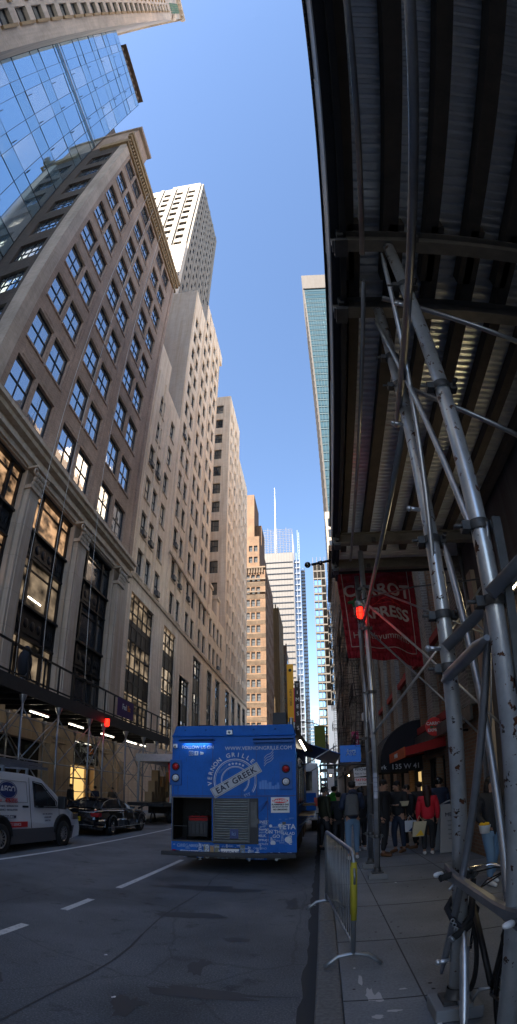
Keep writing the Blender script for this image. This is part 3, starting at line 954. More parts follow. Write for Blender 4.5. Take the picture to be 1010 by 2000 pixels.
for k in range(8): b.tube((LX-.3, 45.2+k*1.4, 71), (LX-.3, 45.2+k*1.4, 72.2), .03, 6)
b.tube((LX-.3, 45.2, 72.2), (LX-.3, 55.2, 72.2), .03, 6); b.tube((LX-.3, 45.2, 71.6), (LX-.3, 55.2, 71.6), .03, 6)
b.build('roof_railing', 'black_iron', root)
# court podium
b = MB(); podw = [w for u in (57, 59.2, 61.6, 63.8) for w in colwin(u, [z for z in WZ if z < 23])]
podb = [(55.8, 58.6, 4.8, 15.9), (60.6, 63.6, 4.8, 15.9)]
hole_wall(b, FX, LX, 55.5, 66.5, 0, 24.2, podw+podb, .28)
b.quad((LX, 55.5, 24.2), (LX, 66.5, 24.2), (-26, 66.5, 24.2), (-26, 55.5, 24.2))
b.quad((-26, 55.5, 24), (-26, 66.5, 24), (-26, 66.5, 66), (-26, 55.5, 66))
for u in (56.5, 61.0): b.box(LX-1.6, LX-.1, u, u+1.5, 24.21, 27.0); b.box(LX-1.75, LX+.05, u-.15, u+1.65, 27.01, 27.4)
b.build('court_podium', 'beige_facade', root)
near_w += podw
# third mass Y 66.5-88
w3 = []
for u in (68.2, 70.2, 73.0, 75.0):
    w3 += colwin(u, [z for z in WZ if z < 68])
for u in (78.6, 80.6, 83.6, 85.8): w3 += colwin(u, [z for z in WZ if z < 61])
b3 = [(67.5, 70.8, 4.8, 15.9), (72.4, 75.6, 4.8, 15.9), (78, 81.2, 4.8, 15.9), (83, 86.4, 4.8, 15.9)]
b = MB(); hole_wall(b, FX, LX, 66.5, 77, 0, 70.6, [w for w in w3 if w[1] < 77]+b3[:2], .3); hole_wall(b, FX, LX, 77, 88, 0, 63.5, [w for w in w3 if w[0] > 77]+b3[2:], .3)
b.quad((LX, 66.5, 70.6), (LX, 77, 70.6), (-30, 77, 70.6), (-30, 66.5, 70.6)); b.quad((LX, 77, 63.5), (LX, 88, 63.5), (-30, 88, 63.5), (-30, 77, 63.5)); b.quad((LX, 88, 0), (-30, 88, 0), (-30, 88, 63.5), (LX, 88, 63.5))
cw = [(-15.7, -14.3, 27.4+3.62*k-1.05, 27.4+3.62*k+1.05) for k in range(12)]
hole_wall(b, '-y', 66.5, -26, LX, 24, 70.6, cw, .3)
b.build('rear_wing', 'beige_facade', root)
b = MB(); b.box(-78, -30.05, 58, 87.9, 0, 60); b.box(-70, -40.05, 12, 57.9, 0, 50); b.build('added_shade_bulk', 'side_brick', root)  # unseen bulk added to block sun on the orange building's lower front
b = MB()
for u in (67.1, 71.6, 76.4, 77.4, 82.1, 87.4, 69.2, 74.0, 79.6, 84.7): fbox(b, FX, LX, u-.14, u+.14, 17, 69.8 if u < 77 else 62.8, .002, .1)
b.split('wing_rib', 'beige_facade', root)
windows(root, '-y', 66.5, cw, .3, 2, 2, .06, gm='dim_glass')
mat_glass('blind_glass', (.5, .47, .42), .35, .3)
glaz = lambda h: random.choice(['window_glass', 'window_glass', 'dim_glass', 'dim_glass', 'blind_glass'])
near_w.sort(key=lambda w: w[0]+w[2]*.5)
windows(root, FX, LX, near_w[:86], .28, 2, 2, .055, gm=glaz)
merged_windows(root, FX, LX, near_w[86:]+far_w+w3, .28, 1, 2, gm='window_glass', stuff=True)
b = MB()
for w in near_w[:86]: fbox(b, FX, LX, w[0]-.08, w[1]+.08, w[2]-.13, w[2]-.002, .002, .07)
b.split('window_sill', 'limestone', root)
# window air conditioners and drawn blinds here and there
rr = random.Random(4)
for w in rr.sample(near_w[:86], 11):
    b = MB(); fbox(b, FX, LX, (w[0]+w[1])/2-.32, (w[0]+w[1])/2+.32, w[2]+.05, w[2]+.5, -.2, .25); b.build('air_conditioner', 'worn_grey', root)
# tall steel shop windows near the street
def bigwin(a, c, z0, z1, P, name='steel_window'):
    fr = MB(); n = max(3, int((c-a)/1.0)); f = at(FX, P)
    spand = [(8.3, 9.9), (12.1, 13.6)] if z1 > 14 else [(8.3, 9.9)]
    k = 0
    while k <= n:
        u = a+(c-a)*k/n; fbox(fr, FX, P, max(a, u-.05), min(c, u+.05), z0, z1, -.06, .06); k += 1
    for s0, s1 in spand: fbox(fr, FX, P, a, c, s0, s1, -.03, .03)
    z = z0
    while z < z1: fbox(fr, FX, P, a, c, z, z+.09, -.06, .061); z += 1.02
    o = fr.build(name, 'black_iron', root)
    g = MB()
    for k in range(n):
        z = z0
        while z < z1:
            t = random.uniform(-.015, .015); u, v = a+(c-a)*k/n, a+(c-a)*(k+1)/n
            g.quad(f(u, z, -.02+t), f(v, z, -.02-t), f(v, min(z+1.02, z1), -.02), f(u, min(z+1.02, z1), -.02)); z += 1.02
    g.build('pane', 'window_glass' if a > 40 else 'lit_glass_dim', o)
for (a, c, z0, z1) in [(31.0, 36.2, 5.0, 15.6)]+bigm+podb+b3: bigwin(a, c, z0, z1, LX-.22)
b = MB()
for z in (6.6,): pass
for k in range(7): fbox(b, FX, LX, 30.5+k*8.2, 31.6+k*8.2, 0, 3.4, .002, .1)
b.split('base_pier', 'limestone', root)
# ------------------------------------------------------------------ beyond the avenue
def solid(mb, x0, x1, y0, y1, z0, z1): mb.box(x0, x1, y0, y1, z0, z1); return mb
# orange brick corner building, left
root = thing('corner_office_building', 'orange brick office building with banded floors, sunlit, left of the far white tower', 'building', (-20, 130, 0))
b = MB(); Y = 118
W = []
for k in range(15):
    z = 6.5+3.55*k
    for u in (-14.4, -15.75, -17.1, -19.9, -21.3, -22.7, -25.4): W.append((u-.5, u+.5, z-.95, z+.95))
hole_wall(b, '-y', Y, -30, -12.5, 0, 59.6, W, .3)
hole_wall(b, FX, -12.5, Y, 140, 0, 59.6, [(u-.6, u+.6, 6.5+3.55*k-.95, 6.5+3.55*k+.95) for k in range(15) for u in (120.5, 123, 127, 130, 134, 137)], .3)
b.quad((-30, Y, 59.6), (-12.5, Y, 59.6), (-12.5, 140, 59.6), (-30, 140, 59.6))
W2 = [(u-.5, u+.5, 62.4+3.4*k-.9, 62.4+3.4*k+.9) for k in range(2) for u in (-15.2, -16.6, -18.2, -20)]
hole_wall(b, '-y', 119.5, -28, -14.2, 59.6, 69.6, W2, .3); b.quad((-14.2, 119.5, 59.6), (-14.2, 138, 59.6), (-14.2, 138, 69.6), (-14.2, 119.5, 69.6)); b.quad((-28, 119.5, 69.6), (-14.2, 119.5, 69.6), (-14.2, 138, 69.6), (-28, 138, 69.6))
b.box(-28, -16.4, 126, 137, 69.61, 88); b.box(-16.39, -14.5, 128, 136, 69.61, 78)
b.build('wall', 'orange_brick', root)
b = MB()
for k in range(14):
    z = 8.2+3.55*k
    for q in range(4): fbox(b, '-y', Y, -29.9, -12.55, z-.45+q*.3, z-.3+q*.3, .002, .07)
for z in (59.0, 55.6, 52.0): fbox(b, '-y', Y, -29.9, -12.45, z, z+.4, .1, .35)
for k in range(24): fbox(b, '-y', Y, -29.5+k*.7, -29.2+k*.7, 57.6, 58.9, .002, .3)
mat_brick('band_brick', (.15, .10, .065), (.12, .08, .05), (.1, .075, .05)); b.build('brick_bands', 'band_brick', root)
merged_windows(root, '-y', Y, W, .3, 1, 2, gm='dim_glass', fm='black_paint'); merged_windows(root, '-y', 119.5, W2, .3, 1, 2, gm='dim_glass')
merged_windows(root, FX, -12.5, [(u-.6, u+.6, 6.5+3.55*k-.95, 6.5+3.55*k+.95) for k in range(15) for u in (120.5, 123, 127, 130, 134, 137)], .3, 1, 2, gm='dim_glass')
root = thing('ribbed_brick_building', 'golden brick building with vertical ribs, right behind the orange banded one', 'building', (-16, 150, 0))
b = MB(); b.box(-30, -11.4, 140.1, 160, 0, 56)
for k in range(9): b.box(-11.4, -10.9, 141+k*2.2, 142+k*2.2, 0, 56.5)
for k in range(4): b.box(-14.4+k*.8, -14+k*.8, 139.6, 140.09, 56, 57)
mat_stone('golden_brick', (.13, .085, .035), (.10, .065, .028), (.6, .3), .2); b.build('wall', 'golden_brick', root)
b = MB()
for k in range(8):
    for z in range(15): b.box(-11.39, -11.3, 142.2+k*2.2, 143+k*2.2, 5+z*3.6, 7+z*3.6)
b.split('window', 'dark_glass', root)
root = thing('dark_brick_building', 'dark brown brick building low behind the yellow vertical sign', 'building', (-15, 170, 0))
b = MB(); b.box(-30, -10.3, 160.1, 176, 0, 50); b.box(-26, -9.9, 176.1, 200, 0, 44); b.box(-10.29, -9.9, 160.2, 162, 0, 50.6)
b.build('wall', 'far_brown_brick', root)
b = MB()
for k in range(6):
    for z in range(12): b.box(-10.29, -10.2, 163+k*2.1, 164.1+k*2.1, 4+z*3.7, 6+z*3.7)
for z in range(12):
    for u in (-10.9, -12.5, -14.4): b.box(u-.5, u+.5, 159.9, 160.09, 4+z*3.7, 6+z*3.7)
b.split('window', 'dim_glass', root)
# white mast tower
root = thing('mast_tower', 'tall pale screened skyscraper with a thin white mast at the end of the street', 'building', (-22, 320, 0))
m = newmat('screen_face', rough=.6)
v = wallcoord(m)
mp = N(m, 'Mapping'); L(m, v, mp.inputs['Vector'])
t = N(m, 'TexBrick'); L(m, mp.outputs[0], t.inputs['Vector']); t.offset = 0
t.inputs['Scale'].default_value = 1; t.inputs['Brick Width'].default_value = 1.9; t.inputs['Row Height'].default_value = .9
t.inputs['Mortar Size'].default_value = .16; t.inputs['Color1'].default_value = (.12, .104, .094, 1); t.inputs['Color2'].default_value = (.105, .092, .083, 1); t.inputs['Mortar'].default_value = (.07, .064, .06, 1)
setbase(m, t.outputs['Color'])
b = MB(); Y = 300
b.box(-36, -12.6, Y, 330, 0, 158); b.build('shaft', 'screen_face', root)
b = MB()
for k in range(34):
    z = 12+k*4.2
    b.box(-35.2, -13.2, Y-.25, Y-.01, z, z+.6)
b.split('window_band', 'dark_glass', root)
b = MB()
for k in range(12): b.box(-36+k*2.1, -35.75+k*2.1, Y+.3, Y+.6, 158.01, 178-(k % 3)*1.5)
for k in range(14): b.box(-36, -12.8, Y+.35, Y+.5, 158.3+k*1.4, 158.5+k*1.4)
for k in range(12): b.box(-12.9, -12.7, Y+1+k*2.4, Y+1.3+k*2.4, 158.01, 177)
b.build('screen_crown', 'screen_face', root)
b = MB(); b.box(-12.5, -8.4, Y+2, 328, 0, 153); b.build('notch_shaft', 'dim_glass', root)
b = MB()
for k in range(37): b.box(-12.59, -8.3, Y+1.2, Y+1.99, 3+k*4.1, 3.7+k*4.1)
for u in (-12.6, -10.6, -8.4): b.box(u-.15, u+.15, Y+.9, Y+1.19, 0, 158)
for u in (-12.6,): b.box(u-.3, u+.3, Y+.2, Y+.8, 0, 172)
for k in range(9): b.box(-9.4+.02*k, -8.2, Y+1.5, Y+1.7, 153.3+k*2.2, 153.6+k*2.2)
b.box(-9.4, -9.1, Y+1.3, Y+1.6, 153.01, 176); b.box(-8.4, -8.1, Y+1.3, Y+1.6, 153.01, 174)
b.build('steel_frame', 'tube_steel', root)
b = MB(); b.box(-8.0, -5.4, Y+12, 328, 0, 150); b.build('side_shaft', 'dim_glass', root)
b = MB()
for k in range(60): b.box(-8.05, -5.2, Y+11.2, Y+11.99, 1+k*2.5, 1.5+k*2.5)
for u in (-8.0, -6.7, -5.4): b.box(u-.12, u+.12, Y+10.9, Y+11.19, 0, 151)
b.build('side_screen', 'pale_facade', root)
b = MB(); b.path([(-25.3, Y+14, 158), (-25.3, Y+14, 178), (-25.3, Y+14, 190), (-25.3, Y+14, 222)], [.8, .6, .35, .1], 8); b.build('mast', 'white_paint', root)
# glass tower at right, partly behind the shed
mat_stone('crown_stone', (.055, .046, .041), (.046, .038, .034), (1.4, .9), .1)
root = thing('teal_tower', 'tall teal glass skyscraper with a pale stone edge, right of the sky gap', 'building', (20, 140, 0))
b = MB(); Y = 125
b.box(5.61, 30, Y, 150, 0, 199); b.build('core', 'teal_glass', root)
b = MB()
f = at('-y', Y)
zz = 4
cellb = MB()
rr = random.Random(3)
while zz < 196:
    for k in range(9):
        u0 = 5.65+k*1.0
        t = [rr.uniform(-.03, .03) for _ in range(3)]
        cellb.quad(f(u0, zz, .1+t[0]), f(u0+.9, zz, .1+t[1]), f(u0+.9, zz+2.2, .1+t[1]+t[2]), f(u0, zz+2.2, .1+t[0]+t[2]))
    zz += 3.4
cellb.split('pane', 'teal_glass', root, 98)
for k in range(58): fbox(b, '-y', Y, 5.5, 15, 3.15+k*3.4, 3.4+k*3.4, .12, .2)
for k in range(10): fbox(b, '-y', Y, 5.6+k*1.0-.04, 5.6+k*1.0+.04, 0, 190, .12, .2)
newmat('teal_band', (.04, .07, .08), .5); b.build('mullions', 'teal_band', root)
b = MB(); b.box(5.1, 5.6, Y-.1, 150, 0, 199); 
for k in range(55): b.box(4.98, 5.09, Y-.05, 149, 3+k*3.4, 4.2+k*3.4)
b.build('stone_edge', 'crown_stone', root)
b = MB(); b.box(5.05, 26, Y-.5, 149, 199.01, 211)
b.build('roof_crown', 'crown_stone', root)
# open gridded tower
mat_metal('far_frame', (.12, .10, .08), (.07, .062, .055), .7, 0)
root = thing('gridded_tower', 'narrow unfinished looking tower of stacked open frames in the sky gap', 'building', (3, 200, 0))
b = MB(); Y = 200
for k in range(28):
    z = 2+k*3.6
    b.box(.2, 5.6, Y, 214, z, z+.55)
    for u in (.2, 1.9, 3.6, 5.4): b.box(u, u+.22, Y+.05, Y+.3, z+.56, z+3.59)
b.box(5.6, 9, Y+2, 216, 0, 78)
b.build('frame', 'far_frame', root)
b = MB()
for k in range(28):
    z = 2+k*3.6
    if k < 25:
        for u in (.5, 2.2): b.box(u, u+1.3, Y+.5, Y+.55, z+.9, z+3.2)
b.split('pane', 'curtain_glass', root)
b = MB()
for k in range(28):
    z = 2+k*3.6
    b.box(.3, 5.5, 212, 213, z+.56, z+3.59) if k < 26 else None
b.build('rear_wall', 'far_frame', root)
b = MB()
for k in range(20): b.box(5.7, 8.9, Y+1.6, Y+1.99, 3+k*3.6, 5.4+k*3.6)
b.split('window', 'dark_glass', root)
root = thing('distant_glass_tower', 'faint pale blue glass tower far down the street, low in the sky gap', 'building', (-3, 420, 0))
b = MB(); b.box(-9, 1.5, 420, 440, 0, 62); b.build('shaft', 'curtain_glass', root)
b = MB()
for k in range(20): b.box(-9.1, 1.6, 419.6, 419.99, 2+k*3.1, 2.9+k*3.1)
for k in range(7): b.box(-9+k*1.7, -8.8+k*1.7, 419.3, 419.59, 0, 62)
b.build('mullions', 'galvanised', root)
# signs beyond the truck
root = thing('vertical_sign', 'tall yellow vertical blade sign on the left corner, above the truck roof', 'sign', (-9.6, 150, 20))
b = MB(); b.box(-9.4, -7.4, 150, 150.4, 22.5, 40.7); newmat('sign_amber', (.75, .40, .015), .5); b.build('panel', 'sign_amber', root)
text('lettering', 'NEW YORK', 1.0, 'sign_black', (-8.4, 149.95, 30), (R(90), R(90), 0), root, ext=.02)
b = MB(); b.ball((-8.4, 149.9, 38.7), .5, .08, .5); b.build('emblem', 'sign_black', root)
root = thing('vertical_sign', 'black vertical blade sign lettered TIMES SQ beside the yellow sign', 'sign', (-7.2, 140, 20))
b = MB(); b.box(-6.7, -5.1, 140, 140.4, 15.5, 33.0); b.build('panel', 'sign_black', root)
for k, ch in enumerate('TIMES SQ'): 
    if ch != ' ': text('lettering', ch, 1.5, 'letter_white', (-5.9, 139.95, 31.6-k*2.05), FRONT, root, ext=.02)
root = None
tag(MB().box(-7.2, -6.9, 145, 145.3, 16, 32).build('vertical_sign', 'pink_sign'), 'narrow dark red blade sign between the yellow and black signs', 'sign')
# ------------------------------------------------------------------ right side facades, x = 3.35
RX = 3.35
# building over the near part of the shed
root = thing('stone_building', 'dark smooth stone wall at the right edge behind the walking woman', 'building', (8, 0, 0))
b = MB(); hole_wall(b, '-x', RX, -14, 9.75, 0, 34, [(1.5, 4.0, .3, 2.6)], .3)
b.quad((RX, 9.75, 0), (20, 9.75, 0), (20, 9.75, 34), (RX, 9.75, 34)); b.quad((RX, -14, 34), (RX, 9.75, 34), (20, 9.75, 34), (20, -14, 34)); b.quad((RX, -14, 0), (20, -14, 0), (20, -14, 34), (RX, -14, 34))
b.build('wall', 'wall_plaster', root)
b = MB(); fbox(b, '-x', RX, 1.5, 4.0, .3, 2.6, -.25, -.2); b.build('shop_glass', 'dark_glass', root)
b = MB(); fbox(b, '-x', RX, -14, 9.7, 0, .35, .002, .06); fbox(b, '-x', RX, 9.1, 9.7, .36, 5.8, .002, .1); b.build('plinth', 'grey_stone', root)
root = thing('setback_building', 'tall pale setback building behind the right-hand shed', 'building', (20, 0, 0))
sb = [(u, u+1.2, 36+3.5*k, 38+3.5*k) for k in range(16) for u in (-8, -5, -2, 1, 4, 7, 10)]
b = MB(); hole_wall(b, '-x', 12.5, -12, 14, 30, 96, sb, .3); b.quad((12.5, -12, 30), (30, -12, 30), (30, -12, 96), (12.5, -12, 96)); b.quad((12.5, 14, 30), (30, 14, 30), (30, 14, 96), (12.5, 14, 96)); b.quad((12.5, -12, 96), (30, -12, 96), (30, 14, 96), (12.5, 14, 96))
b.build('wall', 'limestone', root); merged_windows(root, '-x', 12.5, sb, .3, gm='dim_glass')
for (lab, y0, y1, hh, mt) in (('added unseen dark block behind the tan brick building, tempers mirrored sunlight', 16, 38, 38, 'dark_brick'), ('added unseen sandy block behind the fire-escape houses, bounces sunlight', 38.2, 60, 48, 'tan_brick'), ('added unseen cream block behind the tall tenement, bounces sunlight', 60.2, 86, 57, 'beige_facade')):  # added unseen blocks, sized and coloured for bounced and mirrored sunlight
    root = thing('setback_building', lab, 'building', (20, (y0+y1)/2, 0))
    sb = [(u, u+1.3, 24+3.6*k, 26+3.6*k) for k in range(int((hh-26)/3.6)) for u in [y0+1.5+3.2*q for q in range(int((y1-y0-2)/3.2))]]
    b = MB(); hole_wall(b, '-x', 9.2, y0, y1, 22.5, hh, sb, .3); b.quad((9.2, y0, 18), (30, y0, 18), (30, y0, hh), (9.2, y0, hh)); b.quad((9.2, y1, 18), (30, y1, 18), (30, y1, hh), (9.2, y1, hh)); b.quad((9.2, y0, hh), (30, y0, hh), (30, y1, hh), (9.2, y1, hh))
    b.build('wall', mt, root); merged_windows(root, '-x', 9.2, sb, .3, gm='dim_glass')
# brick building with carrot restaurant
root = thing('brick_walkup', 'tan brick building with dark tall windows behind the red hanging banner', 'building', (8, 18, 0))
ups = [(11.6, 13.2), (14.4, 16.0), (17.5, 19.4), (21.0, 22.8), (24.4, 26.2), (27.6, 29.2)]
holes = []
for (a, c) in ups:
    for (z0, z1) in ((3.45, 7.9), (8.9, 11.4), (12.6, 15.0)): holes.append((a, c, z0, z1))
ground_ = [(13.2, 14.2, .02, 2.4), (14.35, 16.0, .5, 2.4), (16.5, 18.8, .02, 2.35), (20, 22, .3, 2.6), (23, 25.5, .3, 2.6), (26.5, 29, .3, 2.6)]
b = MB(); hole_wall(b, '-x', RX, 9.8, 30, 0, 17, holes+ground_, .35)
b.quad((RX, 9.8, 17), (RX, 30, 17), (16, 30, 17), (16, 9.8, 17)); b.quad((RX, 30, 0), (16, 30, 0), (16, 30, 17), (RX, 30, 17))
b.build('wall', 'tan_brick', root)
windows(root, '-x', RX, holes, .35, 3, 2, .08, gm='dark_glass')
b = MB()
for (a, c) in ups:
    for z in (3.4, 5.6):
        fbox(b, '-x', RX, a-.15, c+.15, z-.16, z+.04, .002, .14)
    fbox(b, '-x', RX, a+.02, c-.02, 5.65, 6.0, -.3, -.1)
    for k in range(8): fbox(b, '-x', RX, a+.1+k*(c-a-.2)/8, a+.16+k*(c-a-.2)/8, 6.0, 6.8, -.26, -.18)
b.split('window_sill', 'red_fabric', root)
b = MB()
for (a, c) in ((10.0, 11.3), (13.45, 14.2), (16.25, 17.3), (19.6, 20.8), (23.0, 24.2), (26.4, 27.4)):
    fbox(b, '-x', RX, a, c, 3.2, 16.5, .002, .18)
b.split('brick_pier', 'grey_brick', root)
for (a, c, z0, z1) in ground_:
    g = MB(); fbox(g, '-x', RX, a, c, z0, z1, -.34, -.3); g.build('shop_glass', 'dark_glass', root)
b = MB()
for (a, c, z0, z1) in ground_: 
    fbox(b, '-x', RX, a, a+.07, z0, z1, -.29, -.2); fbox(b, '-x', RX, c-.07, c, z0, z1, -.29, -.2); fbox(b, '-x', RX, a+.07, c-.07, z1-.1, z1, -.29, -.2)
b.split('shop_frame', 'black_paint', root)
b = MB(); fbox(b, '-x', RX, 9.85, 30, 2.85, 3.15, .185, .24); b.build('sign_band', 'worn_grey', root)
b = MB(); fbox(b, '-x', RX, 17.0, 18.4, .4, 2.1, -.28, -.27); b.build('entrance_light', 'shop_glow', root)
b = MB()
b.box(RX-.32, RX-.01, 11.0, 11.4, 3.0, 3.35); b.build('wall_box', 'worn_grey', root)
b = MB(); b.tube((RX, 10.9, 2.75), (RX-.3, 10.9, 2.75), .025, 8); b.ball((RX-.3, 10.9, 2.62), .1, .1, .16, 10, 6); b.tube((RX-.3, 10.9, 2.5), (RX-.3, 10.9, 2.4), .04, 8); b.build('wall_lantern', 'black_iron', root)
# round blade sign
root = thing('round_sign', 'small round red restaurant sign above the orange awning', 'sign', (3.0, 13, 3.1))
b = MB(); c = (3.07, 13.0, 3.12)
b.lathe([(0, -.04), (.24, -.04), (.25, -.03), (.25, .03), (.24, .04), (0, .04)], (c[0], c[1], c[2]), 'y', 32, False); b.build('disc', 'bright_red', root)
b = MB(); b.tube((c[0]+.2, 13.02, 3.2), (RX, 13.02, 3.2), .015, 8); b.tube((c[0]+.2, 13.02, 3.04), (RX, 13.02, 3.04), .015, 8); b.split('bracket', 'red_paint', root)
text('lettering', 'CARROT', .115, 'sign_white', (c[0], 12.952, 3.20), FRONT, root, bold=.002)
text('lettering', 'EXPRESS', .11, 'sign_white', (c[0], 12.952, 3.02), FRONT, root, bold=.002)
b = MB(); b.box(c[0]-.13, c[0]-.05, 12.945, 12.958, 3.08, 3.14); b.box(c[0]-.04, c[0]+.16, 12.945, 12.958, 3.095, 3.125); b.build('emblem', 'green_leaf', root)
# red awning with orange valance
root = thing('shop_awning', 'red shop awning with an orange front edge over the restaurant door', 'awning', (2.8, 14.4, 2.4))
b = MB()
for (y) in (13.0,):
    b.quad((2.24, 13.0, 2.62), (RX, 13.0, 2.86), (RX, 15.9, 2.86), (2.24, 15.9, 2.62))
    b.quad((2.24, 13.0, 2.62), (RX, 13.0, 2.86), (RX, 13.0, 2.60), (2.24, 13.0, 2.40))
    b.quad((2.24, 15.9, 2.62), (RX, 15.9, 2.86), (RX, 15.9, 2.60), (2.24, 15.9, 2.40))
b.build('canopy', 'red_fabric', root)
b = MB(); b.box(2.215, 2.237, 12.99, 15.91, 2.36, 2.635); vo = b.build('valance', 'orange_fabric', root)
text('lettering', 'EXPRESS', .17, 'letter_white', (2.21, 14.5, 2.49), WEST, vo)
b = MB(); b.tube((2.25, 13.03, 2.4), (RX, 13.03, 2.58), .015, 6); b.tube((2.25, 15.87, 2.4), (RX, 15.87, 2.58), .015, 6); b.tube((2.25, 13.03, 2.4), (2.25, 15.87, 2.4), .015, 6); b.build('frame', 'black_iron', root)
# domed black awning
root = thing('domed_awning', 'black domed entrance awning reading 135 W 41', 'awning', (2.7, 17.4, 2.3))
prof = [(RX, 3.75)] + [(RX-1.38*math.sin(t), 2.42+1.33*math.cos(t)) for t in [k*PI/2/10 for k in range(1, 11)]] + [(RX-1.38, 2.1), (RX, 2.1)]
b = MB()
for k in range(len(prof)-2): b.quad((prof[k][0], 16.2, prof[k][1]), (prof[k+1][0], 16.2, prof[k+1][1]), (prof[k+1][0], 19, prof[k+1][1]), (prof[k][0], 19, prof[k][1]))
b.poly([(x, 16.2, z) for x, z in prof]); b.poly([(x, 19, z) for x, z in prof])
b.build('canopy', 'black_fabric', root)
b = MB()
for y in (16.19, 16.9, 17.6, 18.3, 19.0):
    b.path([(x, y, z) for x, z in prof[:-1]], .014, 5)
b.build('frame', 'black_iron', root)
text('lettering', '135 W 41', .235, 'letter_white', (2.78, 16.18, 2.25), FRONT, root, bold=.003)
text('lettering', 'rk', .2, 'letter_white', (2.06, 16.18, 2.25), FRONT, root)
# fire-escape buildings
def escape_building(label, y0, y1, h, wm, ww=1.1, esc=True, xx=RX):
    root = thing('fire_escape_building', label, 'building', (xx+5, (y0+y1)/2, 0))
    hs = []
    u = y0+1.2
    us = []
    while u < y1-1.4: us.append(u); u += 2.3
    z = 4.6
    while z < h-2.2:
        for u in us: hs.append((u, u+ww, z, z+1.9))
        z += 3.25
    b = MB(); hole_wall(b, '-x', xx, y0, y1, 0, h, hs, .25)
    b.quad((xx, y0, 0), (xx+14, y0, 0), (xx+14, y0, h), (xx, y0, h)); b.quad((xx, y1, 0), (xx+14, y1, 0), (xx+14, y1, h), (xx, y1, h)); b.quad((xx, y0, h), (xx, y1, h), (xx+14, y1, h), (xx+14, y0, h))
    b.build('wall', wm, root)
    merged_windows(root, '-x', xx, hs, .25, 1, 2, gm='dim_glass')
    b = MB(); fbox(b, '-x', xx, y0+.05, y1-.05, h-1, h-.05, .002, .55); fbox(b, '-x', xx, y0+.05, y1-.05, 3.5, 3.9, .002, .25)
    b.split('cornice', wm, root)
    if esc:
        e0 = (y0+y1)/2-3.2; e1 = e0+4.8
        b = MB(); z = 4.3; k = 0
        while z < h-3:
            n = 1.05
            for q in range(9): fbox(b, '-x', xx, e0, e1, z, z+.04, .1+q*.11, .14+q*.11)
            for zz in (z+.45, z+.9): b.tube((xx-n, e0, zz), (xx-n, e1, zz), .02, 5); b.tube((xx, e0, zz), (xx-n, e0, zz), .02, 5); b.tube((xx, e1, zz), (xx-n, e1, zz), .02, 5)
            for q in range(17): u = e0+(e1-e0)*q/16; b.tube((xx-n, u, z), (xx-n, u, z+.9), .012, 4)
            a, c = (e0+.8, e1-.8) if k % 2 else (e1-.8, e0+.8)
            if z+3.25 < h-3:
                for n_ in (.35, .8): b.tube((xx-n_, a, z), (xx-n_, c, z+3.25), .025, 5)
                for q in range(1, 12): u = a+(c-a)*q/12; zz = z+3.25*q/12; b.tube((xx-.35, u, zz), (xx-.8, u, zz), .02, 4)
            z += 3.25; k += 1
        b.build('fire_escape', 'black_iron', root)
    return root
escape_building('dark brown walk-up with a black fire escape, nearest past the tan brick building', 30.1, 40, 14.5, 'dark_brick')
escape_building('grey brick walk-up with fire escape, just left of the nearest fire-escape house', 40.1, 52, 19, 'grey_brick', xx=RX-.1)
escape_building('brown brick tenement with fire escape, third along from the tan brick building', 52.1, 66, 22, 'far_brown_brick')
escape_building('tall dark brick tenement with fire escape at the right of the sky gap', 66.1, 87, 37, 'dark_brick', xx=RX-.2)
root = thing('banded_building', 'tall pale narrow facade with dark balconies above the fire escapes', 'building', (9, 112, 0))
b = MB(); b.box(4.2, 20, 108+8, 124, 0, 74)
b.build('wall', 'pale_facade', root)
b = MB()
for k in range(20): b.box(4.0, 4.19, 116.2, 123.8, 5+k*3.4, 7.2+k*3.4)
for k in range(20):
    for u in (4.8, 6.2, 7.6): b.box(u, u+.9, 115.9, 115.99, 5+k*3.4, 7.2+k*3.4)
b.split('window', 'dark_glass', root)
# bright billboard building, dark block and signs down the street
root = thing('billboard', 'large blank white billboard with a faint added glow, low beside the sky gap', 'billboard', (3, 100, 8))
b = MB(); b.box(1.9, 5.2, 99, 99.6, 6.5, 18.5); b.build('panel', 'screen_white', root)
b = MB(); b.tube((2.4, 99.3, -.1), (2.4, 99.3, 6.5), .15); b.tube((4.7, 99.3, -.1), (4.7, 99.3, 6.5), .15); b.split('post', 'black_iron', root)
root = thing('blue_sign', 'blue lit projecting sign with white characters over the pavement', 'sign', (2.0, 32, 3.6))
b = MB(); b.box(1.3, 2.62, 32, 32.25, 3.35, 4.42); so = b.build('panel', 'screen_blue', root)
b = MB()
def stroke(b, pts, r=.025):
    b.path([(1.98+x, 31.985, 3.93+z) for x, z in pts], r, 5)
stroke(b, [(-.28, .1), (-.05, .12)]); stroke(b, [(-.17, .24), (-.17, .05), (-.3, -.18)]); stroke(b, [(-.17, .05), (-.06, -.16)])
stroke(b, [(0, .18), (.02, -.18)]); stroke(b, [(-.02, .02), (.12, .16)]); stroke(b, [(.1, .14), (.3, .16), (.28, -.02), (.12, -.02), (.12, .14)]); stroke(b, [(.12, -.1), (.32, -.14)]); stroke(b, [(.2, -.02), (.2, -.2)])
b.build('lettering', 'sign_white', so)
b = MB(); b.tube((2.62, 32.1, 4.3), (3.35, 32.1, 4.3), .03, 8); b.tube((2.62, 32.1, 3.5), (3.35, 32.1, 3.5), .03, 8); b.split('bracket', 'black_iron', root)
root = thing('pink_sign', 'small pink projecting sign with an N above the blue sign', 'sign', (2.3, 36, 5))
b = MB(); b.box(2.35, 2.85, 36, 36.15, 4.7, 5.75); po = b.build('panel', 'pink_sign', root)
text('lettering', 'N', .5, 'sign_white', (2.6, 35.98, 5.0), FRONT, root); text('lettering', 'NAIL', .17, 'sign_white', (2.6, 35.98, 5.45), FRONT, root)
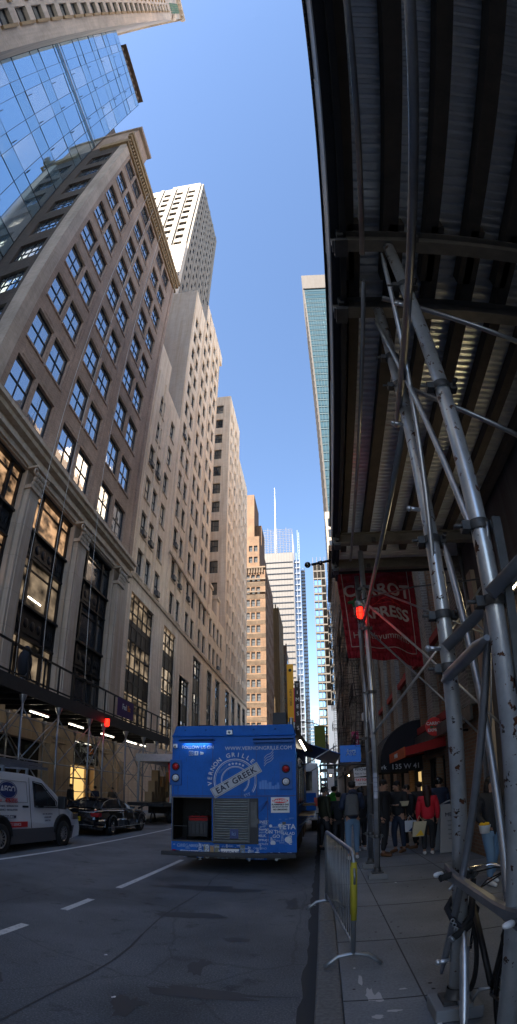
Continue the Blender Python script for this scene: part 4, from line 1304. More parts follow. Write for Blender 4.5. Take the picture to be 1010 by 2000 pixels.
b = MB(); b.tube((2.85, 36.07, 5.5), (3.3, 36.07, 5.5), .025, 8); b.tube((2.85, 36.07, 4.9), (3.3, 36.07, 4.9), .025, 8); b.split('bracket', 'black_iron', root)
root = thing('air_conditioner', 'small white air conditioner box on the brown wall high above the pavement', 'air conditioner', (3.2, 31, 5.5))
b = MB(); b.box(2.75, 3.34, 31.0, 31.6, 5.9, 6.35); b.build('housing', 'white_paint', root, .02)
b = MB()
for k in range(6): b.box(2.8, 3.3, 30.975, 30.99, 5.95+k*.06, 5.98+k*.06)
b.build('grille', 'worn_grey', root)
# street lamp with curved arm and banner
root = thing('street_lamp', 'street lamp with a long curved arm reaching over the road behind the truck', 'street lamp', (-.1+.6, 42, 0))
b = MB(); b.path([(.62, 42, 0), (.62, 42, .6), (.62, 42, 7.0)], [.12, .09, .06], 10); b.build('pole', 'black_iron', root)
b = MB(); b.path([(.62, 42, 6.4), (.2, 42, 7.0), (-.6, 42, 7.35), (-1.8, 42, 7.45), (-2.5, 42, 7.4)], .035, 8); b.build('arm', 'black_iron', root)
b = MB(); b.ball((-2.7, 42, 7.36), .35, .12, .08); b.build('lamp_head', 'worn_grey', root)
root = thing('pole_banner', 'yellow-green cloth banner hanging from the street lamp pole', 'banner', (.2, 41.8, 5))
b = MB(); b.box(-.42, .5, 41.8, 41.83, 4.35, 7.0); newmat('banner_lime', (.16, .18, .03), .8); bo = b.build('cloth', 'banner_lime', root)
text('lettering', 'SWEET', .2, 'sign_black', (.04, 41.79, 4.85), FRONT, root, bold=.004); text('lettering', 'THRILLS', .18, 'sign_black', (.04, 41.79, 4.58), FRONT, root, bold=.004)
b = MB(); b.tube((-.45, 41.81, 7.02), (.62, 41.81, 7.02), .02, 6); b.tube((-.45, 41.81, 4.33), (.62, 41.81, 4.33), .02, 6); b.split('bracket', 'black_iron', root)
# ------------------------------------------------------------------ right sidewalk shed
root = thing('sidewalk_shed', 'high scaffold shed with corrugated steel deck covering the right pavement', 'scaffold', (2, 3, 0))
XP = .95; ZB = 6.12; ZD = 6.52
# corrugated deck: ridges run across the pavement
b = MB(); y = -2.0; x0, x1 = .6, 3.3; p = .105
prof = []
while y < 10.35:
    prof += [(y, 0), (y+p*.28, 0), (y+p*.42, .04), (y+p*.86, .04)]; y += p
for (a, c) in ((x0, 1.22), (1.22, 1.93), (1.93, 2.75), (2.75, x1)):
    dz = random.uniform(-.004, .004)
    for q, r_ in zip(prof, prof[1:]):
        b.quad((a, q[0], ZD+q[1]+dz), (c, q[0], ZD+q[1]+dz), (c, r_[0], ZD+r_[1]+dz), (a, r_[0], ZD+r_[1]+dz))
b.build('deck', 'deck_steel', root)
b = MB(); b.box(.52, 3.34, -2, 10.34, ZD+.05, ZD+.11); b.build('deck_boards', 'dark_board', root)
for x, w in ((.60, .11), (1.01, .15), (1.42, .13), (1.84, .14), (2.26, .13), (2.68, .13), (3.1, .13)):
    b = MB()
    b.box(x-w/2, x+w/2, -2, 2.9, ZB+.222, ZD-.004)
    b.box(x-w/2+.06, x+w/2+.06, 2.2, 9.2, ZB+.222, ZD-.006)
    b.split('joist', 'joist_wood', root)
for y in (2.35, 3.2, 8.45, 9.6):
    b = MB()
    b.box(.42, 3.3, y-.07, y+.07, ZB, ZB+.02); b.box(.42, 3.3, y-.07, y+.07, ZB+.2, ZB+.22); b.box(.42, 3.3, y-.012, y+.012, ZB+.02, ZB+.2)
    b.build('cross_beam', 'beam_steel', root)
    b = MB(); b.box(.44, .56, y-.1, y+.1, ZB-.06, ZB-.002); b.lathe([(.02, -.03), (.02, .03)], (.5, y-.11, ZB+.1), 'y', 8); b.box(.47, .53, y-.12, y-.071, ZB+.03, ZB+.17)
    b.box(1.15, 1.23, y-.14, y-.071, ZB-.03, ZB+.06)
    b.split('beam_clamp', 'worn_grey', root)
# fascia with plywood and zinc panels
b = MB(); 
for k, (y0, y1) in enumerate(((-2, .8), (.81, 3.2), (3.21, 5.6), (5.61, 8.0), (8.01, 10.3))):
    b.box(.485-.008*(k % 2), .50, y0, y1, 6.42, 7.6)
b.split('fascia', 'zinc_fascia', root)
b = MB(); b.box(.505, .56, -2, 10.34, 6.2, 7.55); b.box(.42, .5, -2, 10.34, 6.28, 6.41); b.box(.51, 3.3, 10.35, 10.42, 6.4, 7.2)
b.split('edge_board', 'dark_board', root)
b = MB(); b.path([(.47, y, 7.62) for y in (-2, 3, 10.3)], .02, 6)
for k in range(60): b.ball((.462, -1.8+k*.06, 7.57), .012, .02, .02, 6, 4)
b.build('edge_cable', 'black_iron', root)
# posts
def post(name, x, y, z0, z1, r, mat='post_steel', base=True, rings=()):
    b = MB(); b.tube((x, y, z0), (x, y, z1), r, 20); o = b.build(name, mat, root)
    if base:
        q = MB(); q.box(x-.16, x+.16, y-.16, y+.16, .002, .10); q.build('sill_block', 'stone_block', o, .01)
        q = MB(); q.box(x-.1, x+.1, y-.1, y+.1, .101, .125); q.lathe([(r+.03, .126), (r+.012, .16), (r+.012, .2)], (x, y, 0), 'z', 16); q.build('base_plate', 'worn_grey', o)
    for z in rings:
        clamp(x, y, z, r, o)
    return o
newmat('stone_block', (.22, .23, .24), .8)
def clamp(x, y, z, r, parent):
    c = MB(); c.lathe([(r+.012, z-.03), (r+.016, z-.02), (r+.016, z+.02), (r+.012, z+.03)], (x, y, 0), 'z', 14)
    c.box(x-r-.055, x-r-.01, y-.03, y+.03, z-.028, z+.028); c.tube((x-r-.1, y-.01, z), (x-r-.03, y-.01, z), .011, 6)
    c.box(x+r+.01, x+r+.05, y-.025, y+.03, z-.025, z+.03); c.tube((x+r+.03, y-.07, z+.01), (x+r+.03, y+.06, z+.01), .012, 6); c.lathe([(.02, -.012), (.02, .012)], (x+r+.03, y-.07, z+.01), 'y', 6)
    c.build('clamp', 'worn_grey', parent)
P2, P1, PA, PB = (XP, 2.36), (.885, 3.17), (XP+.01, 8.75), (XP+.01, 9.95)
post('post', *P2, .2, ZB-.01, .052, rings=(5.35, 4.05, 2.95, 2.5))
post('post', *P1, .2, ZB-.01, .052, rings=(5.3, 4.9, 3.3, 2.72, 2.35, 1.0))
post('post', *PA, .2, ZB-.01, .05, 'pole_steel', rings=(5.3, 4.5, 3.3, .75))
post('post', *PB, .2, ZB-.01, .05, 'tube_steel', rings=(5.2, 2.6, .7))
XI = 2.98
for y in (2.36, 3.17, 7.6, 8.75):
    post('post', XI, y, .02, ZB-.01, .04, 'tube_steel', base=False, rings=(4.0, 2.4, .9))
# peg pins on the big posts
b = MB()
for (x, y, z) in ((P2[0], P2[1], 5.0), (P1[0], P1[1], 4.4), (P1[0], P1[1], 3.55), (P1[0], P1[1], 2.48), (P1[0], P1[1], .42)):
    b.tube((x-.06, y-.03, z), (x-.14, y-.05, z), .016, 8); b.ball((x-.145, y-.05, z), .022, .022, .022, 8, 5)
b.split('pin', 'pole_steel', root)
def pipe(name, a, c, r, mat='tube_steel', flat=False, seg=12):
    b = MB(); A, C_ = Vector(a), Vector(c); d = (C_-A).normalized()
    if flat:
        # tube with pinched ends
        b.path([A, A+d*.06, A+d*.14, C_-d*.14, C_-d*.06, C_], [r*.45, r*.6, r, r, r*.6, r*.45], seg)
    else:
        b.tube(A, C_, r, seg)
    return b.build(name, mat, root)
# longitudinal high pipe and its continuation
pipe('ledger_pipe', (.70, -2.0, 4.72), (.835, 3.4, 4.62), .030)
pipe('ledger_pipe', (.93, 3.15, 4.72), (.90, 8.9, 4.62), .03)
pipe('ledger_pipe', (.60, -1.5, 5.95), (.66, 2.3, 5.85), .024)
pipe('ledger_pipe', (.70, 2.7, 6.0), (.74, 8.6, 5.85), .024)
# X braces of the near ladder tower
k_ = 1.1875
def S(x, y, z): return (x*k_, y*k_, 1.6+(z-1.6)*k_)
pipe('brace', (.86, 2.36, 5.98), (.86, 3.17, 3.05), .021, 'pole_steel', True)
pipe('brace', (.82, 3.17, 5.95), (.90, 2.36, 2.93), .022, 'pole_steel', True)
pipe('brace', (.97, 3.17, 3.3), (1.03, 2.5, .25), .025, 'pole_steel', True)
pipe('brace', (.98, 2.30, 2.95), (.80, 3.26, .28), .024, 'tube_steel', True)
pipe('brace', (.87, 3.0, .66), (.84, 2.75, .02), .03, 'pole_steel', True)
pipe('brace', (.835, 3.17, 2.27), (.87, 2.33, 2.30), .038, 'tube_steel', True)
# transverse pipes to the inner row, rising
pipe('cross_pipe', (.84, 3.05, 2.46), (XI, 2.2, 4.2), .038)
pipe('cross_pipe', (.89, 2.24, 2.5), (2.6, 1.5, 3.9), .038)
pipe('cross_pipe', (.80, 2.62, 5.55), (XI, 2.9, 4.9), .026)
pipe('cross_pipe', (.85, 3.3, 5.1), (XI, 3.6, 4.2), .026)
# flat strap running down beside the second post
b = MB(); b.hull([(.99, 2.24, 2.95), (1.04, 2.24, 2.95), (1.04, 2.26, 2.95), (.99, 2.26, 2.95)], [(.985, 2.30, 2.0), (1.03, 2.30, 2.0), (1.03, 2.32, 2.0), (.985, 2.32, 2.0)]); b.build('strap', 'worn_grey', root)
# transverse X frames at the far pair
for (y, mt) in ((8.75, 'pole_steel'), (9.95, 'tube_steel')):
    pipe('brace', (XP, y-.08, 5.0), (XI+.1, y-1.1, 2.3), .021, mt)
    pipe('brace', (XP, y-.08, 2.55), (XI, y-1.1, 4.9), .021, mt)
pipe('brace', (XP, 8.7, 5.35), (2.9, 7.6, 3.9), .018)
pipe('brace', (XP+.02, 8.75, 4.5), (XP+.02, 9.95, 2.3), .016, 'tube_steel'); pipe('brace', (XP-.02, 9.95, 4.5), (XP-.02, 8.75, 2.3), .016, 'tube_steel')
pipe('brace', (XI, 3.2, 4.4), (XI, 8.4, .8), .018); pipe('brace', (XI-.02, 3.2, .8), (XI-.02, 8.4, 4.4), .018)
pipe('brace', (XI-.02, 7.6, 4.4), (XI-.02, 8.7, 1.2), .018); 
b = MB()
for z in (1.1, 1.7, 2.3, 2.9, 3.5, 4.1): b.tube((XP, 8.75, z), (XP+.01, 9.95, z), .013, 6)
b.split('ladder_rung', 'tube_steel', root)
b = MB(); b.path([(.97, 8.6, 5.05), (1.6, 7.2, 4.65), (2.2, 6.2, 4.3), (3.0, 5.2, 4.0)], .012, 6); b.path([(.9, 8.66, 5.2), (.84, 8.6, 5.0), (.97, 8.6, 5.05)], .012, 6)
b.path([(.99, 8.66, .1), (.985, 8.66, 2.6), (.98, 8.68, 5.2)], .008, 5)
b.split('lamp_cable', 'worn_grey', root)
# paper notice on the post
b = MB(); r = .059
for k in range(6):
    g0, g1 = -2.4+k*.28, -2.4+(k+1)*.28
    b.quad((PA[0]+r*math.cos(g0), PA[1]+r*math.sin(g0), 1.42), (PA[0]+r*math.cos(g1), PA[1]+r*math.sin(g1), 1.42), (PA[0]+r*math.cos(g1), PA[1]+r*math.sin(g1), 1.86), (PA[0]+r*math.cos(g0), PA[1]+r*math.sin(g0), 1.86))
newmat('notice_paper', (.5, .52, .62), .7)
nt_ = b.build('notice', 'notice_paper', root)
text('lettering', 'MASSAGE', .03, 'navy', (PA[0]-.01, PA[1]-.064, 1.78), FRONT, nt_)
for k in range(3): text('lettering', 'call today', .02, 'navy', (PA[0]-.01, PA[1]-.064, 1.70-.08*k), FRONT, nt_)
# fluorescent tube under the deck
root2 = thing('shed_light', 'lit fluorescent tube fixed to the inner scaffold row at the right edge', 'lamp', (2.95, 6.2, 4))
b = MB(); b.tube((2.86, 5.6, 4.22), (2.86, 7.0, 4.22), .035, 8); b.build('tube', 'fluor_right', root2)
b = MB(); b.box(2.84, 2.99, 5.55, 7.05, 4.26, 4.31); b.build('fitting', 'worn_grey', root2)
# red warning lamp
root2 = thing('warning_lamp', 'lit red beacon on the far scaffold post in front of the red banner', 'lamp', (.84, 8.6, 4.4))
c = (.84, 8.6)
b = MB(); b.lathe([(0, 5.02), (.07, 5.0), (.085, 4.95), (.085, 4.86), (0, 4.86)], (c[0], c[1], 0), 'z', 16); b.build('cap', 'galvanised', root2)
b = MB(); b.lathe([(.058, 4.855), (.062, 4.78), (.054, 4.69), (.03, 4.66), (0, 4.65)], (c[0], c[1], 0), 'z', 16); b.build('lens', 'red_lamp', root2)
b = MB()
for k in range(6): g = k*PI/3; b.path([(c[0]+.09*math.cos(g), c[1]+.09*math.sin(g), 4.86), (c[0]+.092*math.cos(g), c[1]+.092*math.sin(g), 4.74), (c[0]+.05*math.cos(g), c[1]+.05*math.sin(g), 4.57)], .006, 5)
b.lathe([(.092, 4.74), (.1, 4.745), (.092, 4.75)], (c[0], c[1], 0), 'z', 14)
b.build('cage', 'black_iron', root2)
# camera arm reaching out from the fascia
root2 = thing('outrigger_arm', 'thin black arm with a ball end sticking out over the road from the shed end', 'camera', (.3, 9.8, 5.9))
b = MB(); b.path([(.5, 9.8, 6.48), (.2, 9.8, 6.42), (-.02, 9.8, 6.38)], .03, 8); b.build('arm', 'black_iron', root2)
b = MB(); b.ball((-.1, 9.8, 6.38), .07); b.tube((.14, 9.8, 6.40), (.22, 9.8, 6.42), .05, 10); b.split('camera_dome', 'black_gloss', root2)
# the hanging red banner
root2 = thing('hanging_banner', 'large red cloth banner lettered CARROT EXPRESS hanging from the shed end', 'banner', (1.4, 10.6, 5.5))
b = MB(); nx_, nz_ = 24, 16
def bp(u, v):
    xl, xr = .50+.22*v, 2.36+.06*v
    zt, zb = 7.2, 4.52-.26*u
    return (xl+(xr-xl)*u, 10.75+.10*math.sin(u*7+v*1.5)*(.3+v)+.05*math.sin(u*17), zt+(zb-zt)*v+.03*math.sin(u*12)*v)
for i in range(nx_):
    for j in range(nz_):
        b.quad(bp(i/nx_, j/nz_), bp((i+1)/nx_, j/nz_), bp((i+1)/nx_, (j+1)/nz_), bp(i/nx_, (j+1)/nz_), True)
newmat('banner_red', (.27, .010, .022), .75)
m = MATS['banner_red']
cl = b.build('cloth', 'banner_red', root2)
so = cl.modifiers.new('s', 'SOLIDIFY'); so.thickness = .006
b = MB()
def bq(u, v): p_ = bp(u, v); return (p_[0], p_[1]-.012, p_[2])
for (pts) in ([(.07, v/20) for v in range(1, 19)], [(.93, v/20) for v in range(1, 19)], [(.07+u*.86/14, .9) for u in range(15)]):
    b.path([bq(u, v) for u, v in pts], .012, 4)
newmat('banner_print', (.42, .36, .34), .8)
b.build('border', 'banner_print', cl)
def btext(s, size, u, v, bold=.01, mat='banner_print'):
    p_ = bp(u, v); o = text('lettering', s, size, mat, (0, 0, 0), (0, 0, 0), None, ext=.002, bold=bold)
    me = o.data
    uw, vh = 1.84, 2.7
    for vt in me.vertices:
        uu = u+vt.co.x/uw; vv = v-vt.co.y/vh
        q = bp(uu, vv); vt.co = (q[0], q[1]-.014+vt.co.z, q[2])
    o.parent = cl; o.location = Vector((0, 0, 0))
    return o
btext('CARROT', .40, .50, .40); btext('EXPRESS', .36, .52, .60); btext('Healthyummm!', .22, .48, .80, .0)
b = MB()
for (u, v, a, c) in ((.17, .5, .09, .05), (.22, .48, .08, .06), (.2, .53, .09, .05), (.13, .5, .06, .04)):
    p_ = bp(u, v); b.ball((p_[0], p_[1]-.02, p_[2]), a, .012, c, 8, 5)
b.build('carrot_leaves', 'green_leaf', cl)
b = MB(); b.path([bq(.28+.5*k/8, .5+.03*math.sin(k)) for k in range(9)], .008, 4); b.path([bq(.28+.5*k/8, .515) for k in range(9)], .006, 4); b.build('carrot_outline', 'bright_red', cl)
# ------------------------------------------------------------------ left sidewalk shed
root = thing('sidewalk_shed', 'long dark scaffold shed with a railing over the left pavement', 'scaffold', (-11, 18, 0))
XO, XN = -9.55, -12.5
b = MB(); b.box(-12.95, XO-.05, 2, 30.5, 4.72, 4.82); b.box(XO-.04, XO+.05, 2, 30.5, 4.5, 4.95); b.build('deck', 'dark_board', root)
b = MB(); y = 2.4
while y < 30.4: b.box(-12.9, XO-.06, y-.04, y+.04, 4.55, 4.715); y += 1.15
b.split('deck_joist', 'black_iron', root)
b = MB()
for k in range(27):
    y = 2.2+k*1.08
    b.box(XO-.03, XO+.03, y-.03, y+.03, 4.951, 6.0)
for z in (5.97,): b.box(XO-.03, XO+.03, 2.2, 30.3, z, z+.07)
b.box(XO-.02, XO+.02, 2.2, 30.3, 5.02, 5.08)
b.build('railing', 'black_iron', root)
py = [7.6, 9.4, 12.0, 14.0, 16.5, 19.2, 20.7, 23.4, 26.0, 28.2, 30.2]
def lpost(x, y):
    b = MB(); b.tube((x, y, .0), (x, y, 4.49), .045, 10); b.lathe([(.05, 4.2), (.14, 4.45), (.14, 4.49)], (x, y, 0), 'z', 10); o = b.build('post', 'tube_steel', root)
for y in py: lpost(XO-.05, y)
for y in (9.4, 12.0, 14.6, 17.2, 20.2, 23.4, 26, 28.6): lpost(XN, y)
for (y0, y1) in zip(py, py[1:]):
    b = MB(); b.tube((XO-.05, y0, 2.3), (XO-.05, y1, 4.1), .024, 6); b.tube((XO-.06, y0, 4.1), (XO-.06, y1, 2.3), .024, 6); b.split('brace', 'tube_steel', root)
    b = MB(); b.tube((XO-.05, y0, 3.75), (XO-.05, y1, 3.75), .02, 6); b.tube((XO-.05, y0, 2.35), (XO-.05, y1, 2.35), .022, 6); b.split('ledger_pipe', 'tube_steel', root)
for y in (9.4, 12.0, 14.0, 16.5, 20.7, 23.4, 26.0, 28.2):
    b = MB(); b.tube((XO-.05, y, .8), (XN, y+.3, 3.9), .022, 6); b.tube((XO-.05, y, 3.9), (XN, y+.3, .8), .022, 6); b.split('brace', 'tube_steel', root)
b = MB(); b.tube((XN, 7, 2.6), (XN, 30, 2.6), .022, 6); b.tube((XN, 7, 3.9), (XN, 30, 3.9), .022, 6); b.tube((XN, 7, 1.3), (XN, 30, 1.3), .022, 6); b.split('ledger_pipe', 'tube_steel', root)
lab = ['first lit strip light from the left under the left shed', 'second lit strip light from the left under the left shed', 'third lit strip light under the left shed, above the black car', 'fourth lit strip light under the left shed', 'fifth lit strip light at the far end of the left shed']
for k, (y0, y1) in enumerate(((16.6, 18.1), (19.9, 21.4), (23.4, 25.1), (26.8, 28.6), (29.2, 30.2))):
    t = thing('strip_light', lab[k], 'lamp', (-11, (y0+y1)/2, 4.3), 'strip lights under the left shed')
    b = MB(); b.box(-11.06, -10.94, y0, y1, 4.40, 4.46); b.build('fitting', 'galvanised', t)
    b = MB(); b.tube((-11, y0+.03, 4.36), (-11, y1-.03, 4.36), .02, 8); b.build('tube', 'fluor', t)
t = thing('warning_lamp', 'lit red beacon hanging from the edge of the left shed', 'lamp', (XO+.1, 20.6, 4.3))
b = MB(); b.lathe([(.09, 4.7), (.1, 4.55), (.09, 4.42), (.05, 4.36), (0, 4.35)], (XO+.16, 20.6, 0), 'z', 14); b.build('lens', 'red_lamp', t)
b = MB(); b.lathe([(0, 4.82), (.1, 4.8), (.1, 4.71), (0, 4.71)], (XO+.16, 20.6, 0), 'z', 14); b.build('cap', 'black_iron', t)
t = thing('shed_banner', 'purple courier banner tied to the railing of the left shed', 'banner', (XO+.1, 23, 5.3))
b = MB(); b.box(XO+.05, XO+.07, 21.9, 24.0, 5.1, 5.98); b.build('cloth', 'purple_fabric', t)
text('lettering', 'Fed', .38, 'letter_white', (XO+.08, 22.75, 5.6), EAST, t, bold=.01); text('lettering', 'Ex', .38, 'orange_letter', (XO+.08, 23.35, 5.6), EAST, t, bold=.01)
# ropes and bundled gear on the shed roof
for k, (y0, y1) in enumerate(((15.9, 17.6), (17.9, 19.6), (22.1, 22.8))):
    b = MB(); b.path([(-11.4, y0, 5.1), (-11.6, y0+.1, 9), (-12.2, (y0+y1)/2, 20), (-12.75, y1, 55)], .013, 5)
    if k < 2: b.path([(-11.4, y0, 5.1), (-11.3, y0+.2, 4.95), (-11.2, y0-.2, 5.05), (-11.4, y0, 5.5), (-11.3, y0-.25, 5.3)], .03, 5)
    tag(b.build('rope', 'rope_white'), ['long white rope hanging down the stone base, left of the three', 'long white rope hanging down the stone base, middle of the three', 'thin rope hanging nearest the beige building'][k], 'rope', 'ropes hanging down the brick building')
t = thing('equipment_bundle', 'dark tied bundle standing on the left shed roof against the railing', 'bundle', (-10.3, 14.7, 4.9))
b = MB(); b.ball((-10.2, 14.75, 5.75), .28, .3, .55, 10, 8); b.ball((-10.2, 14.8, 6.25), .16, .18, .2, 10, 6); b.build('cover', 'black_fabric', t)
b = MB(); b.tube((-10.2, 14.7, 4.83), (-10.2, 14.7, 5.4), .12, 8); b.path([(-10.0, 14.5, 5.2), (-9.95, 14.75, 5.5), (-10.0, 15, 5.2)], .03, 5); b.build('stand', 'worn_grey', t)
# ------------------------------------------------------------------ food truck
TY = 10.5
def T(x, z): return x*1.1667, 1.6+(z-1.6)*1.1667
root = thing('food_truck', 'blue Greek food truck parked at the kerb, seen from behind, with open generator hatch', 'food truck', (-1.85, TY, RZ))
xl, xr = -3.19, -.51
zt, zb = 3.02, .30
L2 = 7.2
# rear wall with the generator opening, sides, roof
ox0, oz1 = T(-2.70, 1.47); ox1, oz0 = T(-1.97, .68)
b = MB()
hole_wall(b, '-y', TY, xl, xr, zb, zt-.22, [(ox0, ox1, oz0, oz1)], .01)
b.build('rear_wall', 'truck_blue', root)
b = MB()
for (p, q) in (((ox0, oz0), (ox1, oz0)), ((ox0, oz1), (ox1, oz1)), ((ox0, oz0), (ox0, oz1)), ((ox1, oz0), (ox1, oz1))): b.quad((p[0], TY+.012, p[1]), (q[0], TY+.012, q[1]), (q[0], TY+.75, q[1]), (p[0], TY+.75, p[1]))
b.quad((ox0, TY+.75, oz0), (ox1, TY+.75, oz0), (ox1, TY+.75, oz1), (ox0, TY+.75, oz1))
b.build('hatch_lining', 'interior_dark', root)
b = MB()
b.hull([(xl, TY-.01, zt-.22), (xr, TY-.01, zt-.22), (xr, TY+L2, zt-.22), (xl, TY+L2, zt-.22)], [(xl+.06, TY+.03, zt), (xr-.06, TY+.03, zt), (xr-.06, TY+L2, zt), (xl+.06, TY+L2, zt)])
b.box(xl-.02, xr+.02, TY-.03, TY+L2, zt-.245, zt-.215)
b.build('roof', 'truck_blue', root, .015)
b = MB(); b.quad((xl, TY, zb), (xl, TY+L2, zb), (xl, TY+L2, zt-.22), (xl, TY, zt-.22)); b.build('side_wall', 'truck_blue', root)
b = MB(); hole_wall(b, FX, xr, TY, TY+L2, zb+.3, zt-.22, [(TY+.75, TY+5.6, 1.25, 2.5)], .08); b.build('serving_side', 'truck_blue', root)
b = MB(); b.box(xr-.6, xr-.45, TY+.75, TY+5.6, 1.0, 2.6); b.box(xl+.1, xr-.65, TY+L2-.1, TY+L2, .3, 2.8); b.split('kitchen_back', 'galvanised', root)
b = MB()
for k in range(5): b.box(xr-.05, xr-.02, TY+.75+k*1.19, TY+.79+k*1.19, 1.25, 2.5)
b.box(xr-.05, xr-.02, TY+.75, TY+5.6, 2.46, 2.5); b.box(xr-.09, xr-.06, TY+.8, TY+5.5, 1.27, 2.45)
b.build('serving_window', 'dark_glass', root)
# corner posts and rivets, seams
b = MB()
for x in (T(-.95, 0)[0],): b.box(x-.006, x+.006, TY-.012, TY-.001, zb, oz1+.02)
b.box(xl+.0, xr, TY-.012, TY-.001, oz1+.045, oz1+.06)
for x in (-2.7, -1.96, -1.15): b.box(T(x, 0)[0]-.004, T(x, 0)[0]+.004, TY-.008, TY-.001, oz1+.07, zt-.26)
b.split('panel_seam', 'navy', root)
b = MB()
for k in range(40):
    b.ball((xl+.05+k*(xr-xl-.1)/39, TY-.035, zt-.23), .007, .007, .007, 5, 4)
for x in (-2.5, -2.1, -1.6, -1.2, -.8): b.lathe([(0, -.03), (.02, -.03), (.02, 0)], (T(x, 0)[0], TY+.02, zt-.09), 'y', 8)
b.split('rivet', 'blue_trim', root)
b = MB(); 
for (x0, x1) in ((-2.58, -1.93), (-1.2, -.47)):
    a, c = T(x0, 0)[0], T(x1, 0)[0]; z = T(0, 2.55)[1]
    b.box(a, c, TY-.10, TY-.002, z-.03, z+.02); b.box(a, c, TY-.10, TY-.09, z-.08, z+.0)
b.split('lamp_hood', 'blue_trim', root)
b = MB(); a, c = T(-2.50, 0)[0], T(-2.02, 0)[0]; z = T(0, 2.50)[1]; b.box(a, c, TY-.075, TY-.02, z-.012, z+.01); b.build('light_strip', 'led_strip', root)
b = MB(); x, z = T(-1.63, 2.68); b.box(x-.07, x+.05, TY-.08, TY-.035, z-.045, z+.045); b.lathe([(0, -.03), (.025, -.03), (.028, 0)], (x-.01, TY-.075, z), 'y', 10); b.build('roof_camera', 'galvanised', root)
b = MB(); x, z = T(-2.68, 2.42); b.ball((x+.02, TY-.07, z), .042); b.box(x-.03, x+.05, TY-.06, TY-.002, z-.015, z+.06); b.build('security_camera', 'sign_white', root)
b = MB(); b.lathe([(0, -.03), (.02, -.03)], (x+.03, TY-.1, z), 'y', 8); b.build('camera_lens', 'black_gloss', root)
# light clusters
for (xc, zr, zw) in ((-2.655, 2.05, 1.84), (-.615, 2.0, 1.77)):
    X, Zr = T(xc, zr); _, Zw = T(xc, zw)
    b = MB(); b.box(X-.13, X+.13, TY-.035, TY-.001, Zw-.16, Zr+.15); hb = b.build('light_panel', 'blue_trim', root, .006)
    for z, mt, nm in ((Zr, 'tail_red', 'tail_light'), (Zw, 'sign_white', 'reverse_light')):
        b = MB(); b.lathe([(0, -.065), (.05, -.06), (.066, -.045), (.066, -.036)], (X, TY, z), 'y', 20); o = b.build(nm, mt, root)
        b = MB(); b.lathe([(.068, -.036), (.088, -.05), (.088, -.036)], (X, TY, z), 'y', 20)
        b.build('bezel', 'black_rubber', o)
        b = MB()
        for k in range(8): g = k*PI/4; b.ball((X+.035*math.cos(g), TY-.062, z+.035*math.sin(g)), .009, .005, .009, 5, 4)
        b.build('led_dots', 'galvanised' if z == Zw else 'red_paint', o)
for (x, z) in ((-.66, 1.02),):
    X, Z = T(x, z); b = MB(); b.box(X-.035, X+.035, TY-.02, TY-.001, Z-.03, Z+.03); b.build('latch', 'worn_grey', root)
# generator inside the hatch, grille
b = MB()
X0, X1 = ox0+.3, ox1-.1
b.box(X0, X1, TY+.12, TY+.6, oz0+.08, oz0+.42); b.box(X0+.03, X1-.03, TY+.10, TY+.12, oz0+.12, oz0+.38)
for k in range(5): b.box(X0+.05+k*.09, X0+.08+k*.09, TY+.08, TY+.1, oz0+.12, oz0+.38)
g = b.build('generator', 'dark_plastic', root, .01)
b = MB(); b.box(X0+.02, X1-.02, TY+.12, TY+.58, oz0+.425, oz0+.52); b.build('generator_top', 'red_fabric', g)
b = MB(); b.path([(X0, TY+.05, oz0+.02), (X0, TY+.05, oz0+.5), (X1, TY+.05, oz0+.5), (X1, TY+.05, oz0+.02)], .014, 6); b.path([(X0+.1, TY+.2, oz0+.52), (X0+.14, TY+.2, oz0+.62), (X0+.24, TY+.2, oz0+.6), (X0+.26, TY+.2, oz0+.52)], .012, 6); b.path([(X0+.35, TY+.2, oz0+.52), (X0+.4, TY+.2, oz0+.66), (X0+.5, TY+.2, oz0+.6), (X0+.52, TY+.2, oz0+.5)], .01, 6)
b.build('generator_frame', 'black_iron', g)
b = MB()
for (x0, x1, z0, z1) in ((ox0-.03, ox1+.03, oz1, oz1+.025), (ox0-.03, ox1+.03, oz0-.03, oz0)): b.box(x0, x1, TY-.02, TY-.001, z0, z1)
b.box(ox0-.03, ox0, TY-.02, TY-.001, oz0, oz1); b.box(ox0, ox0+.3, TY+.03, TY+.04, oz0+.3, oz0+.31)
b.build('hatch_frame', 'worn_grey', root)
gx0, gx1 = T(-1.95, 0)[0], T(-1.30, 0)[0]; gz0, gz1 = T(0, .69)[1], T(0, 1.44)[1]
dx1 = T(-1.12, 0)[0]
b = MB(); b.box(gx0, dx1, TY-.03, TY-.002, gz0-.06, gz1+.04); dr = b.build('grille_door', 'dark_plastic', root, .004)
b = MB(); n = 17
for k in range(n):
    z = gz0+.02+(gz1-gz0-.04)*k/(n-1)
    b.hull([(gx0+.05, TY-.075, z-.012), (gx1, TY-.075, z-.012), (gx1, TY-.031, z+.014), (gx0+.05, TY-.031, z+.014)], [(gx0+.05, TY-.075, z-.006), (gx1, TY-.075, z-.006), (gx1, TY-.031, z+.02), (gx0+.05, TY-.031, z+.02)])
b.build('louvres', 'galvanised', dr)
b = MB(); b.box(gx0+.02, gx0+.05, TY-.07, TY-.031, gz0, gz1); b.box(gx1, gx1+.035, TY-.07, TY-.031, gz0, gz1); b.box(gx0+.02, gx1+.035, TY-.07, TY-.031, gz1, gz1+.03); b.box(gx0+.02, gx1+.035, TY-.07, TY-.031, gz0-.03, gz0)
b.box(dx1-.16, dx1-.03, TY-.045, TY-.031, gz0+.3, gz1-.04); b.box(dx1-.03, dx1+.02, TY-.05, TY-.031, gz0+.38, gz0+.48); b.box(dx1-.14, dx1-.12, TY-.055, TY-.046, gz1-.2, gz1-.1)
b.build('grille_frame', 'worn_grey', dr)
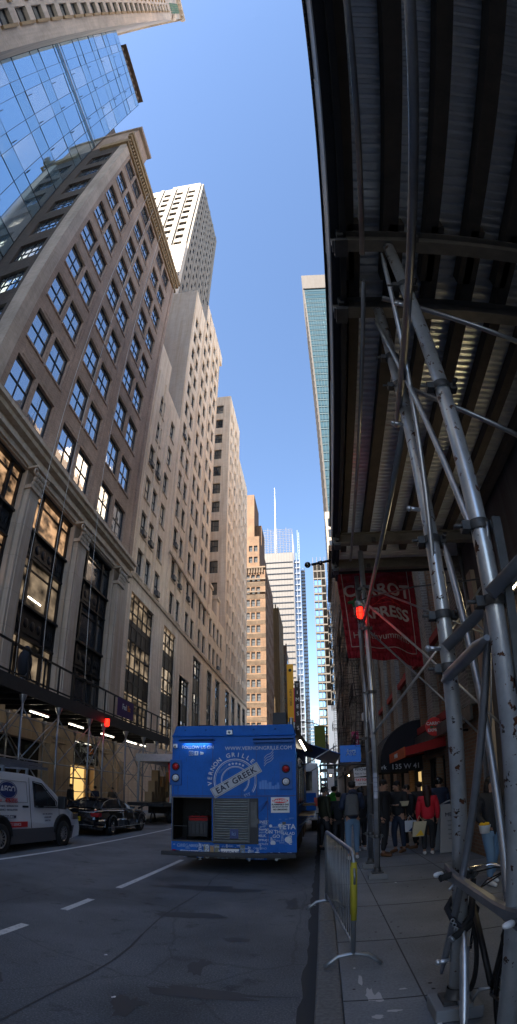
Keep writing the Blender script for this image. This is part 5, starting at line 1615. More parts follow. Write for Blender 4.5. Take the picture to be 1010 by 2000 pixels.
b = MB(); b.box(gx0+.38, gx0+.56, TY-.085, TY-.077, gz0+.06, gz0+.26); st = b.build('sticker', 'navy', dr); text('lettering', 'ki', .13, 'letter_blue', (gx0+.46, TY-.09, gz0+.16), FRONT, dr)
# scribble on the blue paint beside the grille
b = MB(); X, Z = T(-1.02, 1.42)
for k in range(9): b.tube((X+.08, TY-.006, Z+.02), (X-.18+.045*k, TY-.006, Z-.2-.05*math.sin(k)), .004, 4)
b.build('painted_rays', 'navy', root)
# lower strip with words
zlow = oz0-.04
b = MB(); b.box(xl+.005, xr-.003, TY-.014, TY-.002, zb+.0, zlow-.02); b.build('lower_panel', 'truck_blue', root)
def patch(x0, x1, z0, z1, mat='truck_blue', d=.02): 
    (a, e), (c, f_) = T(x0, z0), T(x1, z1)
    bb = MB(); bb.box(a, c, TY-d, TY-.015, e, f_); return bb.build('word_panel', mat, root)
def ttx(s, x, z, size, mat='letter_white', rot=0, sx=1, bold=.0, d=.024, align='CENTER', par=None):
    X, Z = T(x, z)
    return text('lettering', s, size, mat, (X, TY-d, Z), (R(90), R(rot), 0), par or root, ext=.002, sx=sx, bold=bold, align=align)
ztop_ = (zlow-.02-1.6)/1.1667+1.6
patch(-2.58, -2.26, .38, .62); patch(-2.25, -2.12, .36, .62, 'blue_trim'); patch(-2.0, -1.93, .4, .6, 'plywood'); patch(-1.34, -1.22, .35, .60, 'blue_trim'); patch(-1.2, -.97, .35, .60)
newmat('letter_sky', (.30, .42, .62), .5)
ttx('OREGANO', -2.42, .58, .10, 'letter_sky', sx=.95); ttx('TOMATOES', -2.38, .47, .075, bold=.003); ttx('HEALTHY', -2.18, .48, .085, rot=-90, bold=.002); ttx('OUZO', -2.05, .48, .10, rot=-90, bold=.003)
ttx('HEALTHY', -1.28, .46, .075, rot=-90, bold=.002); ttx('Eggs', -1.07, .46, .10, bold=.004); ttx('PITA', -1.10, .385, .08, bold=.002); ttx('ORIGANO', -1.09, .56, .06, 'letter_sky')
b = MB(); X, Z = T(-2.54, .47); b.ball((X, TY-.022, Z), .03, .004, .03, 8, 5); X, Z = T(-1.15, .465); b.ball((X, TY-.022, Z), .045, .004, .045, 10, 6)
b.split('wrap_motif', 'letter_white', root)
pz = patch(-1.80, -1.47, .40, .545, 'sign_white', .03); b = MB(); X, Z = T(-1.635, .47)
ttx('20692•NE', -1.635, .47, .105, 'navy', d=.034, bold=.002); 
b.box(X-.22, X+.22, TY-.03, TY-.02, Z+.09, Z+.11); b.build('plate_light', 'sign_black', root)
b = MB(); X, Z = T(-2.68, .48); b.box(X-.04, X+.04, TY-.03, TY-.015, Z-.02, Z+.02); b.build('marker_lamp', 'tail_red', root)
newmat('band_olive', (.20, .19, .13), .6)
patch(-2.12, -2.01, .37, .62, 'band_olive'); patch(-1.92, -1.83, .37, .62, 'band_olive', .021); patch(-1.45, -1.36, .37, .62, 'band_olive')
ttx('pita', -1.87, .58, .07, d=.026); ttx('feta', -1.41, .50, .075, 'letter_sky', rot=-90, d=.026); ttx('salad', -1.64, .60, .06, 'letter_sky', d=.026); ttx('GYRO', -1.90, .42, .07, d=.026, bold=.002); ttx('olives', -2.45, .395, .05, 'letter_sky', d=.026)
ttx('LETTUCE', -1.04, .64, .055, d=.026); ttx('TZATZIKI', -1.64, .385, .05, 'letter_white', d=.026)
rr = random.Random(21)
for k in range(46):
    x, z = rr.uniform(-2.7, -1.0), rr.uniform(.37, .61)
    ttx(rr.choice(['pita', 'feta', 'GYRO', 'olive', 'mint', 'LAMB', 'dill', 'kale', 'oregano', 'salad']), x, z, rr.choice([.045, .055, .07]), rr.choice(['letter_sky', 'letter_white', 'letter_blue']), rot=rr.choice([0, 0, -90]), d=.0225)
for k in range(40):
    x, z = rr.uniform(-1.09, -.52), rr.uniform(.40, 1.12)
    ttx(rr.choice(['pita', 'feta', 'gyro', 'olive', 'mint', 'lamb', 'dill', 'kale', 'thyme', 'salad']), x, z, rr.choice([.035, .045, .055]), rr.choice(['letter_sky', 'letter_blue', 'letter_blue']), rot=rr.choice([0, 0, -90]), d=.0055)
# rain streaks and scuffs on the rear
newmat('scuff', (.03, .05, .11), .8)
b = MB(); rr = random.Random(9)
for k in range(34):
    x0 = rr.uniform(xl+.1, xr-.1); z0 = rr.uniform(1.6, 2.75); l = rr.uniform(.05, .5); w = rr.uniform(.002, .008)
    b.quad((x0, TY-.0035, z0), (x0+w, TY-.0035, z0), (x0+w*.4, TY-.0035, z0-l), (x0, TY-.0035, z0-l))
o = b.build('dirt_streaks', 'scuff', root); o['kind'] = 'stuff'
# word wrap on the right door
cx = [(-.78, 1.0)]
for (s, x, z, size, rot, m_) in (('FETA', -.60, .95, .15, 0, 'letter_white'), ('SALAD', -.58, .83, .085, 0, 'letter_white'), ('Souvlaki', -.56, .62, .125, -90, 'letter_white'), ('ON THE', -.84, .86, .10, 0, 'letter_white'), ('GO', -.80, .78, .10, 0, 'letter_white'), ('ZERO GREEK', -.69, .86, .07, -90, 'letter_sky'), ('HEALTHY GREEK', -.885, .60, .052, -90, 'letter_white'),
        ('PITA', -.75, .44, .09, -90, 'letter_white'), ('ONES', -1.05, 1.04, .085, 0, 'letter_white'), ('gyro', -1.05, .96, .06, 0, 'letter_sky'), ('Souvlaki', -1.02, .91, .065, 0, 'letter_white'), ('CIABATTA', -1.04, .85, .045, 0, 'letter_sky'), ('MILK', -1.06, .79, .08, 0, 'letter_white'), ('LETTUCE', -1.04, .71, .06, 0, 'letter_white'), ('OLIVES', -1.0, 1.0, .045, 0, 'letter_sky'), ('nutrition', -.8, .95, .05, 0, 'letter_sky'), ('olive', -.77, .70, .05, 0, 'letter_sky')):
    ttx(s, x, z, size, m_, rot=rot, bold=.004 if size > .1 else .001, d=.008)
b = MB()
for (x, z, r) in ((-.60, .72, .055), (-.86, .66, .05), (-.72, .56, .06), (-.74, .98, .03), (-.90, .97, .03), (-.80, .36, .03)):
    X, Z = T(x, z); b.lathe([(0, -.004), (r*1.1, -.004)], (X, TY-.003, Z), 'y', 14, False)
b.split('wrap_motif', 'letter_white', root)
# top lettering
ttx('FOLLOW US ON', -2.245, 2.41, .095, d=.006, bold=.0); ttx('WWW.VERNONGRILLE.COM', -1.115, 2.385, .112, d=.006, sx=.98)
b = MB()
X, Z = T(-2.37, 2.30)
b.path([(X-.045, TY-.006, Z-.045), (X+.045, TY-.006, Z-.045), (X+.045, TY-.006, Z+.045), (X-.045, TY-.006, Z+.045)], .006, 4, closed=True)
b.path([(X+.022*math.cos(k*PI/5), TY-.006, Z+.022*math.sin(k*PI/5)) for k in range(10)], .005, 4, closed=True)
b.box(X+.075, X+.16, TY-.01, TY-.004, Z-.045, Z+.045)
b.ball((X+.245, TY-.006, Z), .04, .004, .03, 8, 5); b.hull([(X+.2, TY-.008, Z+.04), (X+.29, TY-.008, Z+.01), (X+.21, TY-.008, Z-.04)], [(X+.2, TY-.003, Z+.04), (X+.29, TY-.003, Z+.01), (X+.21, TY-.003, Z-.04)])
b.build('social_icons', 'letter_white', root)
text('lettering', 'f', .08, 'truck_blue', (X+.12, TY-.014, Z-.003), FRONT, root, bold=.003)
# round stamp
SX, SZ = T(-1.54, 1.80)
b = MB()
def ring(r, w, a0=0, a1=360, n=48):
    pts = []
    for k in range(n): 
        g0, g1 = R(a0+(a1-a0)*k/n), R(a0+(a1-a0)*(k+1)/n)
        P_ = lambda rr, g: (SX+rr*math.cos(g), TY-.006, SZ+rr*math.sin(g))
        b.quad(P_(r-w, g0), P_(r+w, g0), P_(r+w, g1), P_(r-w, g1))
zlim = -31
ring(.455, .008, -33, 213); ring(.425, .004, -33, 213); ring(.30, .006, -50, 230); ring(.28, .003, -50, 230)
for ang in (62, 74, 86, 98, 110): 
    X, Z = SX+.36*math.cos(R(ang)), SZ+.36*math.sin(R(ang))
    b.poly([(X+(.035 if k % 2 == 0 else .015)*math.sin(k*PI/5), TY-.006, Z+(.035 if k % 2 == 0 else .015)*math.cos(k*PI/5)) for k in range(10)])
for k in range(4):
    b.path([(SX+.62+.04*q, TY-.006, SZ+.30+.055*k+.02*math.sin(q*1.3)+.035*q) for q in range(6)], .006, 4)
b.split('stamp_ring', 'letter_white', root)
for i, ch in enumerate('VERNON GRILLE'):
    ang = 187-i*(187-48)/12
    if ch == ' ': continue
    text('lettering', ch, .13, 'letter_white', (SX+.545*math.cos(R(ang)), TY-.006, SZ+.545*math.sin(R(ang))), (R(90), -R(ang-90), 0), root, ext=.002, bold=.002)
text('lettering', 'EST', .09, 'letter_sky', (SX+.26, TY-.006, SZ-.31), (R(90), -R(18), 0), root, ext=.002)
text('lettering', 'ALPHAGE', .06, 'letter_blue', (SX-.26, TY-.006, SZ+.24), (R(90), -R(40), 0), root, ext=.002)
ang = math.atan2(T(0, 2.05)[1]-T(0, 1.55)[1], T(-1.09, 0)[0]-T(-1.96, 0)[0])
cx_, cz_ = T(-1.525, 1.80); hl_, hw = .58, .115
ca, sa = math.cos(ang), math.sin(ang)
P_ = lambda a, c, d: (cx_+a*ca-c*sa, TY-d, cz_+a*sa+c*ca)
b = MB(); b.hull([P_(-hl_, -hw, .012), P_(hl_, -hw, .012), P_(hl_, hw, .012), P_(-hl_, hw, .012)], [P_(-hl_, -hw, .003), P_(hl_, -hw, .003), P_(hl_, hw, .003), P_(-hl_, hw, .003)])
newmat('stamp_grey', (.45, .48, .53), .5)
lb = b.build('slogan_band', 'stamp_grey', root)
b = MB()
for (q0, q1) in (((-hl_+.02, -hw+.02), (hl_-.02, -hw+.02)), ((-hl_+.02, hw-.02), (hl_-.02, hw-.02)), ((-hl_+.02, -hw+.02), (-hl_+.02, hw-.02)), ((hl_-.02, -hw+.02), (hl_-.02, hw-.02))): b.tube(P_(*q0, .013), P_(*q1, .013), .004, 4)
b.build('band_border', 'letter_dark', lb)
text('lettering', 'EAT GREEK', .175, 'letter_dark', P_(0, -.005, .016), (R(90), -ang, 0), lb, ext=.002, bold=.005, spacing=1.12)
# skyline motif, pale blue
newmat('wrap_light', (.03, .19, .60), .35)
b = MB(); rr = random.Random(5)
x = T(-1.1, 0)[0]
while x < T(-.62, 0)[0]:
    w = rr.uniform(.02, .06); b.box(x, x+w, TY-.005, TY-.002, T(0, 1.64)[1], T(0, 1.64)[1]+rr.uniform(.05, .2)); x += w+.008
b.split('skyline_tower', 'wrap_light', root)
# danger plate
(a, z1), (c, z0) = T(-.89, 1.49), T(-.56, 1.21)
b = MB(); b.box(a, c, TY-.016, TY-.002, z0, z1); dg_ = b.build('danger_sign', 'sign_white', root)
b = MB(); b.lathe([(0, -.003), (.05, -.003)], (0, 0, 0), 'y', 20, False)
b = MB(); 
n = 20; b.poly([((a+c)/2+.165*math.cos(2*PI*k/n), TY-.018, z1-.075+.05*math.sin(2*PI*k/n)) for k in range(n)]); b.build('danger_oval', 'bright_red', dg_)
text('lettering', 'DANGER', .072, 'sign_white', ((a+c)/2, TY-.02, z1-.075), FRONT, dg_, bold=.003)
for s, zz, sz in (('FLAMMABLE GAS', .155, .047), ('KEEP FIRE OR FLAME AWAY', .205, .026), ('NO SMOKING', .26, .047)):
    text('lettering', s, sz, 'sign_black', ((a+c)/2, TY-.02, z1-zz), FRONT, dg_, bold=.002)
# bumper, underbody, wheels
b = MB(); b.box(xl-.17, xr+.0, TY-.22, TY-.0, .20, .29); b.build('bumper', 'dark_plastic', root, .015)
b = MB(); b.box(xl+.3, xr-.2, TY+.2, TY+L2, .12, .3); b.tube((-2.6, TY+.1, .12), (-2.6, TY+1.5, .12), .05); b.build('underbody', 'black_paint', root)
b = MB(); b.box(xr-.04, xr-.01, TY+.02, TY+3.4, .22, zb+.32); b.build('skirt', 'rust_panel', root)
b = MB(); b.box(xr-.04, xr-.01, TY+4.4, TY+L2, .22, zb+.32); b.build('skirt', 'rust_panel', root)
def wheel(x, y, r, w, parent, side=1, rimmat='alloy', name='wheel', spokes=10, zc=None):
    zc = RZ+r if zc is None else zc
    b = MB(); b.lathe([(r*.6, -w/2), (r*.93, -w/2), (r, -w*.35), (r, w*.35), (r*.93, w/2), (r*.6, w/2)], (x, y, zc), 'x', 28); o = b.build(name, 'black_rubber', parent)
    b = MB(); xo = side*w*.42
    b.lathe([(r*.62, xo), (r*.56, xo-.02*side), (r*.5, xo-.05*side)], (x, y, zc), 'x', 24)
    for k in range(spokes):
        g = 2*PI*k/spokes; p0 = (x+xo-.03*side, y+r*.12*math.cos(g), zc+r*.12*math.sin(g)); p1 = (x+xo-.02*side, y+r*.56*math.cos(g), zc+r*.56*math.sin(g))
        b.tube(p0, p1, r*.055, 5)
    b.lathe([(0, xo), (r*.16, xo-.005*side), (r*.2, xo-.04*side)], (x, y, zc), 'x', 14)
    b.build('rim', rimmat, o)
    b = MB(); b.lathe([(0, xo-.07*side), (r*.6, xo-.07*side)], (x, y, zc), 'x', 18); b.build('brake_disc', 'dark_plastic', o)
    return o
for x in (xl+.35, xr-.28):
    for y in (TY+3.9, TY+6.6): wheel(x, y, .40, .26, root, 1 if x > -1.5 else -1, 'worn_grey')
# serving shelf and awning flap, strip lamp
b = MB(); b.box(xr+.005, xr+.36, TY+1.0, TY+3.2, 1.02, 1.05); b.box(xr+.005, xr+.34, TY+3.4, TY+5.4, 1.18, 1.21); sh = b.build('serving_shelf', 'plywood', root)
b = MB()
for y in (TY+1.0, TY+3.15): b.tube((xr+.01, y, .8), (xr+.34, y, 1.0), .012, 6)
b.box(xr+.36, xr+.38, TY+.95, TY+3.25, .98, 1.06); b.build('bracket', 'galvanised', sh)
b = MB(); b.hull([(xr+.0, TY+.7, 2.74), (xr+1.0, TY+1.2, 2.42), (xr+1.0, TY+5.6, 2.42), (xr+.0, TY+5.6, 2.72)], [(xr+.0, TY+.7, 2.75), (xr+1.0, TY+1.2, 2.45), (xr+1.0, TY+5.6, 2.45), (xr+.0, TY+5.6, 2.75)]); b.build('awning_flap', 'blue_trim', root)
b = MB()
for y in (TY+.8, TY+5.5): b.tube((xr+.01, y, 2.1), (xr+.9, y, 2.6), .014, 6)
b.split('gas_strut', 'galvanised', root)
b = MB(); b.hull([(xr+.01, TY+.05, 2.95), (xr+.36, TY+.7, 2.5), (xr+.34, TY+.7, 2.46), (xr+.01, TY+.05, 2.5)], [(xr+.01, TY+.08, 2.95), (xr+.36, TY+.73, 2.5), (xr+.34, TY+.73, 2.46), (xr+.01, TY+.08, 2.5)]); b.build('side_hood', 'black_paint', root)
b = MB(); b.tube((xr+.10, TY+.0, 2.66), (xr+.20, TY+.3, 2.48), .022, 8); b.build('work_lamp', 'fluor', root)
# roof gear
(a, z1), (c, z0) = T(-.87, 3.10), T(-.61, 2.85)
b = MB(); b.box(a, c, TY+.35, TY+.9, zt+.001, z1-.02); b.build('exhaust_box', 'sign_black', root, .01)
b = MB(); b.box(a-.03, c+.16, TY+.91, TY+1.5, zt+.001, zt+.16); b.tube((c+.09, TY+.6, zt), (c+.09, TY+.6, zt+.22), .05, 10); b.build('roof_vent', 'galvanised', root, .01)
b = MB(); a, c = T(-2.3, 0)[0], T(-2.03, 0)[0]; b.box(a, c, TY+.3, TY+.8, zt+.001, zt+.055); b.build('roof_hatch', 'sign_black', root)
# ------------------------------------------------------------------ white service van
root = thing('service_van', 'white plumbing and heating van with red stripe and oval badge at the left edge', 'van', (-8.1, 10, RZ))
VX = -7.15; VW = 1.95
# profile (y, z) of the body side
prof = [(6.2, .12), (6.15, 1.0), (6.35, 1.72), (6.8, 1.80), (11.0, 1.80), (11.75, 1.72), (12.45, 1.36), (12.95, 1.0), (13.35, .82), (13.75, .62), (13.85, .35), (13.8, .10), (13.3, .03)]
def side_ring(inset, xx): return [(xx, y, z) for y, z in prof]
b = MB()
b.mi = 0
layers = [(VX-.0, 0.0), ]
# loft across the width with tumblehome
def vring(t):
    """t 0..1 across from right side to left side"""
    return t
xs = [(0, 0), (.03, .0), ]
def vx(z, s):
    ins = max(0, z-.75)*.14
    return (VX-ins) if s > 0 else (VX-VW+ins)
ringR = [(vx(z, 1), y, z) for y, z in prof]; ringL = [(vx(z, -1), y, z) for y, z in prof]
b.poly(ringR); b.poly(list(reversed(ringL)))
n = len(prof)
for k in range(n):
    k2 = (k+1) % n
    b.quad(ringR[k], ringR[k2], ringL[k2], ringL[k])
bd = b.build('body', 'van_white', root, .07)
b = MB()
f_ = lambda y, z, n=0: (vx(z, 1)+n, y, z)
# cladding and sills
b.hull([f_(6.3, .05, .01), f_(13.3, .05, .01), f_(13.45, .42, .012), f_(6.3, .42, .012)], [f_(6.3, .05, .03), f_(13.3, .05, .03), f_(13.45, .42, .03), f_(6.3, .42, .03)])
b.build('lower_cladding', 'van_grey', root)
b = MB()
for (yc) in (9.72, 12.78):
    b.path([f_(yc+.47*math.cos(g), .26+.47*math.sin(g), .02) for g in [PI*k/12 for k in range(13)]], .05, 8)
    b.lathe([(0, .033), (.45, .033)], (VX, yc, .24), 'x', 24, False)
b.split('wheel_arch', 'black_rubber', root)
for yc in (9.72, 12.78):
    wheel(VX-.035, yc, .36, .22, root, 1, 'alloy', spokes=12)
    wheel(VX-VW+.1, yc, .36, .22, root, -1, 'worn_grey', spokes=12)
b = MB(); b.poly([f_(11.35, 1.60, .012), f_(11.75, 1.56, .012), f_(12.42, 1.12, .012), f_(12.45, .98, .012), f_(11.35, 1.0, .012)]); b.build('side_window', 'dark_glass', root)
b = MB(); b.path([f_(11.32, 1.63, .014), f_(11.76, 1.59, .014), f_(12.48, 1.12, .014), f_(12.5, .95, .014), f_(11.32, .97, .014)], .014, 5, closed=True); b.path([f_(11.98, 1.44, .014), f_(12.0, .98, .014)], .012, 5); b.build('window_seal', 'black_rubber', root)
b = MB(); b.hull([(VX-.28, 11.85, 1.70), (VX-VW+.28, 11.85, 1.70), (VX-VW+.2, 12.95, 1.03), (VX-.2, 12.95, 1.03)], [(VX-.28, 11.86, 1.71), (VX-VW+.28, 11.86, 1.71), (VX-VW+.2, 12.96, 1.04), (VX-.2, 12.96, 1.04)]); b.build('windscreen', 'dark_glass', root)
b = MB(); b.box(VX+.02, VX+.26, 12.45, 12.6, .92, 1.28); b.build('door_mirror', 'black_paint', root, .03)
b = MB()
for y in (8.9, 11.15, 12.62): b.tube(f_(y, .42, .004), f_(y, 1.72 if y < 11.5 else .95, .004), .006, 4)
b.tube(f_(6.8, 1.02, .006), f_(9.2, 1.02, .006), .012, 4); b.box(VX-.03, VX+.025, 10.75, 10.95, .95, 1.0); b.box(VX-.03, VX+.025, 11.5, 11.7, .95, 1.0)
b.path([f_(9.15, 1.6, .006), f_(11.0, 1.6, .006), f_(11.0, 1.08, .006), f_(9.15, 1.08, .006)], .006, 4, closed=True)
b.split('door_seam', 'black_rubber', root)
b = MB(); b.box(VX-.05, VX+.03, 13.35, 13.7, .6, .78); b.build('headlight', 'chrome', root)
# graphics
vt = lambda s, y, z, size, mat='navy', sx=1, rot=0, bold=.0, al='CENTER': text('lettering', s, size, mat, f_(y, z, .012), (R(90), 0, R(90)) if not rot else (R(90)+0, -R(rot)*0, R(90)), root, ext=.002, sx=sx, bold=bold, align=al)
b = MB(); n = 28; b.poly([f_(10.15+.36*math.cos(2*PI*k/n), 1.37+.185*math.sin(2*PI*k/n), .010) for k in range(n)]); bg_ = b.build('badge', 'navy', root)
b = MB(); b.path([f_(10.15+.385*math.cos(2*PI*k/n), 1.37+.21*math.sin(2*PI*k/n), .010) for k in range(n)], .008, 4, closed=True); b.build('badge_rim', 'navy', bg_)
vt('AFGO', 10.15, 1.37, .24, 'sign_white', bold=.006)
vt('718', 9.78, 1.11, .09, 'bright_red'); vt('478-5555', 10.27, 1.11, .14, 'bright_red', bold=.003)
vt('AIR CONDITIONING • REFRIGERATION', 9.95, .98, .066, 'letter_dark'); vt('HEATING • SERVICE • INSTALLATION', 9.95, .89, .066, 'letter_dark'); vt('WWW.AFGO.COM', 9.9, .72, .12, 'letter_dark', bold=.001)
b = MB(); b.poly([f_(8.3, .78, .010), f_(8.55, .93, .010), f_(9.0, .60, .010), f_(10.95, .60, .010), f_(10.95, .46, .010), f_(8.85, .46, .010)]); b.build('stripe', 'bright_red', root)
vt('24 HOUR EMERGENCY SERVICE', 9.98, .53, .095, 'sign_white')
vt('NYC MECHANICAL', 11.95, .78, .06, 'letter_dark'); vt('LICENSE 0478', 11.95, .69, .06, 'letter_dark'); vt('FDNY 5555', 11.95, .60, .06, 'letter_dark')
for i, ch in enumerate('MECHANICAL'):
    a = R(-62+i*13.5)
    text('lettering', ch, .17, 'letter_dark', f_(7.75+1.25*math.cos(a)*.95, 1.38+.75*math.sin(a)+.1, .012), (R(90)+0, 0, R(90)), root, ext=.002)
for i, ch in enumerate('SERVICES'):
    a = R(-62+i*14)
    text('lettering', ch, .13, 'letter_dark', f_(7.75+1.5*math.cos(a)*.95, 1.18+.78*math.sin(a)+.1, .012), (R(90)+0, 0, R(90)), root, ext=.002)
# roof rack with ladder (the ladder lies on it: its own thing)
b = MB()
for y in (7.2, 8.7, 10.2, 11.3):
    b.box(VX-VW+.25, VX-.25, y-.02, y+.02, 1.92, 1.96); b.box(VX-.33, VX-.27, y-.03, y+.03, 1.78, 1.96); b.box(VX-VW+.27, VX-VW+.33, y-.03, y+.03, 1.78, 1.96)
b.split('roof_rack', 'galvanised', root)
t = thing('ladder', 'aluminium extension ladder lying on the roof rack of the white van', 'ladder', (-7.6, 9, 1.98))
b = MB()
for dz in (0, .09):
    b.box(-7.50, -7.46, 5.8, 12.4-dz*4, 1.97+dz, 2.05+dz); b.box(-7.92, -7.88, 5.8, 12.4-dz*4, 1.97+dz, 2.05+dz)
b.build('rails', 'galvanised', t)
b = MB()
for k in range(21): b.tube((-7.9, 5.95+k*.3, 2.01), (-7.48, 5.95+k*.3, 2.01), .015, 6)
b.split('rung', 'galvanised', t)
t = tag(MB().box(-8.5, -8.1, 9.0, 9.8, 1.97, 2.12).build('hi_vis_bundle', 'yellow_tape', None, .04), 'folded yellow-green bundle on the roof rack of the white van', 'bundle')
# ------------------------------------------------------------------ black sedan
root = thing('sedan', 'black saloon car parked between the white van and the flatbed stall', 'car', (-8.3, 18.5, RZ))
cxm = -8.33
st_ = [  # y, half width, z bottom, z shoulder
 (15.95, .66, .16, .72), (16.05, .80, .08, .80), (16.5, .88, .06, .84), (17.2, .91, .06, .84), (18.5, .92, .05, .80), (19.6, .91, .05, .76), (20.4, .90, .06, .70), (20.9, .82, .08, .60), (21.05, .68, .14, .50)]
b = MB(); rings = []
for (y, hw, z0, z1) in st_:
    zm = z0+(z1-z0)*.45
    half = [(hw*.9, z0), (hw, z0+.12), (hw*1.0, zm), (hw*.97, z1-.08), (hw*.86, z1), (0, z1+.03)]
    ring_ = [(cxm+x, y, z) for x, z in half] + [(cxm-x, y, z) for x, z in reversed(half[:-1])]
    rings.append(ring_)
for r0, r1 in zip(rings, rings[1:]):
    n = len(r0)
    for k in range(n): b.quad(r0[k], r0[(k+1) % n], r1[(k+1) % n], r1[k], True)
b.poly(list(reversed(rings[0]))); b.poly(rings[-1])
o = b.build('body', 'black_gloss', root); 
bm = bmesh.new(); bm.from_mesh(o.data); bmesh.ops.remove_doubles(bm, verts=bm.verts[:], dist=.0005); bm.to_mesh(o.data); bm.free()
s_ = o.modifiers.new('s', 'SUBSURF'); s_.levels = 2; s_.render_levels = 2
gh_ = [(16.35, .70, .83, .845), (16.9, .70, .82, 1.08), (17.5, .70, .82, 1.19), (18.3, .70, .80, 1.20), (18.9, .70, .79, 1.10), (19.6, .68, .76, .80)]
b = MB(); rings = []
for (y, hw, z0, z1) in gh_:
    h_ = z1-z0; rings.append([(cxm+hw*1.08, y, z0-.02), (cxm+hw*(1.05-.28*h_/.4), y, z1-.02), (cxm+hw*.5, y, z1+.01), (cxm-hw*.5, y, z1+.01), (cxm-hw*(1.05-.28*h_/.4), y, z1-.02), (cxm-hw*1.08, y, z0-.02)])
for r0, r1 in zip(rings, rings[1:]):
    for k in range(5): b.quad(r0[k], r0[k+1], r1[k+1], r1[k], True)
b.build('windows', 'dark_glass', root)
b = MB()
for r0, r1 in zip(rings[1:4], rings[2:5]):
    u = lambda p, dz=.012: (p[0], p[1], p[2]+dz)
    for k in (1, 2, 3): b.quad(u(r0[k]), u(r0[k+1]), u(r1[k+1]), u(r1[k]), True)
b.build('roof', 'black_gloss', root)
b = MB(); b.path([(r_[1][0]+.008, r_[1][1], r_[1][2]) for r_ in rings], .008, 6); b.path([(r_[0][0]+.02, r_[0][1], r_[0][2]+.03) for r_ in rings], .01, 6)
b.path([(cxm+.93, 16.6, .16), (cxm+.94, 20.4, .14)], .012, 5)
b.build('chrome_trim', 'alloy', root)
b = MB(); b.tube(tuple(Vector(rings[3][0])+Vector((.01, 0, 0))), tuple(Vector(rings[3][1])+Vector((.01, 0, 0))), .03, 6); b.hull([(cxm+.70, 16.5, .84), (cxm+.72, 16.95, .84), (cxm+.6, 16.98, 1.06), (cxm+.66, 16.55, .9)], [(cxm+.72, 16.5, .84), (cxm+.74, 16.95, .84), (cxm+.62, 16.98, 1.06), (cxm+.68, 16.55, .9)]); b.split('pillar', 'black_gloss', root)
for yc in (17.05, 20.05):
    wheel(cxm+.83, yc, .335, .2, root, 1, 'alloy', spokes=12); wheel(cxm-.83, yc, .335, .2, root, -1, 'alloy', spokes=12)
b = MB()
for yc in (17.05, 20.05): b.path([(cxm+.93, yc+.39*math.cos(g), .19+.39*math.sin(g)) for g in [PI*k/12 for k in range(13)]], .03, 6)
b.split('wheel_arch', 'black_paint', root)
b = MB(); b.box(cxm-.72, cxm-.50, 15.90, 15.955, .58, .68); o = b.build('tail_light', 'tail_red', root, .01)
b = MB(); b.box(cxm+.55, cxm+.86, 15.93, 16.2, .56, .70); b.build('tail_light', 'tail_red', root, .02)
b = MB(); b.box(cxm+.1, cxm+.7, 15.885, 15.90, .70, .73); b.box(cxm-.7, cxm+.7, 15.88, 15.90, .24, .27); b.build('chrome_bar', 'chrome', root)
b = MB(); b.box(cxm-.17, cxm+.17, 15.88, 15.9, .38, .54); pl_ = b.build('number_plate', 'yellow_sign', root); text('lettering', 'T624138C', .07, 'sign_black', (cxm, 15.875, .46), FRONT, pl_)
b = MB(); b.box(cxm+.5, cxm+.72, 15.87, 15.9, .13, .2); b.box(cxm-.72, cxm-.5, 15.87, 15.9, .13, .2); b.split('exhaust_pipe', 'chrome', root)
b = MB(); b.box(cxm+.80, cxm+.98, 19.0, 19.12, .80, .90); b.build('door_mirror', 'black_gloss', root, .02)
b = MB()
for y in (18.05, 19.2): b.tube((cxm+.925, y, .16), (cxm+.90, y, .76), .005, 4)
for y in (17.75, 18.85): b.box(cxm+.9, cxm+.935, y, y+.15, .68, .71)
b.split('door_seam', 'chrome', root)
# ------------------------------------------------------------------ vendor trailer behind the sedan
root = thing('vendor_trailer', 'open-sided flatbed vendor stall with red curtain and stacked goods, far left kerb', 'trailer', (-8.6, 25, RZ))
b = MB(); b.box(-9.5, -7.6, 23.6, 31.5, .78, .95); b.box(-9.4, -7.7, 26.5, 30.5, .3, .77); b.build('flatbed', 'black_paint', root)
b = MB()
for x in (-9.45, -7.65):
    for y in (25.0, 31.4): b.box(x-.05, x+.05, y-.05, y+.05, .951, 3.1)
b.box(-9.6, -7.5, 24.9, 31.5, 3.101, 3.5)
b.build('frame', 'galvanised', root)
b = MB(); b.path([(-7.75, 25.4, 3.05), (-7.78, 25.5, 2.2), (-7.7, 25.42, 1.7), (-7.78, 25.45, 1.0)], [.2, .13, .08, .14], 10); b.build('curtain', 'bright_red', root)
b = MB()
for k in range(10):
    b.box(-9.3+.01*k, -8.9, 25.6+.5*k, 26.0+.5*k, .951, 1.5+.3*((k*7) % 5)); b.box(-8.2, -7.8, 26+.5*k, 26.35+.5*k, .952, 1.2+.2*((k*3) % 5))
b.split('goods', 'cardboard', root)
for y in (25.5, 29.6): wheel(-7.8, y, .4, .25, root, 1, 'worn_grey')
b = MB(); b.tube((-8.5, 23.6, .85), (-8.5, 22.6, .7), .05, 8); b.path([(-8.4, 24, .8), (-8.3, 24.4, .3), (-8.4, 24.8, -.05)], .04, 6); b.path([(-8.4, 24.8, .8), (-8.5, 24.4, .3), (-8.4, 24.0, -.05)], .04, 6); b.build('drawbar', 'black_iron', root)
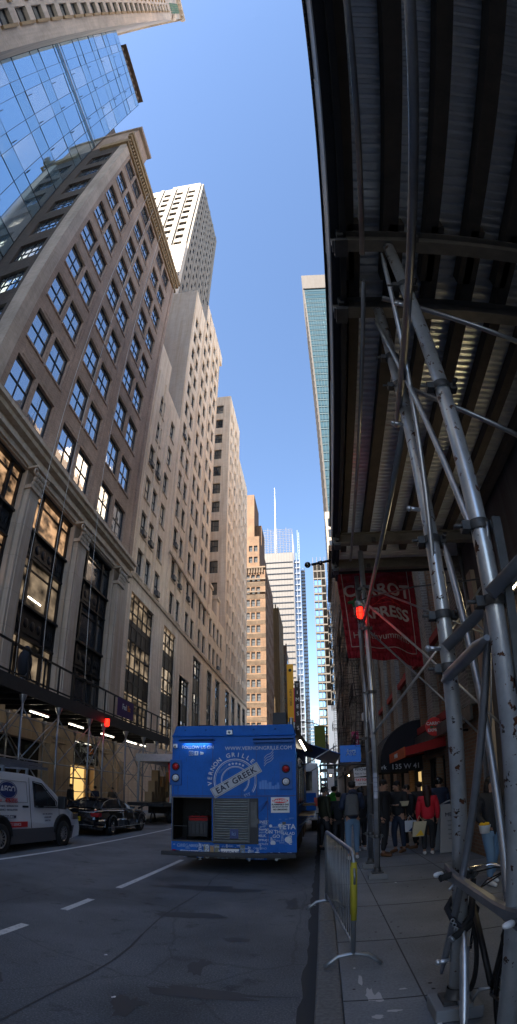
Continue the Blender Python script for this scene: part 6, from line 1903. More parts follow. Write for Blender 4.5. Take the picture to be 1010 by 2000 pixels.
# ------------------------------------------------------------------ van ahead of the food truck
root = thing('box_van', 'white and blue van parked just ahead of the food truck', 'van', (-1.1, 22, RZ))
b = MB(); b.box(-2.5, -.10, 21, 26, .35, 2.75); b.build('body', 'white_paint', root, .06)
b = MB(); b.box(-2.45, -.2, 20.97, 20.995, .5, 1.5); b.box(-.095, -.07, 21.05, 25.9, .45, 1.35); b.build('blue_panel', 'truck_blue', root)
b = MB(); b.box(-2.3, -.35, 20.95, 20.99, 1.6, 2.4); b.box(-.095, -.08, 21.4, 25.2, 1.6, 2.5); b.build('window', 'dark_glass', root)
b = MB(); b.box(-.28, -.14, 20.93, 20.965, .95, 1.3); b.box(-2.42, -2.28, 20.93, 20.965, .95, 1.3); b.split('tail_light', 'tail_red', root)
for x in (-2.2, -.3):
    for y in (22, 25): wheel(x, y, .38, .22, root, 1 if x > -1 else -1)
# ------------------------------------------------------------------ crowd barrier
root = thing('crowd_barrier', 'steel crowd control barrier with yellow tape standing along the kerb', 'barrier', (.15, 5.2, 0))
A = Vector((.27, 4.28, 0)); B = Vector((.06, 6.55, 0)); d = (B-A).normalized(); nrm = Vector((d.y, -d.x, 0))
H0, H1 = .22, 1.06
def bpnt(t, z): p_ = A.lerp(B, t); return (p_.x, p_.y, z)
b = MB()
b.path([bpnt(0, .12), bpnt(0, .98), bpnt(.02, 1.04), bpnt(.05, H1), bpnt(.95, H1), bpnt(.98, 1.04), bpnt(1, .98), bpnt(1, .12)], .021, 10)
b.path([bpnt(0, H0), bpnt(1, H0)], .018, 8); b.build('frame', 'galvanised', root)
for k in range(1, 19):
    b = MB(); b.tube(bpnt(k/19, H0), bpnt(k/19, H1), .0048, 6); b.build('upright', 'galvanised', root)
for t in (0.0, 1.0):
    b = MB(); p_ = A.lerp(B, t); pts = []
    for (s_, z) in ((-.25, .02), (-.2, .06), (-.13, .115), (0, .135), (.13, .115), (.2, .06), (.25, .02)): pts.append((p_.x+nrm.x*s_, p_.y+nrm.y*s_, z))
    b.path(pts, .02, 8); b.build('foot', 'galvanised', root)
b = MB(); b.path([bpnt(0, .45), bpnt(0, .97)], .026, 10); b.path([bpnt(0.004, .93), bpnt(.005, .5)], .03, 8); b.build('yellow_tape', 'yellow_tape', root)
b = MB(); b.path([bpnt(-.01, .92), bpnt(-.02, .86), bpnt(-.012, .78)], .01, 6); b.build('hook', 'galvanised', root)
# ------------------------------------------------------------------ wing-bolt brace between the near posts
root = thing('scaffold_brace', 'grey padded scaffold rail with white capped bolts across the two near posts', 'scaffold rail', (.9, 2.8, 1))
a, c = Vector((.80, 3.22, 1.02)), Vector((.93, 2.22, .90))
b = MB(); d_ = (c-a).normalized(); side = d_.cross(Vector((0, 0, 1))).normalized()
def sec(p_, w, h): return [tuple(p_+side*sx_*w+Vector((0, 0, sz_*h))) for sx_, sz_ in ((1, -.6), (1, .6), (.6, 1), (-.6, 1), (-1, .6), (-1, -.6), (-.6, -1), (.6, -1))]
ss = [(a, .012, .055), (a+d_*.05, .014, .05), (a+d_*.16, .026, .034), (a+d_*.25, .03, .032), (c-d_*.25, .03, .032), (c-d_*.14, .022, .04), (c-d_*.04, .012, .055), (c, .010, .055)]
for s0, s1 in zip(ss, ss[1:]):
    r0, r1 = sec(*s0), sec(*s1)
    for k in range(8): b.quad(r0[k], r0[(k+1) % 8], r1[(k+1) % 8], r1[k], True)
b.poly(sec(*ss[0])); b.poly(sec(*ss[-1]))
b.build('rail', 'tube_steel', root)
for p_ in (a+d_*.03, c-d_*.03):
    b = MB(); q = p_-side*0.0
    dirn = Vector((-.85, -.5, 0)).normalized()
    b.tube(tuple(q), tuple(q+dirn*.07), .010, 8); b.lathe([(.02, -.012), (.02, .012)], tuple(q+dirn*.025), 'x', 6); bo = b.build('bolt', 'worn_grey', root)
    b = MB(); b.path([q+dirn*.05, q+dirn*.085, q+dirn*.11, q+dirn*.12], [.019, .019, .015, .004], 12); b.build('cap', 'sign_white', bo)
# ------------------------------------------------------------------ bicycle
root = thing('bicycle', 'black city bicycle chained behind the near scaffold posts, chrome curved handlebar', 'bicycle', (1.02, 2.9, 0))
bxc = 1.02; fy, ry = 3.52, 2.42; wr = .34
def bwheel(y, name='wheel', xo=0.0):
    b = MB(); b.path([(bxc+xo, y+wr*math.cos(2*PI*k/40), wr+.01+wr*math.sin(2*PI*k/40)) for k in range(40)], .017, 8, closed=True); o = b.build(name, 'black_rubber', root)
    b = MB(); b.path([(bxc+xo, y+(wr-.025)*math.cos(2*PI*k/40), wr+.01+(wr-.025)*math.sin(2*PI*k/40)) for k in range(40)], .01, 6, closed=True); b.build('rim', 'black_paint', o)
    b = MB()
    for k in range(28):
        g = 2*PI*k/28; s_ = .03 if k % 2 else -.03
        b.tube((bxc+xo+s_, y+.02*math.cos(g+1.2), wr+.01+.02*math.sin(g+1.2)), (bxc+xo, y+(wr-.03)*math.cos(g), wr+.01+(wr-.03)*math.sin(g)), .0016, 4)
    b.tube((bxc+xo-.05, y, wr+.01), (bxc+xo+.05, y, wr+.01), .018, 8); b.build('spokes', 'galvanised', o)
bwheel(fy); bwheel(ry)
head_t, head_b = (bxc, fy-.20, .93), (bxc, fy-.17, .74)
bbk = (bxc, ry+.42, .30); seat_t = (bxc, ry+.20, .84)
b = MB()
b.tube(head_t, head_b, .021, 10); b.tube((bxc, fy-.19, .87), (bxc, ry+.24, .80), .018, 10); b.tube((bxc, fy-.175, .77), bbk, .021, 10); b.tube(bbk, seat_t, .017, 10)
for s_ in (-.045, .045): b.path([(bxc, ry+.24, .78), (bxc+s_, ry+.18, .72), (bxc+s_, ry, wr+.01)], .009, 6); b.path([bbk, (bxc+s_, ry+.3, .31), (bxc+s_, ry, wr+.01)], .01, 6)
b.build('frame', 'black_paint', root)
b = MB()
for s_ in (-.055, .055): b.path([(bxc+s_*.4, fy-.165, .735), (bxc+s_, fy-.15, .70), (bxc+s_, fy-.04, .5), (bxc+s_, fy, wr+.01)], .012, 8)
b.build('fork', 'black_paint', root)
b = MB(); b.tube(head_t, (bxc, fy-.21, 1.0), .014, 8); b.path([(bxc, fy-.21, 1.0), (bxc, fy-.27, 1.02)], .016, 8); b.build('stem', 'galvanised', root)
hy = fy-.28
b = MB(); b.path([(bxc-.17, hy-.12, 1.02), (bxc-.1, hy-.07, 1.03), (bxc, hy, 1.02), (bxc+.1, hy+.0, 1.03), (bxc+.2, hy-.06, 1.0), (bxc+.3, hy-.2, .97)], .0125, 10)
hb_ = b.build('handlebar', 'chrome', root)
b = MB(); b.tube((bxc-.30, hy-.22, 1.015), (bxc-.15, hy-.105, 1.022), .021, 10); b.lathe([(.024, -.004), (.024, .004)], (bxc-.3, hy-.22, 1.015), 'x', 10); b.build('grip', 'black_rubber', hb_)
b = MB(); b.tube((bxc+.27, hy-.15, .975), (bxc+.36, hy-.30, .96), .020, 10); b.build('grip', 'black_rubber', hb_)
b = MB(); b.path([(bxc-.12, hy-.1, 1.0), (bxc-.16, hy-.17, .98), (bxc-.23, hy-.24, .965), (bxc-.26, hy-.26, .945)], .008, 6); b.box(bxc-.13, bxc-.09, hy-.12, hy-.06, .985, 1.045); b.build('brake_lever', 'galvanised', hb_)
b = MB(); b.path([(bxc-.1, hy-.1, 1.0), (bxc+.05, hy-.2, 1.04), (bxc+.2, hy-.15, 1.02), (bxc+.1, hy+.1, .9), (bxc, fy-.19, .8)], .005, 6); b.path([(bxc+.2, hy-.1, .99), (bxc+.12, hy-.2, 1.0), (bxc, hy-.15, .92), (bxc, fy-.2, .84)], .005, 6); b.build('cables', 'black_rubber', root)
b = MB(); b.path([(bxc, ry+.17, .93), (bxc, ry+.10, .95), (bxc, ry-.1, .96)], [.03, .07, .09], 8); b.tube(seat_t, (bxc, ry+.16, .93), .012, 8); b.build('saddle', 'black_rubber', root)
b = MB()
b.lathe([(.085, -.004), (.09, 0), (.085, .004)], (bxc+.05, bbk[1], bbk[2]), 'x', 20); b.tube((bxc-.08, bbk[1], bbk[2]), (bxc+.08, bbk[1], bbk[2]), .015, 8)
b.tube((bxc-.08, bbk[1], bbk[2]), (bxc-.09, bbk[1]+.1, bbk[2]-.13), .01, 6); b.tube((bxc+.08, bbk[1], bbk[2]), (bxc+.09, bbk[1]-.1, bbk[2]+.13), .01, 6)
b.box(bxc-.17, bxc-.09, bbk[1]+.06, bbk[1]+.14, bbk[2]-.145, bbk[2]-.12); b.box(bxc+.09, bxc+.17, bbk[1]-.14, bbk[1]-.06, bbk[2]+.12, bbk[2]+.145)
b.build('crank', 'galvanised', root)
text('lettering', 'VILANO', .028, 'letter_white', (bxc-.02, ry+.55, .825), WEST, root) if False else None
t = thing('bicycle_lock', 'heavy black sleeved chain lock looped round the post and the bicycle', 'lock', (.95, 3.1, .8))
b = MB(); b.path([(bxc-.02, fy-.26, .86), (.93, 3.06, .74), (.86, 3.02, .68), (.82, 3.06, .71), (.80, 3.17, .78), (.86, 3.27, .82), (.95, 3.27, .84), (bxc-.0, fy-.22, .86)], .022, 8); b.build('sleeve', 'black_fabric', t)
b = MB(); b.tube((.80, 3.0, .62), (.93, 3.02, .70), .024, 8); b.build('lock_body', 'black_rubber', t)
b = MB(); b.tube((.785, 2.995, .61), (.80, 3.0, .62), .025, 8)
for k in range(4): b.path([(.80+.012*k+.012*math.cos(g), 3.02, .73-.03*k+.014*math.sin(g)) for g in [q*PI/4 for q in range(8)]], .004, 5, closed=True)
b.build('chain_links', 'galvanised', t)
# ------------------------------------------------------------------ A-frame menu board
root = thing('sandwich_board', 'grey A-frame menu board on the pavement behind the near post', 'sign', (3.0, 11.3, 0))
xa, xb = 2.66, 3.30; ya = 11.2
def board(yb, yt, nm):
    b = MB(); b.hull([(xa, yb, .02), (xb, yb, .02), (xb, yt, 1.12), (xa+.08, yt, 1.12)], [(xa, yb+.03, .02), (xb, yb+.03, .02), (xb, yt+.03, 1.12), (xa+.08, yt+.03, 1.12)]); return b
newmat('board_grey', (.30, .31, .33), .5)
bo = board(ya, ya+.22, 0).build('front_panel', 'board_grey', root, .01)
board(ya+.55, ya+.28, 0).build('rear_panel', 'board_grey', root)
b = MB(); b.path([(xa+.09, ya+.20, 1.12), (xa+.2, ya+.2, 1.17), (xa+.3, ya+.2, 1.2), (xb-.15, ya+.2, 1.17), (xb, ya+.2, 1.12)], .018, 6); b.build('handle', 'board_grey', root)
text('lettering', 'MENU', .13, 'letter_dark', ((xa+xb)/2+.02, ya+.14, .88), (R(78), 0, 0), bo)
for k in range(5): text('lettering', 'lunch special', .05, 'letter_dark', ((xa+xb)/2+.02, ya+.11-.02*k, .74-.1*k), (R(78), 0, 0), bo)
# ------------------------------------------------------------------ psychic sign
root = thing('psychic_sign', 'white sign lettered PSYCHIC, palm, tarot and TATTOO beyond the backpack man', 'sign', (1.65, 20, 0))
b = MB(); b.hull([(1.34, 20, 2.08), (1.94, 20, 2.12), (1.96, 20, 2.48), (1.32, 20, 2.42)], [(1.34, 20.05, 2.08), (1.94, 20.05, 2.12), (1.96, 20.05, 2.48), (1.32, 20.05, 2.42)]); p1_ = b.build('upper_panel', 'sign_white', root)
b = MB(); b.box(1.36, 1.94, 20, 20.05, 1.72, 2.05); p2_ = b.build('lower_panel', 'sign_white', root)
text('lettering', 'PSYCHIC', .13, 'letter_dark', (1.64, 19.98, 2.37), FRONT, p1_, bold=.003); text('lettering', 'Palm & Tarot', .1, 'letter_dark', (1.64, 19.98, 2.2), FRONT, p1_)
text('lettering', 'TATTOO', .13, 'bright_red', (1.65, 19.98, 1.95), FRONT, p2_, bold=.004); text('lettering', 'open late', .08, 'letter_dark', (1.65, 19.98, 1.81), FRONT, p2_)
b = MB(); b.tube((1.65, 20.08, 0), (1.65, 20.08, 2.5), .02, 8); b.build('post', 'black_iron', root)
# market stall lights
root = thing('string_lights', 'string of warm bulbs in the dark beyond the queue', 'lamp', (.6, 22, 2.3))
b = MB(); b.path([(-.3, 22, 2.45), (.3, 22, 2.33), (.9, 22, 2.3), (1.5, 22, 2.35), (2.6, 22, 2.5)], .008, 5); b.build('wire', 'black_iron', root)
for (x, z) in ((.05, 2.32), (.45, 2.24), (1.25, 2.2), (2.0, 2.3), (-.2, 2.1)):
    b = MB(); b.ball((x, 22, z), .03); b.build('bulb', 'bulb', root)
root = thing('food_stall', 'dark canopied food stall beyond the food truck', 'stall', (.9, 26, 0))
b = MB(); b.hull([(-.05, 24, 2.75), (2.3, 24, 2.75), (2.3, 28, 3.0), (-.05, 28, 3.0)], [(-.05, 24, 2.8), (2.3, 24, 2.8), (2.3, 28, 3.05), (-.05, 28, 3.05)]); b.build('canopy', 'black_fabric', root)
b = MB(); b.box(.2, 2.2, 24.5, 27.5, .02, 1.1); b.build('counter', 'worn_grey', root)
b = MB()
for x in (0, 2.25):
    for y in (24.1, 27.9): b.tube((x, y, 0), (x, y, 2.76), .03, 6)
b.split('pole', 'black_iron', root)
b = MB(); b.box(.35, .65, 23.95, 23.99, 1.5, 2.6); b.build('price_list', 'sign_white', root)
# ------------------------------------------------------------------ bicycle parked by the truck (only its wheel shows)
root = thing('delivery_bicycle', 'bicycle with a thick tyre standing between the food truck and the queue', 'bicycle', (-.1, 14.5, RZ))
b = MB(); b.path([(-.08, 13.1+.32*math.cos(2*PI*k/28), .32+.32*math.sin(2*PI*k/28)) for k in range(28)], .03, 8, closed=True); b.path([(-.08, 14.2+.32*math.cos(2*PI*k/28), .32+.32*math.sin(2*PI*k/28)) for k in range(28)], .03, 8, closed=True); b.split('wheel', 'black_rubber', root)
b = MB(); b.path([(-.08, 13.1, .32), (-.08, 13.35, .8), (-.08, 13.9, .75), (-.08, 13.8, .35), (-.08, 14.2, .32)], .02, 6); b.tube((-.08, 13.4, .8), (-.08, 13.8, .35), .02, 6); b.tube((-.3, 13.4, .98), (.14, 13.4, .98), .015, 6); b.tube((-.08, 13.36, .8), (-.08, 13.4, .98), .015, 6); b.build('frame', 'black_paint', root)
# ------------------------------------------------------------------ litter
lit = [(-2.45, 2.95, .05, 'leaf_litter', 'dry brown leaf lying on the road at lower left', 'leaf'), (-2.6, 2.62, .04, 'sign_white', 'torn white paper scrap on the road left of the brown leaf', 'litter'),
       (-.62, 3.0, .035, 'leaf_litter', 'small brown leaf on the road near the kerb', 'leaf'), (-1.6, 3.6, .02, 'sign_white', 'tiny white litter speck in the middle of the road', 'litter'), (-2.1, 4.6, .02, 'sign_white', 'tiny white litter speck on the road behind the truck', 'litter'),
       (.32, 3.05, .03, 'sign_white', 'white crumpled tissue at the bottom of the pavement', 'litter'), (-.15, 7.4, .06, 'sign_white', 'crushed white cup lying in the gutter', 'litter'), (.75, 3.0, .02, 'sign_white', 'white litter speck on the pavement near the bike', 'litter'), (1.2, 8.2, .02, 'sign_white', 'white litter speck on the pavement by the people', 'litter')]
for (x, y, s_, mt, lab, cat) in lit:
    z = RZ+.006 if x < -.03 else .006
    b = MB(); n = 9; rr = random.Random(int(x*100))
    top = [(x+s_*rr.uniform(.6, 1.2)*math.cos(2*PI*k/n), y+s_*1.4*rr.uniform(.5, 1.1)*math.sin(2*PI*k/n), z+rr.uniform(.002, s_*.35)) for k in range(n)]
    c_ = (x, y, z+s_*.3)
    for k in range(n): b.poly([c_, top[k], top[(k+1) % n]])
    tag(b.build('dry_leaf' if cat == 'leaf' else 'paper_scrap', mt), lab, cat)
# ------------------------------------------------------------------ people
def skin_mesh(chains, mats, name, parent, mat, sub=1):
    """chains: list of (points, radii, parent_vertex_key or None); grows one skinned surface"""
    verts, edges, rad = [], [], []
    keys = {}
    for (pts, radii, start, end_key) in chains:
        prev = keys.get(start)
        for k, (p_, r_) in enumerate(zip(pts, radii)):
            verts.append(p_); rad.append(r_)
            i = len(verts)-1
            if prev is not None: edges.append((prev, i))
            prev = i
        for kk, idx in (end_key or {}).items():
            keys[kk] = len(verts)-len(pts)+idx
    me = bpy.data.meshes.new(name+'_cage'); me.from_pydata(verts, edges, []); me.update()
    o = bpy.data.objects.new(name+'_cage', me)
    md = o.modifiers.new('sk', 'SKIN'); md.use_smooth_shade = True
    for i, v in enumerate(o.data.skin_vertices[0].data):
        v.radius = (rad[i], rad[i]) if not isinstance(rad[i], tuple) else rad[i]; v.use_root = (i == 0)
    if sub: s_ = o.modifiers.new('ss', 'SUBSURF'); s_.levels = sub; s_.render_levels = sub
    m2 = evaluate(o); m2.name = name
    bpy.data.objects.remove(o); bpy.data.meshes.remove(me)
    m2.materials.clear(); m2.materials.append(MATS[mat])
    for p_ in m2.polygons: p_.material_index = 0; p_.use_smooth = True
    ob = bpy.data.objects.new(name, m2); col.objects.link(ob); ob.parent = parent
    return ob
def join_into(o, mb):
    """add a builder's geometry to an object's own mesh (hands, face on the same body mesh)"""
    bm = bmesh.new(); bm.from_mesh(o.data)
    vs = [bm.verts.new(v) for v in mb.v]
    for f in mb.f:
        try: bm.faces.new([vs[i] for i in f]).smooth = True
        except ValueError: pass
    bm.to_mesh(o.data); bm.free()
def person(label, x, y, h, face, top='cloth_black', legs='dark_denim', shoes='cloth_black', hair='hair_dark', hairlen=0, armL=None, armR=None, stride=0.06, headyaw=0, group=None, coat=.0, bulk=1.0, cap=None, z0=0.0, hood=False, lean=0, walk=0):
    """face: heading in degrees, 0 looks to the camera (-Y), 180 away"""
    root = thing('person', label, 'person', (x, y, z0), group, R(face), True)
    s = h/1.75
    V = lambda a, b_, c: (a*s, b_*s, c*s)
    hz = .92
    lf = -stride-walk; rf = stride+walk
    footL, footR = (-.10, lf*.6, .08), (.10, rf*.6, .08)
    kneeL = (-.105, (lf*.5)-.03-.02*abs(walk)*5, .49); kneeR = (.105, (rf*.5)-.02, .49)
    eL = armL or ((-.245, .02, 1.13), (-.24, -.05, .88)); eR = armR or ((.245, .02, 1.13), (.24, -.05, .88))
    shL, shR = (-.185, .0, 1.415), (.185, .0, 1.415)
    hd = (0, -.02-lean, 1.62)
    def hand_dir(e):
        a, b_ = Vector(e[0]), Vector(e[1]); return (b_-a).normalized()
    body = [([V(0, 0, .95), V(0, 0, 1.1), V(0, .005, 1.28), V(0, .0, 1.40), V(0, -.0, 1.47), V(0, -.01-lean, 1.53), V(0, -.02-lean, 1.60), V(0, -.015-lean, 1.66)],
             [(.13*s, .10*s), (.12*s, .09*s), (.14*s, .1*s), (.11*s, .08*s), .052*s, .055*s, (.074*s, .092*s), (.062*s, .078*s)], None, {'pelvis': 0, 'chest': 3})]
    for sgn, e, sh, ft, kn in ((-1, eL, shL, footL, kneeL), (1, eR, shR, footR, kneeR)):
        hdv = hand_dir(e); w = Vector(e[1])
        body.append(([V(*sh), V(*e[0]), V(*e[1]), V(*(w+hdv*.05))], [.05*s, .04*s, .026*s, (.034*s, .02*s)], 'chest', None))
        body.append(([V(sgn*.09, 0, .88), V(*kn), V(ft[0], ft[1]+.03, .10), V(ft[0], ft[1]-.02, .05), V(ft[0], ft[1]-.13, .035)], [.08*s, .052*s, .036*s, .036*s, .026*s], 'pelvis', None))
    bo = skin_mesh(body, None, 'body', root, 'skin')
    fx = MB()
    hx, hy, hz_ = V(*hd)
    ca, sa = math.cos(R(headyaw)), math.sin(R(headyaw))
    def hp(a, b_, c): return (hx+(a*ca-b_*sa)*s, hy+(a*sa+b_*ca)*s, hz_+c*s)
    fx.ball(hp(0, -.088, -.012), .014*s, .018*s, .024*s, 8, 6)          # nose
    for q in (-.078, .078): fx.ball(hp(q, .005, -.005), .010*s, .018*s, .03*s, 6, 5)
    fx.ball(hp(0, -.072, -.075), .03*s, .022*s, .026*s, 8, 5)           # chin
    for sgn, e in ((-1, eL), (1, eR)):                                   # five fingers each
        hdv = hand_dir(e); w = Vector(e[1])+hdv*.055; sidev = hdv.orthogonal().normalized()
        sidev = Vector((0, -1, 0))-hdv*Vector((0, -1, 0)).dot(hdv)
        sidev = sidev.normalized() if sidev.length > .1 else Vector((1, 0, 0))
        curl = Vector((-sgn, 0, 0))
        for k, ln in enumerate((.062, .075, .07, .055)):
            o_ = w+sidev*(.026-.0175*k); p1 = o_+hdv*ln*.45; p2 = o_+hdv*ln*.8+curl*.018; p3 = o_+hdv*ln*.9+curl*.038
            fx.path([V(*o_), V(*p1), V(*p2), V(*p3)], [.0085*s, .0082*s, .0075*s, .005*s], 6)
        o_ = w-hdv*.035+sidev*.032; fx.path([V(*o_), V(*(o_+sidev*.03+hdv*.02)), V(*(o_+sidev*.04+hdv*.045+curl*.01))], [.011*s, .0095*s, .006*s], 6)
    join_into(bo, fx)
    ey = MB()
    for q in (-.032, .032): ey.ball(hp(q, -.083, .018), .011*s, .007*s, .006*s, 6, 4)
    ey.ball(hp(0, -.086, -.048), .022*s, .006*s, .004*s, 6, 4)
    for q in (-.034, .034): ey.ball(hp(q, -.084, .036), .018*s, .006*s, .004*s, 6, 4)
    ey.split('facial_feature', 'hair_brown', root)
    # trousers
    k = bulk
    tr = [([V(0, 0, .98), V(0, 0, .90)], [(.148*s*k, .118*s*k), (.14*s*k, .115*s*k)], None, {'p': 1})]
    for sgn, ft, kn in ((-1, footL, kneeL), (1, footR, kneeR)):
        tr.append(([V(sgn*.095, 0, .84), V(*kn), V(ft[0], ft[1]+.03, .12)], [.098*s*k, .072*s*k, .058*s], 'p', None))
    if legs: skin_mesh(tr, None, 'trousers', root, legs)
    # jacket
    bt = .84 - coat
    jk = [([V(0, 0, bt+.02), V(0, 0, 1.05), V(0, .0, 1.27), V(0, .0, 1.40), V(0, -.0, 1.475)], [(.175*s*k, .14*s*k), (.162*s*k, .13*s*k), (.178*s*k, .14*s*k), (.13*s*k, .105*s*k), .07*s], None, {'c': 3})]
    for e, sh in ((eL, shL), (eR, shR)):
        w = Vector(e[1]); hdv = hand_dir(e)
        jk.append(([V(*sh), V(*e[0]), V(*(w-hdv*.01))], [.082*s*k, .066*s*k, .048*s], 'c', None))
    skin_mesh(jk, None, 'jacket', root, top)
    if hood:
        b = MB(); b.ball(V(0, .07, 1.49), .10*s, .07*s, .07*s, 12, 8); b.build('hood', top, root)
    # shoes
    for ft in (footL, footR):
        b = MB(); b.path([V(ft[0], ft[1]+.075, .045), V(ft[0], ft[1]+.02, .055), V(ft[0], ft[1]-.08, .042), V(ft[0], ft[1]-.165, .03), V(ft[0], ft[1]-.185, .025)], [.038*s, .046*s, .044*s, .03*s, .01*s], 10); b.build('shoe', shoes, root)
    # hair
    b = MB()
    if cap:
        b.ball(hp(0, .008, .03), .092*s, .105*s, .085*s, 14, 9); b.ball(hp(0, -.10, .035), .06*s, .06*s, .012*s, 10, 5) if cap != 'helmet' else b.ball(hp(0, .0, .03), .112*s, .13*s, .10*s, 14, 9)
        b.build('hat', cap, root)
        b = MB()
    if hair:
        b.ball(hp(0, .022, .035), .084*s, .093*s, .088*s, 14, 10)
        if hairlen:
            b.path([hp(0, .035, .05), hp(0, .075, -.05), hp(.01, .11, -.05-hairlen*.45), hp(.0, .12, -.05-hairlen*.8), hp(.01, .11, -.06-hairlen)], [.08*s, .085*s, .09*s, .07*s, .015*s], 14)
            for q in (-1, 1): b.path([hp(q*.06, .0, .03), hp(q*.082, -.015, -.04), hp(q*.085, -.02, -.05-hairlen*.4), hp(q*.07, -.02, -.05-hairlen*.75)], [.03*s, .026*s, .03*s, .008*s], 8)
        else:
            for q in range(9):
                g = q*.7; b.ball(hp(.06*math.cos(g), .02+.06*math.sin(g), .075+.01*math.sin(q*2)), .028*s, .03*s, .022*s, 7, 5)
        b.build('hair', hair, root)
    return root
down = None
hold = lambda s: ((s*.25, .0, 1.14), (s*.13, -.22, 1.16))
P = []
bp_ = person('man seen from behind in pale jeans with a grey backpack, near the scaffold post', .70, 11.35, 1.80, 188, 'cloth_navy', 'denim', 'shoe_white', 'hair_dark', armL=hold(-1), armR=hold(1), stride=.12, hood=True)
t = thing('backpack', 'dark grey backpack worn by the man in pale jeans', 'backpack', (.70, 11.2, 1.2))
b = MB(); b.hull([(.52, 11.08, 1.0), (.84, 11.08, 1.0), (.86, 11.22, 1.0), (.5, 11.22, 1.0)], [(.57, 11.12, 1.48), (.80, 11.12, 1.48), (.82, 11.22, 1.5), (.55, 11.22, 1.5)]); b.build('bag', 'cloth_grey', t, .05)
b = MB(); b.hull([(.56, 11.03, 1.02), (.80, 11.03, 1.02), (.82, 11.08, 1.02), (.54, 11.08, 1.02)], [(.59, 11.06, 1.26), (.77, 11.06, 1.26), (.79, 11.10, 1.26), (.57, 11.10, 1.26)]); b.build('pocket', 'cloth_grey', t, .02)
b = MB(); b.path([(.55, 11.2, 1.05), (.5, 11.4, 1.2), (.55, 11.42, 1.42), (.58, 11.22, 1.5)], .02, 6); b.path([(.85, 11.2, 1.05), (.9, 11.4, 1.2), (.85, 11.42, 1.42), (.80, 11.22, 1.5)], .02, 6); b.path([(.64, 11.12, 1.5), (.69, 11.1, 1.55), (.74, 11.12, 1.5)], .01, 6); b.build('strap', 'black_fabric', t)
person('man in a peaked cap and olive jacket standing beside the food truck', .08, 13.2, 1.70, 120, 'cloth_olive', 'cloth_black', 'cloth_black', 'hair_dark', armR=hold(1), cap='cloth_grey', bulk=1.12)
person('person in a bright green hooded top behind the man in the cap', .38, 14.4, 1.72, 150, 'cloth_green', 'cloth_black', 'cloth_black', 'hair_dark', hood=True)
person('person all in black standing between the green top and the backpack man', .45, 13.2, 1.55, 170, 'cloth_black', 'cloth_black', 'cloth_black', 'hair_dark')
person('woman in black facing the camera, partly behind the backpack man', 1.08, 14.0, 1.66, 20, 'cloth_black', 'cloth_black', 'cloth_black', 'hair_dark', hairlen=.25)
person('person in dark clothes just left of the pale post, half hidden', 1.02, 12.9, 1.62, 200, 'cloth_black', 'cloth_black', 'shoe_white', 'hair_dark')
person('dark haired man in a long black coat just right of the post', 1.44, 11.6, 1.80, 60, 'cloth_black', 'cloth_black', 'shoe_brown', 'hair_dark', coat=.15, bulk=1.12, headyaw=-10)
person('balding man in dark clothes behind the man in the long coat', 1.66, 13.8, 1.74, 180, 'cloth_grey', 'cloth_black', 'cloth_black', None)
person('man in an open black jacket holding a paper food box, brown shoes', 1.86, 12.1, 1.76, -45, 'cloth_black', 'dark_denim', 'shoe_brown', 'hair_dark', armR=hold(1), armL=((-.25, .0, 1.14), (-.12, -.22, 1.12)), bulk=1.05, lean=.05, headyaw=-15)
t = tag(MB().hull([(1.90, 11.80, 1.14), (2.04, 11.80, 1.14), (2.04, 11.94, 1.14), (1.90, 11.94, 1.14)], [(1.87, 11.77, 1.25), (2.07, 11.77, 1.25), (2.07, 11.97, 1.25), (1.87, 11.97, 1.25)]).build('food_box', 'paper'), 'pale paper food box held by the man in the open jacket', 'box')
person('man in black bending his head above a white and blue shopping bag', 2.25, 12.7, 1.66, -90, 'cloth_black', 'cloth_black', 'shoe_brown', 'hair_dark', lean=.08, stride=.16)
person('person in black with their back turned, left of the woman in red', 2.62, 13.3, 1.72, 180, 'cloth_black', 'cloth_black', 'cloth_black', 'hair_dark')
person('woman in a bright red puffer jacket with long dark hair, seen from behind', 2.42, 11.35, 1.60, 172, 'cloth_red', 'cloth_black', 'shoe_white', 'hair_brown', hairlen=.42, bulk=1.13, stride=.03)
person('person in a black helmet and navy jacket beside the woman in red', 2.98, 12.5, 1.78, 200, 'cloth_navy', 'cloth_black', 'shoe_brown', None, armR=((.30, .02, 1.15), (.34, -.15, .95)), headyaw=25, cap='helmet', bulk=1.12)
person('long haired woman in a black padded coat and jeans walking towards the camera', 2.56, 7.35, 1.66, 10, 'cloth_black', 'denim', 'shoe_white', 'hair_dark', hairlen=.36, coat=.12, armR=hold(-1) and None, armL=((-.27, .02, 1.13), (-.20, -.18, .98)), stride=.14, walk=.10, bulk=1.1)
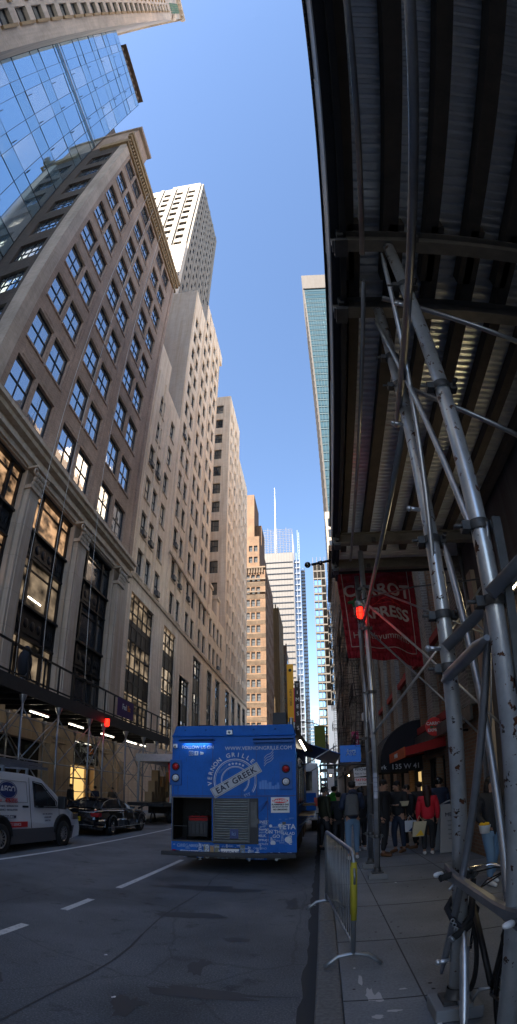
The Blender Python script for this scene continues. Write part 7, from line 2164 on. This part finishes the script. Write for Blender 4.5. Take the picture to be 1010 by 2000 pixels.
person('distant pedestrian under the left shed, nearest the van', -11.6, 21.5, 1.70, 150, 'cloth_black', 'cloth_black', 'cloth_black', 'hair_dark', group='pedestrians under the left shed')
person('distant pedestrian under the left shed, above the middle of the black car', -11.2, 23.4, 1.68, 170, 'cloth_navy', 'cloth_black', 'cloth_black', 'hair_dark', group='pedestrians under the left shed')
person('distant pedestrian under the left shed, rightmost of three', -11.2, 25.6, 1.66, 10, 'cloth_grey', 'cloth_black', 'cloth_black', 'hair_dark', group='pedestrians under the left shed')
def bag(label, x, y, z, w, h, m1, m2, tilt=0):
    t = thing('shopping_bag', label, 'bag', (x, y, z))
    b = MB(); b.hull([(x-w*.45, y-.05, z), (x+w*.45, y-.05, z), (x+w*.45, y+.05, z), (x-w*.45, y+.05, z)], [(x-w/2+tilt, y-.06, z+h), (x+w/2+tilt, y-.06, z+h), (x+w/2+tilt, y+.06, z+h), (x-w/2+tilt, y+.06, z+h)]); b.build('body', m1, t, .01)
    b = MB(); b.hull([(x-w*.2, y-.057, z+.02), (x+w*.42, y-.057, z+.02), (x+w*.2, y-.061, z+h*.45)], [(x-w*.2, y-.064, z+.02), (x+w*.42, y-.064, z+.02), (x+w*.2, y-.068, z+h*.45)]); b.build('print', m2, t)
    b = MB(); b.path([(x-w*.25+tilt, y, z+h), (x+tilt-.01, y, z+h+.13), (x+w*.25+tilt, y, z+h)], .008, 6); b.build('handle', m1, t)
bag('white shopping bag with a blue print, carried low between the two groups', 2.12, 12.0, .50, .28, .27, 'letter_white', 'navy')
bag('pale paper shopping bag with a yellow corner, held beside the woman in red', 2.17, 11.3, .44, .30, .34, 'paper', 'yellow_sign', .05)
t = thing('salad_container', 'clear takeaway tub of yellow and green food held by the walking woman', 'container', (2.34, 7.05, .9))
b = MB(); b.lathe([(0, .82), (.07, .82), (.09, .93), (.095, .94)], (2.37, 7.12, 0), 'z', 14); b.build('tub', 'sign_white', t)
b = MB()
for k in range(7): b.ball((2.37+.05*math.cos(k*.9), 7.12+.05*math.sin(k*.9), .95), .03, .03, .03, 7, 5)
b.build('food', 'yellow_sign', t)

bpy.data.scenes.remove(_work)
